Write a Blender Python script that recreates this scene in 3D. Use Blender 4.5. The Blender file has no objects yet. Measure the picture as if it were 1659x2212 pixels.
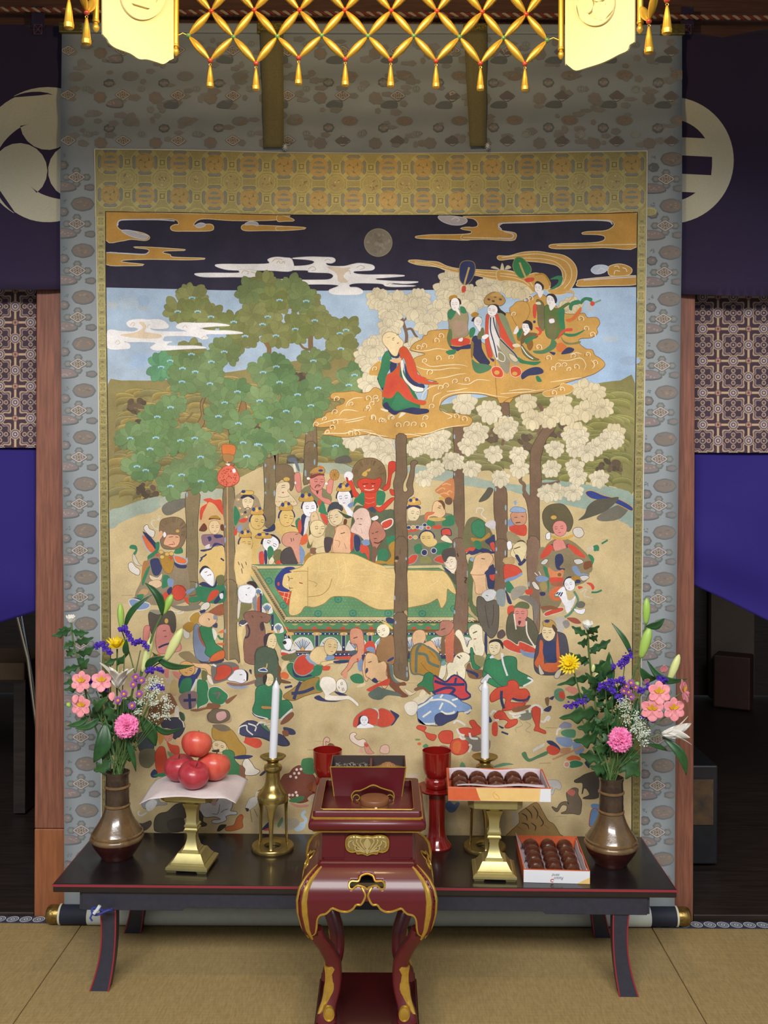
import bpy, bmesh, math, random
import numpy as np
from mathutils import Vector, Matrix
from mathutils.geometry import delaunay_2d_cdt
random.seed(7)
PI = math.pi
scene = bpy.context.scene
COL = scene.collection

# ------------------------------------------------------------------ camera
F, HC, HY, CX = 2085.0, 1.46, 1024.0, 829.5        # focal length (px), lens height, horizon row, centre column
ROLL = math.radians(0.2)
cam_data = bpy.data.cameras.new('camera')
cam_data.sensor_fit = 'VERTICAL'; cam_data.sensor_height = 24.0
cam_data.lens = 24.0 * F / 2212.0
cam_data.shift_y = (HY - 1106.0) / 2212.0
cam_data.clip_start = 0.05; cam_data.clip_end = 60
cam = bpy.data.objects.new('camera', cam_data); COL.objects.link(cam)
cam.location = (0, 0, HC); cam.rotation_euler = (PI / 2, -ROLL, 0)
scene.camera = cam

# ------------------------------------------------------------------ world, lights, exposure
world = bpy.data.worlds.new('daylight'); scene.world = world; world.use_nodes = True
wn = world.node_tree.nodes
wn['Background'].inputs['Color'].default_value = (0.86, 0.93, 1.0, 1)
wn['Background'].inputs['Strength'].default_value = 0.36
def area_light(name, loc, target, sx, sy, power, color):
    l = bpy.data.lights.new(name, 'AREA'); l.shape = 'RECTANGLE'; l.size = sx; l.size_y = sy
    l.energy = power; l.color = color
    o = bpy.data.objects.new(name, l); COL.objects.link(o); o.location = loc
    d = Vector(target) - Vector(loc); o.rotation_euler = d.to_track_quat('-Z', 'Y').to_euler()
    return o
# daylight through the open front of the hall, behind and above the photographer
area_light('front_opening_daylight', (-0.2, -2.2, 4.2), (0, 2.9, 0.7), 4.6, 1.1, 395, (1.0, 0.995, 0.98))
vs = scene.view_settings
vs.view_transform = 'Standard'; vs.look = 'None'; vs.gamma = 1.0; vs.use_curve_mapping = False
vs.exposure = 0.0

# ------------------------------------------------------------------ helpers
def lin(c):
    if isinstance(c, str):
        c = c.lstrip('#'); c = [int(c[i:i + 2], 16) / 255 for i in (0, 2, 4)]
    return tuple((x / 12.92 if x <= 0.04045 else ((x + 0.055) / 1.055) ** 2.4) for x in c[:3])
def ray(px, py):
    dx, dy = px - CX, py - HY
    c, s = math.cos(ROLL), math.sin(ROLL)
    return (dx * c + dy * s) / F, (-dx * s + dy * c) / F
def at(px, py, D):
    a, b = ray(px, py); return Vector((a * D, D, HC - b * D))
def onz(px, py, z):
    a, b = ray(px, py); D = (HC - z) / b; return Vector((a * D, D, z))

MATS = {}
def mat(name, color, rough=0.6, metal=0.0, var=0.0, scale=20.0, color2=None, bump=0.0, bscale=200.0, spec=0.5,
        coat=0.0, sss=0.0, stretch=(1, 1, 1), trans=0.0, sheen=0.0, aniso=0.0):
    if name in MATS: return MATS[name]
    m = bpy.data.materials.new(name); m.use_nodes = True
    nt = m.node_tree; b = nt.nodes['Principled BSDF']
    c1 = lin(color)
    b.inputs['Base Color'].default_value = (*c1, 1); b.inputs['Roughness'].default_value = rough
    b.inputs['Metallic'].default_value = metal; b.inputs['Specular IOR Level'].default_value = spec
    b.inputs['Coat Weight'].default_value = coat; b.inputs['Coat Roughness'].default_value = 0.08
    if sheen: b.inputs['Sheen Weight'].default_value = sheen
    if sss:
        b.inputs['Subsurface Weight'].default_value = sss; b.inputs['Subsurface Radius'].default_value = (0.01, 0.006, 0.004)
    if trans: b.inputs['Transmission Weight'].default_value = trans
    tc = nt.nodes.new('ShaderNodeTexCoord'); mp = nt.nodes.new('ShaderNodeMapping')
    mp.inputs['Scale'].default_value = stretch; nt.links.new(tc.outputs['Object'], mp.inputs['Vector'])
    if var or color2:
        n = nt.nodes.new('ShaderNodeTexNoise'); n.inputs['Scale'].default_value = scale; n.inputs['Detail'].default_value = 5
        n.inputs['Roughness'].default_value = 0.6
        nt.links.new(mp.outputs['Vector'], n.inputs['Vector'])
        r = nt.nodes.new('ShaderNodeValToRGB'); r.color_ramp.elements[0].position = 0.33; r.color_ramp.elements[1].position = 0.67
        c2 = lin(color2) if color2 else tuple(min(1, x * (1 + var)) for x in c1)
        ca = c1 if color2 else tuple(x * (1 - var) for x in c1)
        r.color_ramp.elements[0].color = (*ca, 1); r.color_ramp.elements[1].color = (*c2, 1)
        nt.links.new(n.outputs['Fac'], r.inputs['Fac']); nt.links.new(r.outputs['Color'], b.inputs['Base Color'])
    if bump:
        n2 = nt.nodes.new('ShaderNodeTexNoise'); n2.inputs['Scale'].default_value = bscale; n2.inputs['Detail'].default_value = 3
        nt.links.new(mp.outputs['Vector'], n2.inputs['Vector'])
        bp = nt.nodes.new('ShaderNodeBump'); bp.inputs['Strength'].default_value = bump; bp.inputs['Distance'].default_value = 0.002
        nt.links.new(n2.outputs['Fac'], bp.inputs['Height']); nt.links.new(bp.outputs['Normal'], b.inputs['Normal'])
    MATS[name] = m
    return m

ORG = {}
def link(o, parent, origin):
    COL.objects.link(o)
    if parent is not None: o.parent = parent
    ORG[o.name] = Vector(origin); return o
def tag(o, label=None, cat=None, group=None, kind=None):
    if label: o['label'] = label
    if cat: o['category'] = cat
    if group: o['group'] = group
    if kind: o['kind'] = kind
    return o
def thing(name, loc, label, cat, group=None):
    o = bpy.data.objects.new(name, None); o.empty_display_size = 0.03; o.location = loc
    link(o, None, loc); return tag(o, label, cat, group)
def smooth_mesh(me, ang=40):
    me.polygons.foreach_set('use_smooth', [True] * len(me.polygons))
    me.set_sharp_from_angle(angle=math.radians(ang))
class Geo:
    def __init__(s): s.v = []; s.f = []
    def add(s, verts, faces, M=None):
        k = len(s.v)
        s.v += [tuple(M @ Vector(p)) if M is not None else tuple(p) for p in verts]
        s.f += [tuple(i + k for i in f) for f in faces]; return s
    def box(s, x0, x1, y0, y1, z0, z1, M=None):
        v = [(x, y, z) for z in (z0, z1) for y in (y0, y1) for x in (x0, x1)]
        return s.add(v, [(0, 2, 3, 1), (4, 5, 7, 6), (0, 1, 5, 4), (2, 6, 7, 3), (0, 4, 6, 2), (1, 3, 7, 5)], M)
    def lathe(s, prof, n=32, M=None, cx=0, cy=0, close=False, sx=1, sy=1, lobes=0, lob=0.0):
        v = []; f = []
        for r, z in prof:
            for k in range(n):
                a = 2 * PI * k / n; rr = r * (1 + lob * math.cos(lobes * a)) if lobes else r
                v.append((cx + rr * math.cos(a) * sx, cy + rr * math.sin(a) * sy, z))
        for j in range(len(prof) - 1 + (1 if close else 0)):
            j2 = (j + 1) % len(prof)
            for k in range(n):
                k2 = (k + 1) % n; f.append((j * n + k, j * n + k2, j2 * n + k2, j2 * n + k))
        if not close:
            if prof[0][0] > 1e-6: f.append(tuple(range(n - 1, -1, -1)))
            if prof[-1][0] > 1e-6: f.append(tuple((len(prof) - 1) * n + k for k in range(n)))
        return s.add(v, f, M)
    def tube(s, pts, r, n=8, M=None, closed=False, flat=1.0, up=None):
        pts = [Vector(p) for p in pts]; m = len(pts); v = []; f = []
        rs = r if isinstance(r, (list, tuple)) else [r] * m
        prev = None
        for i, p in enumerate(pts):
            t = (pts[(i + 1) % m] - pts[i - 1]) if closed else (pts[min(i + 1, m - 1)] - pts[max(i - 1, 0)])
            if t.length < 1e-9: t = Vector((0, 0, 1))
            t.normalize()
            if prev is None:
                u = Vector(up) if up is not None else (Vector((0, 0, 1)) if abs(t.z) < 0.9 else Vector((1, 0, 0)))
                a = (u - t * u.dot(t)).normalized()
            else:
                a = prev - t * prev.dot(t)
                a = a.normalized() if a.length > 1e-6 else Vector((1, 0, 0))
            prev = a; b = t.cross(a)
            for k in range(n):
                w = 2 * PI * k / n; v.append(p + (a * math.cos(w) * flat + b * math.sin(w)) * rs[i])
        for i in range(m if closed else m - 1):
            i2 = (i + 1) % m
            for k in range(n):
                k2 = (k + 1) % n; f.append((i * n + k, i * n + k2, i2 * n + k2, i2 * n + k))
        if not closed:
            f.append(tuple(range(n - 1, -1, -1))); f.append(tuple((m - 1) * n + k for k in range(n)))
        return s.add(v, f, M)
    def prism(s, poly, z0, z1, M=None):
        n = len(poly); v = [(x, y, z0) for x, y in poly] + [(x, y, z1) for x, y in poly]
        f = [tuple(range(n - 1, -1, -1)), tuple(range(n, 2 * n))] + [(i, (i + 1) % n, n + (i + 1) % n, n + i) for i in range(n)]
        return s.add(v, f, M)
    def loft(s, rings, cap=True, M=None):
        n = len(rings[0]); v = [p for r in rings for p in r]; f = []
        for j in range(len(rings) - 1):
            for k in range(n):
                k2 = (k + 1) % n; f.append((j * n + k, j * n + k2, (j + 1) * n + k2, (j + 1) * n + k))
        if cap:
            f.append(tuple(range(n - 1, -1, -1))); f.append(tuple((len(rings) - 1) * n + k for k in range(n)))
        return s.add(v, f, M)
    def grid(s, fn, nu, nv, M=None):
        v = [fn(i / nu, j / nv) for j in range(nv + 1) for i in range(nu + 1)]
        f = [(j * (nu + 1) + i, j * (nu + 1) + i + 1, (j + 1) * (nu + 1) + i + 1, (j + 1) * (nu + 1) + i) for j in range(nv) for i in range(nu)]
        return s.add(v, f, M)
    def ball(s, c, r, n=12, m=8, M=None, sz=1.0):
        pr = [(max(r * math.sin(PI * j / m), 0), -r * sz * math.cos(PI * j / m)) for j in range(m + 1)]
        pr[0] = (1e-7, -r * sz); pr[-1] = (1e-7, r * sz)
        T = Matrix.Translation(c)
        return s.lathe(pr, n, (M @ T) if M is not None else T)
    def build(s, name, material, parent=None, smooth=True, ang=40, origin=None, bevel=0, thick=0, seg=2, label=None):
        if origin is None:
            if parent is not None: origin = ORG[parent.name]
            else:
                xs = np.array(s.v); origin = Vector(((xs[:, 0].min() + xs[:, 0].max()) / 2, (xs[:, 1].min() + xs[:, 1].max()) / 2, xs[:, 2].min()))
        origin = Vector(origin)
        me = bpy.data.meshes.new(name)
        me.from_pydata([tuple(Vector(p) - origin) for p in s.v], [], s.f); me.update()
        bm = bmesh.new(); bm.from_mesh(me); bmesh.ops.recalc_face_normals(bm, faces=bm.faces); bm.to_mesh(me); bm.free()
        if smooth: smooth_mesh(me, ang)
        if material is not None: me.materials.append(material)
        o = bpy.data.objects.new(name, me)
        if parent is None: o.location = origin
        else: o.location = origin - ORG[parent.name]
        link(o, parent, origin)
        if thick:
            md = o.modifiers.new('thickness', 'SOLIDIFY'); md.thickness = thick; md.offset = 0
        if bevel:
            md = o.modifiers.new('soft_edge', 'BEVEL'); md.width = bevel; md.segments = seg; md.limit_method = 'ANGLE'; md.angle_limit = math.radians(35)
        if label: o['label'] = label
        return o
def TRS(loc=(0, 0, 0), rot=(0, 0, 0), sc=1.0):
    from mathutils import Euler
    S = Matrix.Diagonal((sc, sc, sc, 1)) if not isinstance(sc, (tuple, list)) else Matrix.Diagonal((*sc, 1))
    return Matrix.Translation(loc) @ Euler(rot).to_matrix().to_4x4() @ S
def spline(pts, n=6, closed=True):
    """Catmull-Rom through 2-D or 3-D points."""
    P = np.array(pts, float); m = len(P); out = []
    rng = range(m) if closed else range(m - 1)
    for i in rng:
        if closed: p0, p1, p2, p3 = P[i - 1], P[i], P[(i + 1) % m], P[(i + 2) % m]
        else: p0, p1, p2, p3 = P[max(i - 1, 0)], P[i], P[i + 1], P[min(i + 2, m - 1)]
        for k in range(n):
            t = k / n
            out.append(0.5 * ((2 * p1) + (-p0 + p2) * t + (2 * p0 - 5 * p1 + 4 * p2 - p3) * t * t + (-p0 + 3 * p1 - 3 * p2 + p3) * t ** 3))
    if not closed: out.append(P[-1])
    return [tuple(p) for p in out]
def inside(pt, poly):
    x, y = pt; r = False; n = len(poly); j = n - 1
    for i in range(n):
        xi, yi = poly[i]; xj, yj = poly[j]
        if (yi > y) != (yj > y) and x < (xj - xi) * (y - yi) / (yj - yi) + xi: r = not r
        j = i
    return r
def sheet(loops, step, fn):
    """Triangulated sheet of an outline (first loop) with holes; fn maps (u, v) to a point."""
    out = loops[0]; xs = [p[0] for p in out]; ys = [p[1] for p in out]
    pts = []; cons = []
    for lp in loops:
        k = len(pts); pts += [Vector(p) for p in lp]; cons += [(k + i, k + (i + 1) % len(lp)) for i in range(len(lp))]
    nx = int((max(xs) - min(xs)) / step[0]); ny = int((max(ys) - min(ys)) / step[1])
    for i in range(1, nx + 1):
        for j in range(1, ny + 1):
            p = (min(xs) + i * step[0], min(ys) + j * step[1])
            if inside(p, out) and not any(inside(p, h) for h in loops[1:]): pts.append(Vector(p))
    r = delaunay_2d_cdt(pts, cons, [], 0, 1e-7)
    V = r[0]; faces = []
    for f in r[2]:
        c = sum((V[i] for i in f), Vector((0, 0))) / len(f)
        if inside(c, out) and not any(inside(c, h) for h in loops[1:]): faces.append(tuple(f))
    g = Geo(); g.add([fn(p.x, p.y) for p in V], faces); return g
def copy_part(o, parent, loc, rot=None, sc=None):
    c = o.copy(); COL.objects.link(c); c.parent = parent; c.location = loc
    if rot is not None: c.rotation_euler = rot
    if sc is not None: c.scale = sc
    return c

# ------------------------------------------------------------------ flat painting / weaving tool: coloured shapes on a cloth plane
class Paint:
    """Collects coloured outlines given in photo pixels on the plane at depth D; later shapes lie a hair above earlier ones."""
    def __init__(s, D, x0, y0, x1, y1, eps=7e-6, off=None):
        s.D, s.eps, s.off = D, eps, off; s.v = []; s.f = []; s.c = []
        s.x0, s.y0 = int(x0), int(y0); s.h = np.zeros((int(y1 - y0) + 2, int(x1 - x0) + 2), np.int16)
        s.ox = s.oy = 0.0; s.k = 1.0
    def frame(s, x0, y0, x1, w):            # coordinates of a crop x0..x1 shown w wide
        s.ox, s.oy, s.k = x0, y0, (x1 - x0) / w
    def nums(s, pts):
        if isinstance(pts, str):
            a = [float(t) for t in pts.split()]; pts = list(zip(a[::2], a[1::2]))
        return [(s.ox + x * s.k, s.oy + y * s.k) for x, y in pts]
    def cover(s, P, tris):
        """grid cells a shape touches (rows, columns)"""
        if tris is not None and len(tris[0]) > 4:
            m = len(tris[0]); r1, c1 = s.cover(P[:m], None); r2, c2 = s.cover(P[2 * m:], None); return np.concatenate([r1, r2]), np.concatenate([c1, c2])
        a = np.array(P, float); H, W = s.h.shape
        pts = [a] if tris is None else [a] + [(a[[t[0] for t in tris]] * k + a[[t[2 if len(t) > 2 else 1] for t in tris]] * (1 - k)) for k in (.25, .5, .75)]
        if tris is not None: pts += [(a[[t[1] for t in tris]] * k + a[[t[-1] for t in tris]] * (1 - k)) for k in (.25, .5, .75)] + [(a[[t[0] for t in tris]] + a[[t[1] for t in tris]]) / 2]
        q = np.concatenate(pts); q = np.concatenate([q + d for d in ((0, 0), (1, 0), (-1, 0), (0, 1), (0, -1))])
        x0, y0 = np.floor(a.min(0)); x1, y1 = np.ceil(a.max(0))
        big = tris is not None and max(x1 - x0, y1 - y0) > 300
        if tris is None or big:
            gx, gy = np.meshgrid(np.arange(x0, x1 + 1), np.arange(y0, y1 + 1)); ins = np.zeros(gx.shape, bool)
            if big: ins[:] = True
            else:
                xj, yj = a[-1]
                for xi_, yi_ in a:
                    if yi_ != yj: ins ^= ((yi_ > gy) != (yj > gy)) & (gx < (xj - xi_) * (gy - yi_) / (yj - yi_) + xi_)
                    xj, yj = xi_, yi_
            q = np.concatenate([q, np.stack([gx[ins], gy[ins]], 1)])
        c = np.clip(np.round(q[:, 0] - s.x0).astype(int), 0, W - 1); r = np.clip(np.round(q[:, 1] - s.y0).astype(int), 0, H - 1)
        return r, c
    def poly(s, P, col, tris=None):
        if len(P) < 3: return
        rc_ = s.cover(P, tris); L = int(s.h[rc_].max()) + 1; s.h[rc_] = L
        k = len(s.v)
        for x, y in P:
            p = at(x, y, s.D); d = L * s.eps + (s.off(x, y) if s.off else 0); s.v.append((p.x, p.y - d, p.z))
        if tris is None: s.f.append(tuple(range(k, k + len(P))))
        else: s.f += [tuple(k + i for i in t) for t in tris]
        if isinstance(col, list): s.c += [(*lin(c), 1) if isinstance(c, str) else (*c, 1) for c in col]
        else: s.c += [(*lin(col), 1)] * len(P)
    def P(s, col, pts, sm=4, line=None, lw=1.2):
        Q = s.nums(pts); Q = spline(Q, sm) if sm else Q
        s.fl(Q, col, line, lw)
    def fl(s, Q, col, line, lw):
        """filled outline with its contour line just outside, both in one layer"""
        if not line: return s.poly(Q, col)
        a = np.array(Q, float); d = np.roll(a, -1, 0) - np.roll(a, 1, 0); n = np.stack([d[:, 1], -d[:, 0]], 1); n /= (np.linalg.norm(n, axis=1, keepdims=True) + 1e-9)
        x, y = a[:, 0], a[:, 1]
        if (x * np.roll(y, -1) - y * np.roll(x, -1)).sum() < 0: n = -n
        m = len(a); c0 = lin(col) if isinstance(col, str) else col; c1 = lin(line) if isinstance(line, str) else line
        V = list(Q) + list(Q) + [tuple(p) for p in a + n * lw]
        s.poly(V, [c0] * m + [c1] * (2 * m), [tuple(range(m))] + [(m + i, m + (i + 1) % m, 2 * m + (i + 1) % m, 2 * m + i) for i in range(m)])
    def L(s, col, pts, w=1.5, sm=5, taper=False):
        Q = s.nums(pts); Q = spline(Q, sm, False) if sm and len(Q) > 2 else Q
        s.stroke(col, Q, w, taper=taper)
    def stroke(s, col, Q, w, closed=False, taper=False):
        a = np.array(Q, float)
        if closed: d = np.roll(a, -1, 0) - np.roll(a, 1, 0)
        else: d = np.gradient(a, axis=0)
        n = np.stack([-d[:, 1], d[:, 0]], 1); n /= (np.linalg.norm(n, axis=1, keepdims=True) + 1e-9)
        m = len(a); ww = np.full(m, w / 2)
        if taper: t = np.linspace(0, 1, m); ww = ww * np.clip(np.sin(PI * np.clip(t * 0.94 + 0.05, 0, 1)) ** 0.6, 0.12, 1)
        l, r = a + n * ww[:, None], a - n * ww[:, None]
        V = [tuple(p) for p in l] + [tuple(p) for p in r]
        T = [(i, (i + 1) % m, m + (i + 1) % m, m + i) for i in range(m if closed else m - 1)]
        s.poly(V, col, T)
    def E(s, col, cx, cy, rx, ry=None, rot=0, n=14, line=None, lw=1.0):
        ry = rx if ry is None else ry
        (X, Y), = s.nums([(cx, cy)]); c, sn = math.cos(rot), math.sin(rot); Q = []
        for i in range(n):
            t = 2 * PI * i / n; a, b = rx * s.k * math.cos(t), ry * s.k * math.sin(t); Q.append((X + a * c - b * sn, Y + a * sn + b * c))
        s.fl(Q, col, line, lw)
    def build(s, name, material, parent):
        me = bpy.data.meshes.new(name); o0 = ORG[parent.name]
        me.from_pydata([(x - o0.x, y - o0.y, z - o0.z) for x, y, z in s.v], [], s.f); me.update()
        at_ = me.color_attributes.new('tint', 'FLOAT_COLOR', 'POINT')
        at_.data.foreach_set('color', np.array(s.c, np.float32).ravel())
        # all faces look towards the room (-y)
        flip = [p.index for p in me.polygons if p.normal.y > 0]
        if flip:
            bm = bmesh.new(); bm.from_mesh(me); bm.faces.ensure_lookup_table()
            bmesh.ops.reverse_faces(bm, faces=[bm.faces[i] for i in flip]); bm.to_mesh(me); bm.free()
        me.materials.append(material)
        o = bpy.data.objects.new(name, me); link(o, parent, o0); return o
def tint_mat(name, rough=0.8, metal=0.0, weave=0.10, wscale=900, stain=0.12, sscale=6, spec=0.2, bump=0.15, haze=0.0):
    m = bpy.data.materials.new(name); m.use_nodes = True; nt = m.node_tree; b = nt.nodes['Principled BSDF']
    b.inputs['Roughness'].default_value = rough; b.inputs['Metallic'].default_value = metal; b.inputs['Specular IOR Level'].default_value = spec
    A = nt.nodes.new('ShaderNodeAttribute'); A.attribute_name = 'tint'
    tc = nt.nodes.new('ShaderNodeTexCoord')
    n1 = nt.nodes.new('ShaderNodeTexNoise'); n1.inputs['Scale'].default_value = wscale; n1.inputs['Detail'].default_value = 2
    n2 = nt.nodes.new('ShaderNodeTexNoise'); n2.inputs['Scale'].default_value = sscale; n2.inputs['Detail'].default_value = 8; n2.inputs['Roughness'].default_value = 0.65
    for n in (n1, n2): nt.links.new(tc.outputs['Object'], n.inputs['Vector'])
    def rng(src, amp):
        r = nt.nodes.new('ShaderNodeMapRange'); r.inputs['From Min'].default_value = 0.3; r.inputs['From Max'].default_value = 0.7
        r.inputs['To Min'].default_value = 1 - amp; r.inputs['To Max'].default_value = 1 + amp * 0.7
        nt.links.new(src, r.inputs['Value']); return r.outputs['Result']
    mu = nt.nodes.new('ShaderNodeMath'); mu.operation = 'MULTIPLY'
    nt.links.new(rng(n1.outputs['Fac'], weave), mu.inputs[0]); nt.links.new(rng(n2.outputs['Fac'], stain), mu.inputs[1])
    mx = nt.nodes.new('ShaderNodeVectorMath'); mx.operation = 'SCALE'
    src = A.outputs['Color']
    if haze:      # pale veil of bright light mixed evenly into the colours
        hz = nt.nodes.new('ShaderNodeMix'); hz.data_type = 'RGBA'; hz.inputs['Factor'].default_value = haze
        nt.links.new(src, hz.inputs[6]); hz.inputs[7].default_value = (*lin('#cdbb98'), 1); src = hz.outputs[2]
    nt.links.new(src, mx.inputs[0]); nt.links.new(mu.outputs['Value'], mx.inputs['Scale'])
    nt.links.new(mx.outputs['Vector'], b.inputs['Base Color'])
    if bump:
        bp = nt.nodes.new('ShaderNodeBump'); bp.inputs['Strength'].default_value = bump; bp.inputs['Distance'].default_value = 0.001
        nt.links.new(n1.outputs['Fac'], bp.inputs['Height']); nt.links.new(bp.outputs['Normal'], b.inputs['Normal'])
    return m

# ================================================================== the setting
def struct(o): o['kind'] = 'structure'; return o
m_wood = mat('post_wood', '#7a4a38', 0.55, var=0.28, scale=9, stretch=(14, 14, 0.9), bump=0.15, bscale=30)
m_wood2 = mat('post_base_wood', '#8a5230', 0.55, var=0.22, scale=7, stretch=(10, 10, 0.8), bump=0.1, bscale=30)
m_beam = mat('beam_wood', '#5a3a2c', 0.6, var=0.3, scale=8, stretch=(0.8, 14, 14), bump=0.15, bscale=30)
m_dark = mat('dark_boards', '#2b211d', 0.42, var=0.35, scale=6, stretch=(1, 10, 10))
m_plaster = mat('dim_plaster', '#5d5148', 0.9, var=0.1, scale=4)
m_ceil = mat('ceiling_wood', '#6b5040', 0.7, var=0.2, scale=5, stretch=(1, 8, 8))

def tatami_mat_material():
    m = bpy.data.materials.new('rush_matting'); m.use_nodes = True; nt = m.node_tree; b = nt.nodes['Principled BSDF']
    b.inputs['Roughness'].default_value = 0.55; b.inputs['Specular IOR Level'].default_value = 0.35
    tc = nt.nodes.new('ShaderNodeTexCoord')
    w = nt.nodes.new('ShaderNodeTexWave'); w.wave_type = 'BANDS'; w.bands_direction = 'Y'; w.inputs['Scale'].default_value = 44
    w.inputs['Distortion'].default_value = 0.3; w.inputs['Detail'].default_value = 1
    nt.links.new(tc.outputs['Object'], w.inputs['Vector'])
    mp = nt.nodes.new('ShaderNodeMapping'); mp.inputs['Scale'].default_value = (60, 12, 1); nt.links.new(tc.outputs['Object'], mp.inputs['Vector'])
    n = nt.nodes.new('ShaderNodeTexNoise'); n.inputs['Scale'].default_value = 3; n.inputs['Detail'].default_value = 6
    nt.links.new(mp.outputs['Vector'], n.inputs['Vector'])
    n3 = nt.nodes.new('ShaderNodeTexNoise'); n3.inputs['Scale'].default_value = 2.2; n3.inputs['Detail'].default_value = 3
    nt.links.new(tc.outputs['Object'], n3.inputs['Vector'])
    r = nt.nodes.new('ShaderNodeValToRGB'); e = r.color_ramp.elements
    e[0].position = 0.25; e[0].color = (*lin('#9c8459'), 1); e[1].position = 0.75; e[1].color = (*lin('#b29a6a'), 1)
    nt.links.new(n.outputs['Fac'], r.inputs['Fac'])
    r2 = nt.nodes.new('ShaderNodeValToRGB'); e = r2.color_ramp.elements
    e[0].position = 0.0; e[0].color = (0.72, 0.70, 0.64, 1); e[1].position = 0.28; e[1].color = (1, 1, 1, 1)
    nt.links.new(w.outputs['Fac'], r2.inputs['Fac'])
    mx = nt.nodes.new('ShaderNodeMix'); mx.data_type = 'RGBA'; mx.blend_type = 'MULTIPLY'; mx.inputs['Factor'].default_value = 1
    nt.links.new(r.outputs['Color'], mx.inputs[6]); nt.links.new(r2.outputs['Color'], mx.inputs[7])
    mr = nt.nodes.new('ShaderNodeMapRange'); mr.inputs['To Min'].default_value = 0.88; mr.inputs['To Max'].default_value = 1.1
    nt.links.new(n3.outputs['Fac'], mr.inputs['Value'])
    vm = nt.nodes.new('ShaderNodeVectorMath'); vm.operation = 'SCALE'
    nt.links.new(mx.outputs[2], vm.inputs[0]); nt.links.new(mr.outputs['Result'], vm.inputs['Scale'])
    nt.links.new(vm.outputs['Vector'], b.inputs['Base Color'])
    bp = nt.nodes.new('ShaderNodeBump'); bp.inputs['Strength'].default_value = 0.35; bp.inputs['Distance'].default_value = 0.0015
    nt.links.new(w.outputs['Fac'], bp.inputs['Height']); nt.links.new(bp.outputs['Normal'], b.inputs['Normal'])
    return m
m_tatami = tatami_mat_material()

# floor: sub-floor, three straw mats in view with their border ribbons
fl = struct(Geo().box(-4, 4, -3, 6.5, -0.10, -0.012).build('floor', m_dark, None, smooth=False))
YAW = math.radians(0.55)
seamL = (onz(173, 2001, 0).x + onz(34, 2210, 0).x) / 2; seamR = (onz(1410, 2008, 0).x + onz(1532, 2212, 0).x) / 2
RY = Matrix.Translation((-0.05, 3.1, 0)) @ Matrix.Rotation(-YAW, 4, 'Z') @ Matrix.Translation((0.05, -3.1, 0))
m_heri = mat('border_ribbon', '#343848', 0.7, var=0.25, scale=400)
heri_w, heri_back = 0.045, 3.165
tint_heri = tint_mat('ribbon_pattern', 0.75, weave=0.2, stain=0.0)
L_mat = seamR - seamL
for i in (-1, 0, 1):
    x0 = seamL + i * L_mat
    g = Geo().box(x0 + 0.0012, x0 + L_mat - 0.0012, 2.215, heri_back - heri_w, -0.05, 0.0, RY)
    t = g.build('tatami_mat', m_tatami, fl, smooth=False, bevel=0.002)
    h = Geo().box(x0 + 0.0012, x0 + L_mat - 0.0012, heri_back - heri_w, heri_back, -0.05, 0.0012, RY).build('border_ribbon', m_heri, t, smooth=False)
    # woven round crests on the ribbon, seen as flat white rings
    gg = Geo(); n = int(L_mat / 0.042)
    for k in range(n):
        cx = x0 + (k + 0.5) * L_mat / n; cy = heri_back - heri_w / 2
        for r0, r1 in ((0.0185, 0.015), (0.0125, 0.0105), (0.0075, 0.003)):
            ring = [(cx + r * math.cos(a) * 1.05, cy + r * math.sin(a) * 1.12, 0.0018) for a in [2 * PI * q / 16 for q in range(16)] for r in (r0, r1)]
            gg.add(ring, [(2 * q, 2 * ((q + 1) % 16), 2 * ((q + 1) % 16) + 1, 2 * q + 1) for q in range(16)], RY)
    gg.build('crest_pattern', mat('ribbon_white', '#b9bcc8', 0.8), t, smooth=False)
# mats nearer to the photographer, only their far edge could show
for i in (-1, 0, 1):
    x0 = seamL + i * L_mat
    Geo().box(x0 + 0.0012, x0 + L_mat - 0.0012, 1.25, 2.212, -0.05, 0.0, RY).build('tatami_mat', m_tatami, fl, smooth=False)

struct(Geo().box(-4, 4, 0.9, 6.5, 3.42, 3.5).build('ceiling', m_ceil, None, smooth=False))
struct(Geo().box(-4, 4, 6.4, 6.5, 0, 3.42).build('wall_back', m_dark, None, smooth=False))
struct(Geo().box(-4, -3.9, 3.3, 6.4, 0, 3.42).build('wall_left', m_dark, None, smooth=False))
struct(Geo().box(3.9, 4, 3.3, 6.4, 0, 3.42).build('wall_right', m_dark, None, smooth=False))
# lintel beam above the hangings
struct(Geo().box(-4, 4, 3.205, 3.36, 2.86, 3.42).build('trim_1', m_beam, None, smooth=False, bevel=0.006))
# unseen beam added to keep light off the top of the scroll
struct(Geo().box(-4, 4, 0.88, 0.98, 3.03, 3.42).build('shade_beam', m_beam, None, smooth=False))
# posts on both sides of the scroll
DP = 3.18
xl0, xl1 = at(76, 1300, DP).x, at(76, 1300, DP).x + 0.125
zj = at(100, 1790, DP).z
struct(Geo().box(xl0, xl1, DP, DP + 0.13, zj, 2.9).build('trim_2', m_wood, None, smooth=False, bevel=0.004))
struct(Geo().box(xl0, xl1 + 0.004, DP, DP + 0.13, -0.012, zj - 0.0015).build('trim_3', m_wood2, None, smooth=False, bevel=0.003))
xr1 = at(1500, 1300, DP).x
struct(Geo().box(xr1 - 0.125, xr1, DP, DP + 0.13, -0.012, 2.9).build('trim_4', m_wood, None, smooth=False, bevel=0.004))
# low sill between the mats and the boards of the room behind
struct(Geo().box(-4, xl0 - 0.001, DP + 0.0, DP + 0.10, -0.012, 0.012).build('trim_5', m_dark, None, smooth=False, bevel=0.003))
struct(Geo().box(xr1 + 0.001, 4, DP + 0.0, DP + 0.10, -0.012, 0.012).build('trim_6', m_dark, None, smooth=False, bevel=0.003))

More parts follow.
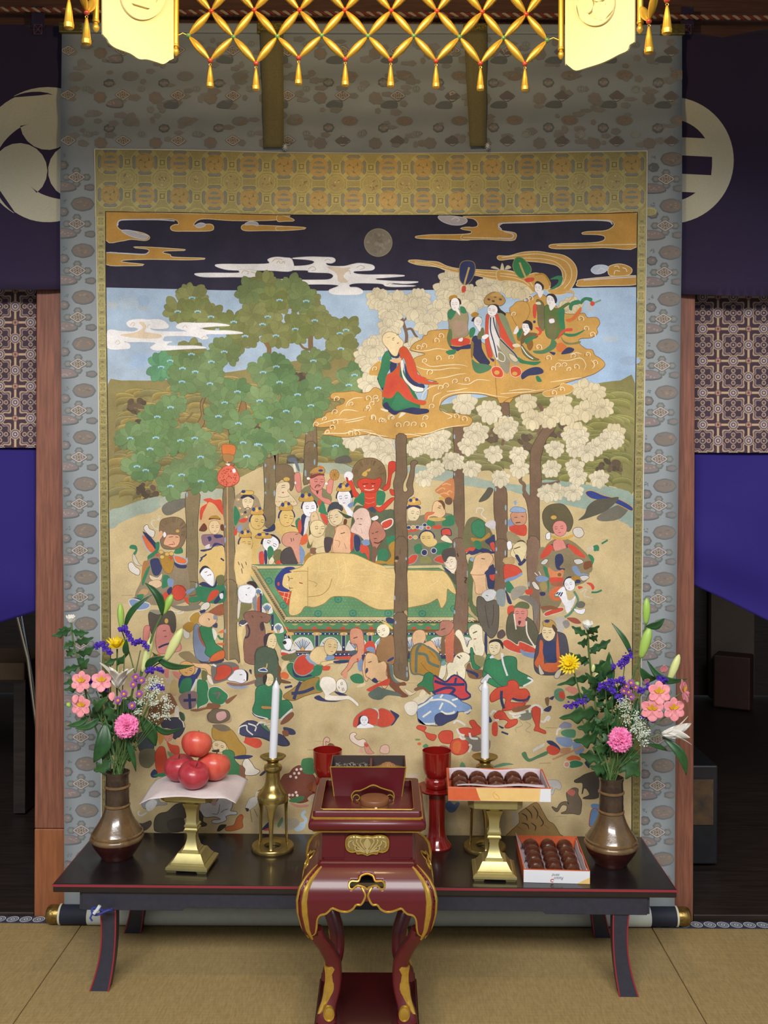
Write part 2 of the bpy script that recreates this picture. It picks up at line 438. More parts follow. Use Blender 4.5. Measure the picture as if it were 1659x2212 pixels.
# ------------------------------------------------------------------ crest outlines shared by curtain and brocade
def arc(cx, cy, r, a0, a1, n): return [(cx + r * math.cos(math.radians(a0 + (a1 - a0) * i / n)), cy + r * math.sin(math.radians(a0 + (a1 - a0) * i / n))) for i in range(n + 1)]
def comma(cx, cy, R, k, rot=0):
    """outline of one of three whirling commas, photo orientation (y down)"""
    h = math.radians(-90 + 120 * k + rot); s = R / 565
    hc = (cx + 272 * s * math.cos(h), cy + 272 * s * math.sin(h)); hr = 233 * s
    T = [(0, 508, 36), (30, 553, 296), (45, 563, 322), (62, 565, 352), (80, 565, 398), (100, 565, 456), (120, 565, 516), (140, 565, 550), (150, 565, 562)]
    pol = lambda phi, r: (cx + r * s * math.cos(h - math.radians(phi)), cy + r * s * math.sin(h - math.radians(phi)))
    out = []
    # head circle, from its inner side round the far side to the outside, then along the outer rim
    a_in = math.atan2(*(lambda p: (p[1] - hc[1], p[0] - hc[0]))(pol(34, 300)))
    a_out = math.atan2(*(lambda p: (p[1] - hc[1], p[0] - hc[0]))(pol(8, 512)))
    if a_out < a_in: a_out += 2 * PI
    # go the long way round, increasing angle or decreasing angle whichever is longer
    d = a_out - a_in
    if d < PI: d = d - 2 * PI
    for i in range(17):
        a = a_in + d * i / 16; out.append((hc[0] + hr * math.cos(a), hc[1] + hr * math.sin(a)))
    fine = lambda j: spline([(t[0] * 1.0, t[j] * 1.0) for t in T[1:]], 3, False)
    out += [pol(p, r) for p, r in fine(1)]
    out += [pol(p, r) for p, r in reversed(fine(2))]
    return out
def bars(cx, cy, R, tilt=0.0):
    """dark openings of a ringed two-bar crest: cap, middle bar, cap"""
    r = R * 350 / 540; y1, y2 = -0.375 * R, 0.49 * R; rows = []
    a1 = math.asin(0.37 * R / r)
    top = [(r * math.cos(t), -r * math.sin(t)) for t in [a1 + (PI - 2 * a1) * i / 14 for i in range(15)]]
    a2 = math.asin(0.49 * R / r)
    bot = [(r * math.cos(t), r * math.sin(t)) for t in [a2 + (PI - 2 * a2) * i / 14 for i in range(15)]]
    w = R * 0.655
    mid = [(-w, -0.085 * R), (w, -0.085 * R), (w * 1.01, 0.06 * R), (w, 0.205 * R), (-w, 0.205 * R), (-w * 1.01, 0.06 * R)]
    c, s = math.cos(tilt), math.sin(tilt)
    return [[(cx + x * c - y * s, cy + x * s + y * c) for x, y in q] for q in (top, mid, bot)]

# ------------------------------------------------------------------ dark purple crest curtain on a twisted rope
m_curt = mat('purple_cloth', '#2a1c3c', 0.9, var=0.10, scale=300, bump=0.25, bscale=700, sheen=0.1)
m_crest = mat('undyed_cloth', '#bdb9a4', 0.9, var=0.05, scale=200, bump=0.25, bscale=700)
DC = 3.16
def cwave(x, y): return 0.006 * math.sin(x * 0.021 + 0.4) * (0.3 + y / 700) + 0.003 * math.sin(x * 0.05 + y * 0.004)
def cmap(off): return lambda x, y: tuple(at(x, y, DC - cwave(x, y) - off))
def dens(poly, step=18):
    out = []
    for i, p in enumerate(poly):
        q = poly[(i + 1) % len(poly)]; n = max(1, int(math.hypot(q[0] - p[0], q[1] - p[1]) / step))
        out += [(p[0] + (q[0] - p[0]) * k / n, p[1] + (q[1] - p[1]) * k / n) for k in range(n)]
    return out
def curtain(poly, crests, loops, label, bars_hole=None):
    base = at(sum(p[0] for p in poly) / len(poly), 630, DC)
    root = thing('crest_curtain', base, label, 'curtain')
    sheet([dens(poly)], (18, 24), cmap(0)).build('cloth', m_curt, root, thick=0.002)
    for c in crests:
        sheet([dens(q, 10) for q in c], (14, 14), cmap(0.0022)).build('crest', m_crest, root, label='undyed white crest')
    for lx in loops:
        g = Geo().grid(lambda u, v: tuple(at(lx - 13 + 27 * u, 14 + 46 * v, DC - 0.012 - cwave(lx, 60))), 2, 6)
        lp = g.build('loop', m_curt, root, thick=0.004)
        k = at(lx, 63, DC - 0.018); gs = Geo()
        for a, b in (((-9, -11), (9, 11)), ((9, -11), (-9, 11)), ((-9, -11), (9, -11)), ((-9, 11), (9, 11)), ((-9, -11), (-9, 11)), ((9, -11), (9, 11))):
            gs.tube([k + Vector((a[0], 0, a[1])) * 0.0014, k + Vector((b[0], 0, b[1])) * 0.0014], 0.0008, 5)
        gs.build('stitching', mat('stitch_thread', '#7a4a6a', 0.9), lp)
    return root
cl = [comma(103, 334, 146, k) for k in range(3)]
clip = lambda q: q
curtain([(-280, 52), (60, 54), (200, 56), (200, 624), (60, 626), (-280, 622)],
        [[c] for c in cl], [82], 'dark purple curtain with white three-comma crest, left of the scroll')
rc = arc(1448, 346, 137, 0, 355, 60)
curtain([(1430, 64), (1476, 66), (1560, 81), (1659, 62), (1740, 78), (1920, 64), (1920, 640), (1600, 640), (1430, 634)],
        [[rc] + bars(1448, 346, 137, 0.05)], [1484], 'dark purple curtain with white ringed two-bar crest, right of the scroll')
# twisted red and white rope
pts = [at(-300, 14, DC - 0.02), at(200, 23, DC - 0.02), at(600, 28, DC - 0.02), at(1100, 33, DC - 0.02), at(1500, 37, DC - 0.02), at(1940, 42, DC - 0.02)]
pts = [Vector(p) for p in spline([tuple(p) for p in pts], 40, False)]
rope = thing('twisted_rope', pts[len(pts) // 2], 'red and white twisted rope the purple curtains hang from', 'rope')
for ph, cc, nm in ((0, '#a8947e', 'white_strand'), (PI, '#7a3426', 'red_strand')):
    q = []; s = 0
    for i in range(len(pts) - 1):
        for k in range(4):
            p = pts[i].lerp(pts[i + 1], k / 4); s = p.x / 0.034 * 2 * PI + ph
            q.append(p + Vector((0, math.cos(s), math.sin(s))) * 0.0036)
    Geo().tube(q, 0.0046, 6).build(nm, mat(nm, cc, 0.85), rope)

# ------------------------------------------------------------------ brocade panels and violet drapes between the posts
tint_cloth = tint_mat('woven_brocade', 0.78, weave=0.16, wscale=1100, stain=0.05)
def octo(cx, cy, r, rot=22.5): return [(cx + r * math.cos(math.radians(rot + 45 * i)), cy + r * math.sin(math.radians(rot + 45 * i))) for i in range(8)]
def brocade(x0, x1, y0, y1, ox, oy, D, label):
    root = thing('brocade_panel', at((x0 + x1) / 2, y1, D), label, 'brocade')
    p = Paint(D, x0 - 5, y0 - 5, x1 + 5, y1 + 5)
    p.poly([(x0, y0), (x1, y0), (x1, y1), (x0, y1)], '#453641')
    G1, G2, G3, G4 = '#a98f78', '#8b7a78', '#5c4a55', '#c2a886'
    W, H = 66, 69
    def clipr(P): return [(min(max(a, x0), x1), min(max(b, y0), y1)) for a, b in P]
    PP = lambda P, c: p.poly(clipr(P), c)
    for i in range(-1, int((x1 - x0) / W) + 2):
        for j in range(-1, int((y1 - y0) / H) + 2):
            cx, cy = ox + i * W, oy + j * H
            if not (x0 - 40 < cx < x1 + 40 and y0 - 40 < cy < y1 + 40): continue
            # scalloped medallion
            sc = lambda R: [(cx + R * (1 + 0.13 * math.cos(8 * t)) * math.cos(t), cy + R * (1 + 0.13 * math.cos(8 * t)) * math.sin(t)) for t in [2 * PI * q / 48 for q in range(48)]]
            for R, c in ((29, G1), (25.5, G3), (23, G2), (20.5, '#453641')): PP(sc(R), c)
            for q in range(4):
                a = q * PI / 2
                PP([(cx + 13 * math.cos(a) + 5 * math.cos(t), cy + 13 * math.sin(a) + 5 * math.sin(t)) for t in [2 * PI * w / 10 for w in range(10)]], G1)
                PP([(cx + 13 * math.cos(a) + 3 * math.cos(t), cy + 13 * math.sin(a) + 3 * math.sin(t)) for t in [2 * PI * w / 10 for w in range(10)]], G3)
            PP(octo(cx, cy, 8), G2); PP(octo(cx, cy, 5), '#3b2f3c'); PP(octo(cx, cy, 2.4), G1)
    for i in range(-1, int((x1 - x0) / W) + 2):
        for j in range(-1, int((y1 - y0) / H) + 2):
            cx, cy = ox + i * W, oy + j * H
            hx, hy = cx + W / 2, cy + H / 2
            for (ax, ay, bx, by) in ((hx - 2.6, cy - 26, hx + 2.6, hy), (hx - 2.6, hy, hx + 2.6, cy + H), (cx, hy - 2.6, hx, hy + 2.6), (hx, hy - 2.6, cx + W, hy + 2.6)):
                if ax > x1 or bx < x0 or ay > y1 or by < y0: continue
                PP([(ax, ay), (bx, ay), (bx, by), (ax, by)], G1)
                if bx - ax > 8: PP([(ax, ay + 1.8), (bx, ay + 1.8), (bx, by - 1.8), (ax, by - 1.8)], G4)
                else: PP([(ax + 1.8, ay), (bx - 1.8, ay), (bx - 1.8, by), (ax + 1.8, by)], G4)
            for (qx, qy, R) in ((hx, cy, 12), (cx, hy, 12)):
                if x0 - R < qx < x1 + R and y0 - R < qy < y1 + R:
                    for r, c in ((R, G1), (R - 2, G3), (R - 4, '#a39aa0'), (R - 7, G3), (R - 9.5, G4)): PP(octo(qx, qy, r), c)
            if x0 - 9 < hx < x1 + 9 and y0 - 9 < hy < y1 + 9:
                PP(octo(hx, hy, 7.5), '#7d4f48'); PP(octo(hx, hy, 5.5), '#9a8a80'); PP(octo(hx, hy, 3), '#7d4f48')
    p.build('pattern', tint_cloth, root)
    a, b = at(x0, y0, D + 0.003), at(x1, y1, D + 0.003)
    Geo().box(a.x, b.x, D + 0.0015, D + 0.012, b.z, a.z).build('backing', m_curt, root, smooth=False)
DB = DP + 0.06
brocade(-200, 78, 560, 967, 66, 662, DB, 'gold and plum brocade panel left of the left post')
brocade(1497, 1860, 560, 978, 1584, 676, DB, 'gold and plum brocade panel right of the right post')
m_vio = mat('violet_cloth', '#1b0769', 0.8, var=0.10, scale=250, bump=0.2, bscale=800)
def drape(xa, xb, top, bots, fold, label):
    root_z = min(at(x, y, DB).z for x, y in bots)
    def fn(u, v):
        x = xa + (xb - xa) * u
        yb = np.interp(x, [b[0] for b in bots], [b[1] for b in bots]); y = top + (yb - top) * v
        return tuple(at(x, y, DB + 0.014 - fold(x, y, v)))
    o = Geo().grid(fn, 30, 60).build('violet_drape', m_vio, None, thick=0.003)
    tag(o, label, 'drape')
drape(-200, 78, 966, [(-200, 1375), (-40, 1354), (0, 1345), (78, 1321)],
      lambda x, y, v: 0.012 * math.sin((y - 0.25 * x) / 38.0) * max(0, v - 0.55) * 2.2 + 0.004 * math.sin((y + 0.5 * x) / 60), 'deep violet drape hanging below the left brocade panel')
drape(1497, 1860, 977, [(1497, 1263), (1560, 1292), (1659, 1341), (1720, 1368), (1860, 1400)],
      lambda x, y, v: 0.016 * math.sin((y - 0.42 * (x - 1497)) / 30.0 + 0.8) * max(0, v - 0.35) * 1.4 + 0.004 * math.sin((y + 0.7 * x) / 50), 'deep violet drape swagged below the right brocade panel')

# ------------------------------------------------------------------ things in the dim room behind
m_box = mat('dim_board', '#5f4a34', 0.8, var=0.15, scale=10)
zb_ = at(0, 1432, 4.1).z; xb_ = at(62, 1450, 4.15).x
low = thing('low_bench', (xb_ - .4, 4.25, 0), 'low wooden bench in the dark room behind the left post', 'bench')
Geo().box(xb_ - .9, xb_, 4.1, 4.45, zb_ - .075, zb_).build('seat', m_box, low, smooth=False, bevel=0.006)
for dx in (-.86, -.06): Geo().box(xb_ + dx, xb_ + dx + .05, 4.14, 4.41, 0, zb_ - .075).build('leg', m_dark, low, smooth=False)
a, b = at(34, 1332, 3.9), at(52, 1428, 3.9)
rk = thing('folding_stand', (b.x, 4.0, 0), 'chrome folding stand leaning in the dark behind the left post', 'stand')
Geo().tube([(a.x - 0.02, 3.9, a.z + 0.12), (b.x, 3.95, b.z), (b.x + 0.07, 4.0, 0.0)], 0.011, 10).build('chrome_tube', mat('chrome', '#c8ccd2', 0.2, 1.0), rk)
Geo().tube([(a.x + 0.012, 3.89, a.z + 0.1), at(71, 1467, 3.9), (at(71, 1467, 3.9).x + 0.08, 3.9, 0.0)], 0.004, 8).build('brace_rod', mat('chrome', '#c8ccd2', 0.2, 1.0), rk)
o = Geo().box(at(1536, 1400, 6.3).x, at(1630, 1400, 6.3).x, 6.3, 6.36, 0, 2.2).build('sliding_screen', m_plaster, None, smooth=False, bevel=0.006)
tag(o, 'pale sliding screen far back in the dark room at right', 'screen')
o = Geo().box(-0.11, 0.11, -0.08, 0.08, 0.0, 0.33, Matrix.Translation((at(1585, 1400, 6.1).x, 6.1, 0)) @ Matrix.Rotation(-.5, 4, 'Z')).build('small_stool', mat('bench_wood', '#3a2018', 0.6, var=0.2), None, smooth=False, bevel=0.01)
# dark cabinet with a picture panel, behind the right post
cb = thing('dark_cabinet', (at(1530, 1760, 3.75).x, 3.8, 0), 'dark lacquered cabinet with a faded picture panel behind the right post', 'cabinet')
cxr = at(1545, 1700, 3.65).x; zt = at(1520, 1640, 3.7).z
Geo().box(cxr - 0.5, cxr, 3.62, 4.1, 0, zt).build('body', mat('cabinet_black', '#1c1c20', 0.4, var=0.2), cb, smooth=False, bevel=0.006)
Geo().box(cxr - 0.02, cxr + 0.004, 3.66, 4.0, zt - 0.24, zt - 0.03).build('picture_panel', mat('picture', '#2e2824', 0.7, color2='#5c4222', scale=18), cb, smooth=False)
Geo().box(cxr - 0.3, cxr - 0.02, 3.612, 3.622, zt - 0.22, zt - 0.05).build('front_panel', mat('picture', '#2e2824', 0.7, color2='#5c4222', scale=18), cb, smooth=False)
bn = bpy.data.objects['small_stool']; tag(bn, 'small brown wooden stool in front of the pale screen at right', 'stool')

# ================================================================== the hanging scroll
DS = 3.125
scroll = thing('hanging_scroll', at(798, 2001, DS), 'large hanging scroll painting of mourners around a reclining golden figure, brocade mounting', 'scroll')
def ripple(x, y):
    if y > 345 and 205 < x < 1398: return 0.0
    w = max(0.0, min(1.0, (360 - y) / 90.0)) * max(0.0, min(1.0, (y - 60) / 50.0))
    return w * (0.0065 * math.sin(y / 15.2 + 0.3 + 0.002 * x) + 0.003 * math.sin(y / 40.0 + x * 0.012))
lx = lambda y: float(np.interp(y, [70, 250, 480, 650, 1300, 1945], [134, 132, 130, 131, 138, 139]))
rx = lambda y: float(np.interp(y, [70, 480, 700, 1400, 1950], [1473, 1473, 1470, 1460, 1457]))
g = Geo()
g.grid(lambda u, v: (lambda y: (lambda x: tuple(at(x, y, DS - ripple(x, y))))(lx(y) + (rx(y) - lx(y)) * u))(66 + (1985 - 66) * v), 40, 480)
m_mount = mat('blue_grey_silk', '#8a9094', 0.62, var=0.06, scale=500, bump=0.2, bscale=900)
g.build('mounting_cloth', m_mount, scroll, thick=0.003)
# woven motifs of the mounting
mo = Paint(DS - 0.0030, 120, 60, 1490, 1990, off=ripple)
def clipx(P, y): return [(min(max(a, lx(b) + 0.5), rx(b) - 0.5), b) for a, b in P]
def blob(cx, cy, a, b, col, n=16, wob=0.0, k=6, ph=0, rot=0):
    P = []
    for i in range(n):
        t = 2 * PI * i / n; r = 1 + wob * math.cos(k * t + ph); x, y = a * r * math.cos(t), b * r * math.sin(t)
        P.append((cx + x * math.cos(rot) - y * math.sin(rot), cy + x * math.sin(rot) + y * math.cos(rot)))
    mo.poly(clipx(P, cy), col)
def loz(cx, cy, a, b, col):
    P = spline([(cx - a, cy), (cx - a * 0.45, cy - b * 0.62), (cx, cy - b), (cx + a * 0.45, cy - b * 0.62), (cx + a, cy), (cx + a * 0.45, cy + b * 0.62), (cx, cy + b), (cx - a * 0.45, cy + b * 0.62)], 2)
    mo.poly(clipx(P, cy), col)
def lozenge(cx, cy, s=1.0, halo=True):
    if halo:
        for q in range(4):
            a = q * PI / 2; blob(cx + 22 * s * math.cos(a), cy + 14 * s * math.sin(a), 9 * s, 7.5 * s, '#6f7475', wob=.1); blob(cx + 22 * s * math.cos(a), cy + 14 * s * math.sin(a), 5 * s, 4 * s, '#868680')
    loz(cx, cy, 19.5 * s, 13 * s, '#6c6664'); loz(cx, cy, 18 * s, 11.6 * s, '#b3aaa4'); loz(cx, cy, 15 * s, 9.0 * s, '#77706c')
    for q in range(8):
        a = q * PI / 4 + 0.3; blob(cx + 8.5 * s * math.cos(a), cy + 5 * s * math.sin(a), 2.2 * s, 1.6 * s, '#a5988f', 7)
    blob(cx, cy, 4 * s, 3.2 * s, '#a89c88', 10); blob(cx, cy, 2.4 * s, 2 * s, '#6c5f50', 8)
def oval(cx, cy, s=1.0, col='#7f756e', edge='#6c6f70'):
    blob(cx, cy, 25 * s, 15.5 * s, edge, 22, 0.03, 8); blob(cx, cy, 21.5 * s, 12.6 * s, col, 20, 0.03, 8)
    for q in range(7):
        blob(cx + random.uniform(-14, 14) * s, cy + random.uniform(-7, 7) * s, random.uniform(2, 4) * s, random.uniform(1, 2.2) * s, random.choice(['#8d8076', '#716d6a', '#93816f']), 7)
def boat(cx, cy, s=1.0, d=1, col='#857978'):
    P = spline([(cx - 26 * s * d, cy - 9 * s), (cx, cy - 11 * s), (cx + 16 * s * d, cy - 3 * s), (cx + 20 * s * d, cy + 5 * s), (cx + 4 * s * d, cy + 10 * s), (cx - 26 * s * d, cy + 9 * s)], 3)
    mo.poly(clipx(P, cy), '#666a6c'); P2 = [(cx + (a - cx) * .86, cy + (b - cy) * .8 - 1) for a, b in P]; mo.poly(clipx(P2, cy), col)
    for q in range(6): blob(cx + random.uniform(-18, 10) * s, cy + random.uniform(-5, 5) * s, 2.4, 1.5, '#9a8b88', 7)
def fan(cx, cy): blob(cx, cy, 13, 7.5, '#6c706f', 12, .12, 5); blob(cx, cy, 9, 4.6, '#7e7878', 10, .1, 5)
def small(cx, cy): blob(cx, cy, 12, 10, '#64686a', 14, .06, 7); blob(cx, cy, 9, 7, '#7d7674', 12); blob(cx + 2, cy - 1, 3, 2, '#93877e', 8)
def sprig(cx, cy):
    for q in range(5): blob(cx + random.uniform(-5, 5), cy + random.uniform(-4, 4), 2.2, 1.2, '#757d82', 6, rot=random.random() * 3)
for n in range(-4, 14):
    y = 685 + 100.8 * n
    if 372 < y < 1960:
        x = np.interp(y, [383, 685, 1289, 1900], [165, 168, 173, 176])
        boat(x - 20, y + 21); lozenge(x, y); fan(x + 29, y + 22); sprig(x - 26, y - 48); small(x - 30, y - 26)
        if y - 43 > 340: oval(x + 12, y - 43)
    if 372 < y + 4 < 1960:
        y += 4; x = np.interp(y, [389, 689, 994, 1294, 1900], [1439, 1433, 1424, 1422, 1419])
        boat(x - 20, y + 21); lozenge(x, y); fan(x + 27, y + 20); sprig(x - 27, y - 47); small(x - 27, y - 25)
        if y - 43 > 340: oval(x + 13, y - 43)
for i in range(260):  # brownish filler blobs, tinting the top cloth for its warmer, dimmer light
    x, y = random.uniform(150, 1460), random.uniform(84, 312)
    blob(x, y, random.uniform(5, 15), random.uniform(4, 8), random.choice(['#827f7d', '#7f7d7c', '#858280', '#817c76']), 10, .1, 5)
for i in range(12):
    for j in range(3):
        x, y = 148 + 118.5 * i, 110 + 97 * j
        if y < 318: lozenge(x, y, 0.88, halo=False)
        if y + 52 < 316: oval(x + 15, y + 54, 0.72, '#84766a', '#7d7d7c')
        blob(x + 70, y + 5, 14, 12, '#7f7a76', 14, .08, 7); blob(x + 70, y + 5, 10, 8, '#87796e', 12)
        if y + 18 < 316: boat(x + 97, y + 18, 0.75, -1, '#837a78')
        if y + 60 < 318: small(x + 88, y + 70 if y + 78 < 318 else y + 62); 
        cxx, cyy = x + 40, y - 14
        if cyy > 82:
            blob(cxx, cyy, 9.5, 7.5, '#90928c', 14); blob(cxx, cyy, 8, 6.1, '#7b8184', 12)
            blob(cxx - 3, cyy, 1.6, 4, '#90928c', 7); blob(cxx + 3, cyy, 1.6, 4, '#90928c', 7)
        if y - 28 > 82:
            for q in range(3): blob(x + 88 + 6 * (q - 1), y - 27 + 3 * (q % 2), 3.6, 2.6, '#8a8a86', 7)
tint_mount = tint_mat('mount_weave', 0.7, weave=0.14, wscale=1000, stain=0.06, sscale=10)
mo.build('woven_motifs', tint_mount, scroll)
# bright piping along the inner frame
m_pipe = mat('white_piping', '#c9c7bd', 0.7)
top_e = [(204, 322), (400, 324), (600, 329), (820, 331), (1050, 330), (1250, 328), (1398, 326)]
bot_e = [(228, 457), (420, 460), (600, 464), (830, 465), (1100, 464), (1250, 462), (1377, 459)]
left_o = [(204, 322), (207, 470), (212, 800), (216, 1200), (219, 1500), (219, 1985)]
left_i = [(228, 457), (229, 620), (232, 850), (235, 1100), (239, 1400), (240, 1985)]
right_o = [(1398, 326), (1397, 470), (1393, 800), (1388, 1200), (1385, 1500), (1383, 1985)]
right_i = [(1377, 459), (1375, 620), (1373, 850), (1369, 1100), (1366, 1400), (1364, 1985)]
T = spline(top_e, 8, False); B = spline(bot_e, 8, False)
gold = Paint(DS - 0.0035, 195, 310, 1410, 1990)
def band(A, Bq, n, col):
    """strip between two polylines of equal length"""
    m = len(A); gold.poly(list(A) + list(Bq), col, [(i, i + 1, m + i + 1, m + i) for i in range(m - 1)])
sq = lambda pts, xs: [(x, float(np.interp(x, [p[0] for p in pts], [p[1] for p in pts]))) for x in xs]
xs = np.linspace(204, 1398, 60)
GB, GD, GL, GO, GBL = '#8f8456', '#756b48', '#a1955f', '#9f8550', '#77776c'
band(sq(T, xs), [(x, y + 0) for x, y in sq([(204, 470)] + bot_e + [(1400, 470)], xs)], 60, GB)
ys = np.linspace(440, 1985, 60)
xi = lambda pts, y: float(np.interp(y, [p[1] for p in pts], [p[0] for p in pts]))
band([(xi(left_o, y), y) for y in ys], [(xi(left_i, y), y) for y in ys], 60, GB)
band([(xi(right_i, y), y) for y in ys], [(xi(right_o, y), y) for y in ys], 60, GB)
# rows of crests
r1 = lambda x: float(np.interp(x, [240, 390, 540, 690, 840, 1065, 1140, 1290, 1365], [349, 352, 357, 361, 362, 362, 361, 357, 354]))
r2 = lambda x: float(np.interp(x, [237, 391, 542, 690, 841, 990, 1140, 1290, 1365], [420, 425, 429, 432, 432, 434, 433, 428, 425]))
def roundel(cx, cy, r, kind):
    gold.poly(octo(cx, cy, r * 1.52), GL); gold.poly(octo(cx, cy, r * 1.40), GD); gold.poly(octo(cx, cy, r * 1.33), GBL)
    for q in range(4):
        a = math.radians(45 + 90 * q); c, s = math.cos(a), math.sin(a)
        gold.poly([(cx + c * r * 0.9 - s * 5, cy + s * r * 0.9 + c * 5), (cx + c * r * 1.5 - s * 5, cy + s * r * 1.5 + c * 5), (cx + c * r * 1.5 + s * 5, cy + s * r * 1.5 - c * 5), (cx + c * r * 0.9 + s * 5, cy + s * r * 0.9 - c * 5)], GL)
    gold.E(GO, cx, cy, r, r, n=26)
    if kind:
        for q in bars(cx, cy, r * 0.98): gold.poly(q, GBL)
    else:
        gold.E(GD, cx, cy, r * .93, n=24)
        for k in range(3): gold.poly(comma(cx, cy, r * 0.92, k), GO)
def dragon(cx, cy, r):
    gold.poly(octo(cx, cy, r * 1.35), GL); gold.poly(octo(cx, cy, r * 1.22), GB); gold.E(GL, cx, cy, r, n=20); gold.E('#95875a', cx, cy, r * 0.9, n=18)
    for q in range(9):
        a = random.random() * 6.28; d = random.uniform(2, r * 0.7)
        gold.E(random.choice([GD, GL, '#b3a56d', GD]), cx + d * math.cos(a), cy + d * math.sin(a), random.uniform(1.5, 4), random.uniform(.8, 1.8), random.random() * 3, n=7)
for i in range(16):
    x = 238 + 75.1 * i
    if i < 15: dragon(x + 37.5, (r1(x + 37) + r2(x + 37)) / 2 + 1, 19)
    for yy in (r1(x + 37.5), r2(x + 37.5)):
        if x + 50 < 1395:
            gold.poly([(x + 30, yy - 8), (x + 45, yy - 8), (x + 45, yy + 8), (x + 30, yy + 8)], GL); gold.poly([(x + 32, yy - 6), (x + 43, yy - 6), (x + 43, yy + 6), (x + 32, yy + 6)], GD); gold.poly([(x + 34.5, yy - 3.5), (x + 40.5, yy - 3.5), (x + 40.5, yy + 3.5), (x + 34.5, yy + 3.5)], GL)
for i in range(16):
    x = 238 + 75.1 * i
    roundel(x, r1(x), 21, i % 2 == 0); roundel(x, r2(x), 21, i % 2 == 1)
    gold.E(GL, x + 37.5, r2(x + 37.5) + 32, 17, 9, n=16); gold.E(GB, x + 37.5, r2(x + 37.5) + 33, 14, 7, n=16)
# side strips: squares and roundels in turn
def side(po, pi, ph):
    y = 466 + ph
    while y < 1980:
        xo, x_in = xi(po, y), xi(pi, y); xm, w = (xo + x_in) / 2, abs(x_in - xo) - 4
        gold.poly([(xm - w / 2, y - 11), (xm + w / 2, y - 11), (xm + w / 2, y + 11), (xm - w / 2, y + 11)], '#a2945e'); gold.poly([(xm - w / 2 + 3, y - 8), (xm + w / 2 - 3, y - 8), (xm + w / 2 - 3, y + 8), (xm - w / 2 + 3, y + 8)], GB)
        for q in range(4): gold.E(GD, xm + (-4, 4, 4, -4)[q], y + (-5, -5, 5, 5)[q], 1.6, 1.4, n=6)
        for sgn in (-1, 1): gold.poly([(xm - w / 2.4, y + sgn * 15.5), (xm + w / 2.4, y + sgn * 15.5), (xm + 2, y + sgn * 18), (xm + w / 2.6, y + sgn * 20), (xm - w / 2.6, y + sgn * 20), (xm - 2, y + sgn * 18)], GD)
        if y + 36 < 1985:
            gold.E('#9d905c', xm, y + 36, w * .52, 15, n=18); gold.E(GB, xm, y + 36, w * .43, 12.5, n=16)
            for q in range(6): gold.E(random.choice([GD, GD, GL]), xm + random.uniform(-6, 6), y + 36 + random.uniform(-9, 9), random.uniform(1.2, 3), random.uniform(.7, 1.4), random.random() * 3, n=6)
        y += 71.5
side(left_o, left_i, 12); side(right_o, right_i, 30)
gold.build('gold_brocade_border', tint_mat('gold_brocade', 0.42, metal=0.55, weave=0.22, wscale=700, stain=0.10, sscale=9, spec=0.5, bump=0.5), scroll)
for pts in (top_e, left_o, right_o):
    q = [at(x, y, DS - 0.004) for x, y in pts]
    Geo().tube(spline([tuple(p) for p in q], 5, False), 0.0018, 6).build('piping', m_pipe, scroll)
m_edge = mat('dark_edge', '#2b2620', 0.8)
for pts in (bot_e, left_i, right_i):
    q = [at(x, y, DS - 0.006) for x, y in pts]
    Geo().tube(spline([tuple(p) for p in q], 5, False), 0.0014, 6).build('dark_edging', m_edge, scroll)
# top bar with gilt fittings, two hanging ribbons with tassels
m_gilt = mat('dull_gilt', '#8a7c48', 0.4, 0.8, var=0.3, scale=120, bump=0.6, bscale=160)
a, b = at(131, 62, DS), at(1476, 66, DS)
Geo().box(a.x, b.x, DS - 0.012, DS + 0.012, a.z - 0.016, a.z + 0.016).build('top_bar', m_mount, scroll, smooth=False, bevel=0.005)
for x0, x1 in ((130, 180), (1424, 1477), (556, 612), (1000, 1052)):
    q0, q1 = at(x0, 62, DS), at(x1, 62, DS)
    Geo().box(q0.x, q1.x, DS - 0.015, DS + 0.014, a.z - 0.0175, a.z + 0.0175).build('gilt_fitting', m_gilt, scroll, smooth=False, bevel=0.003)
m_rib = mat('olive_ribbon', '#6e6440', 0.7, var=0.15, scale=300, bump=0.2, bscale=900)
for (xt0, xt1, xb0, xb1, ye) in ((562, 612, 570, 613, 318), (1002, 1052, 1015, 1050, 316)):
    g = Geo().grid(lambda u, v: tuple(at((xt0 + (xt1 - xt0) * u) * (1 - v) + (xb0 + (xb1 - xb0) * u) * v, 66 + (ye - 66) * v, DS - 0.017 - 0.004 * math.sin(v * 9 + u))), 3, 24)
    r = g.build('hanging_ribbon', m_rib, scroll, thick=0.003)
    c = at(xb1 + 3, ye - 2, DS - 0.022); gt = Geo()
    for q in range(9):
        an = q / 9 * 6.28; gt.tube([c, c + Vector((math.cos(an) * 0.009, -0.004, math.sin(an) * 0.012 - 0.004))], [0.0018, 0.0008], 5)
    gt.build('tassel', mat('white_thread', '#cfcfd2', 0.9), r)
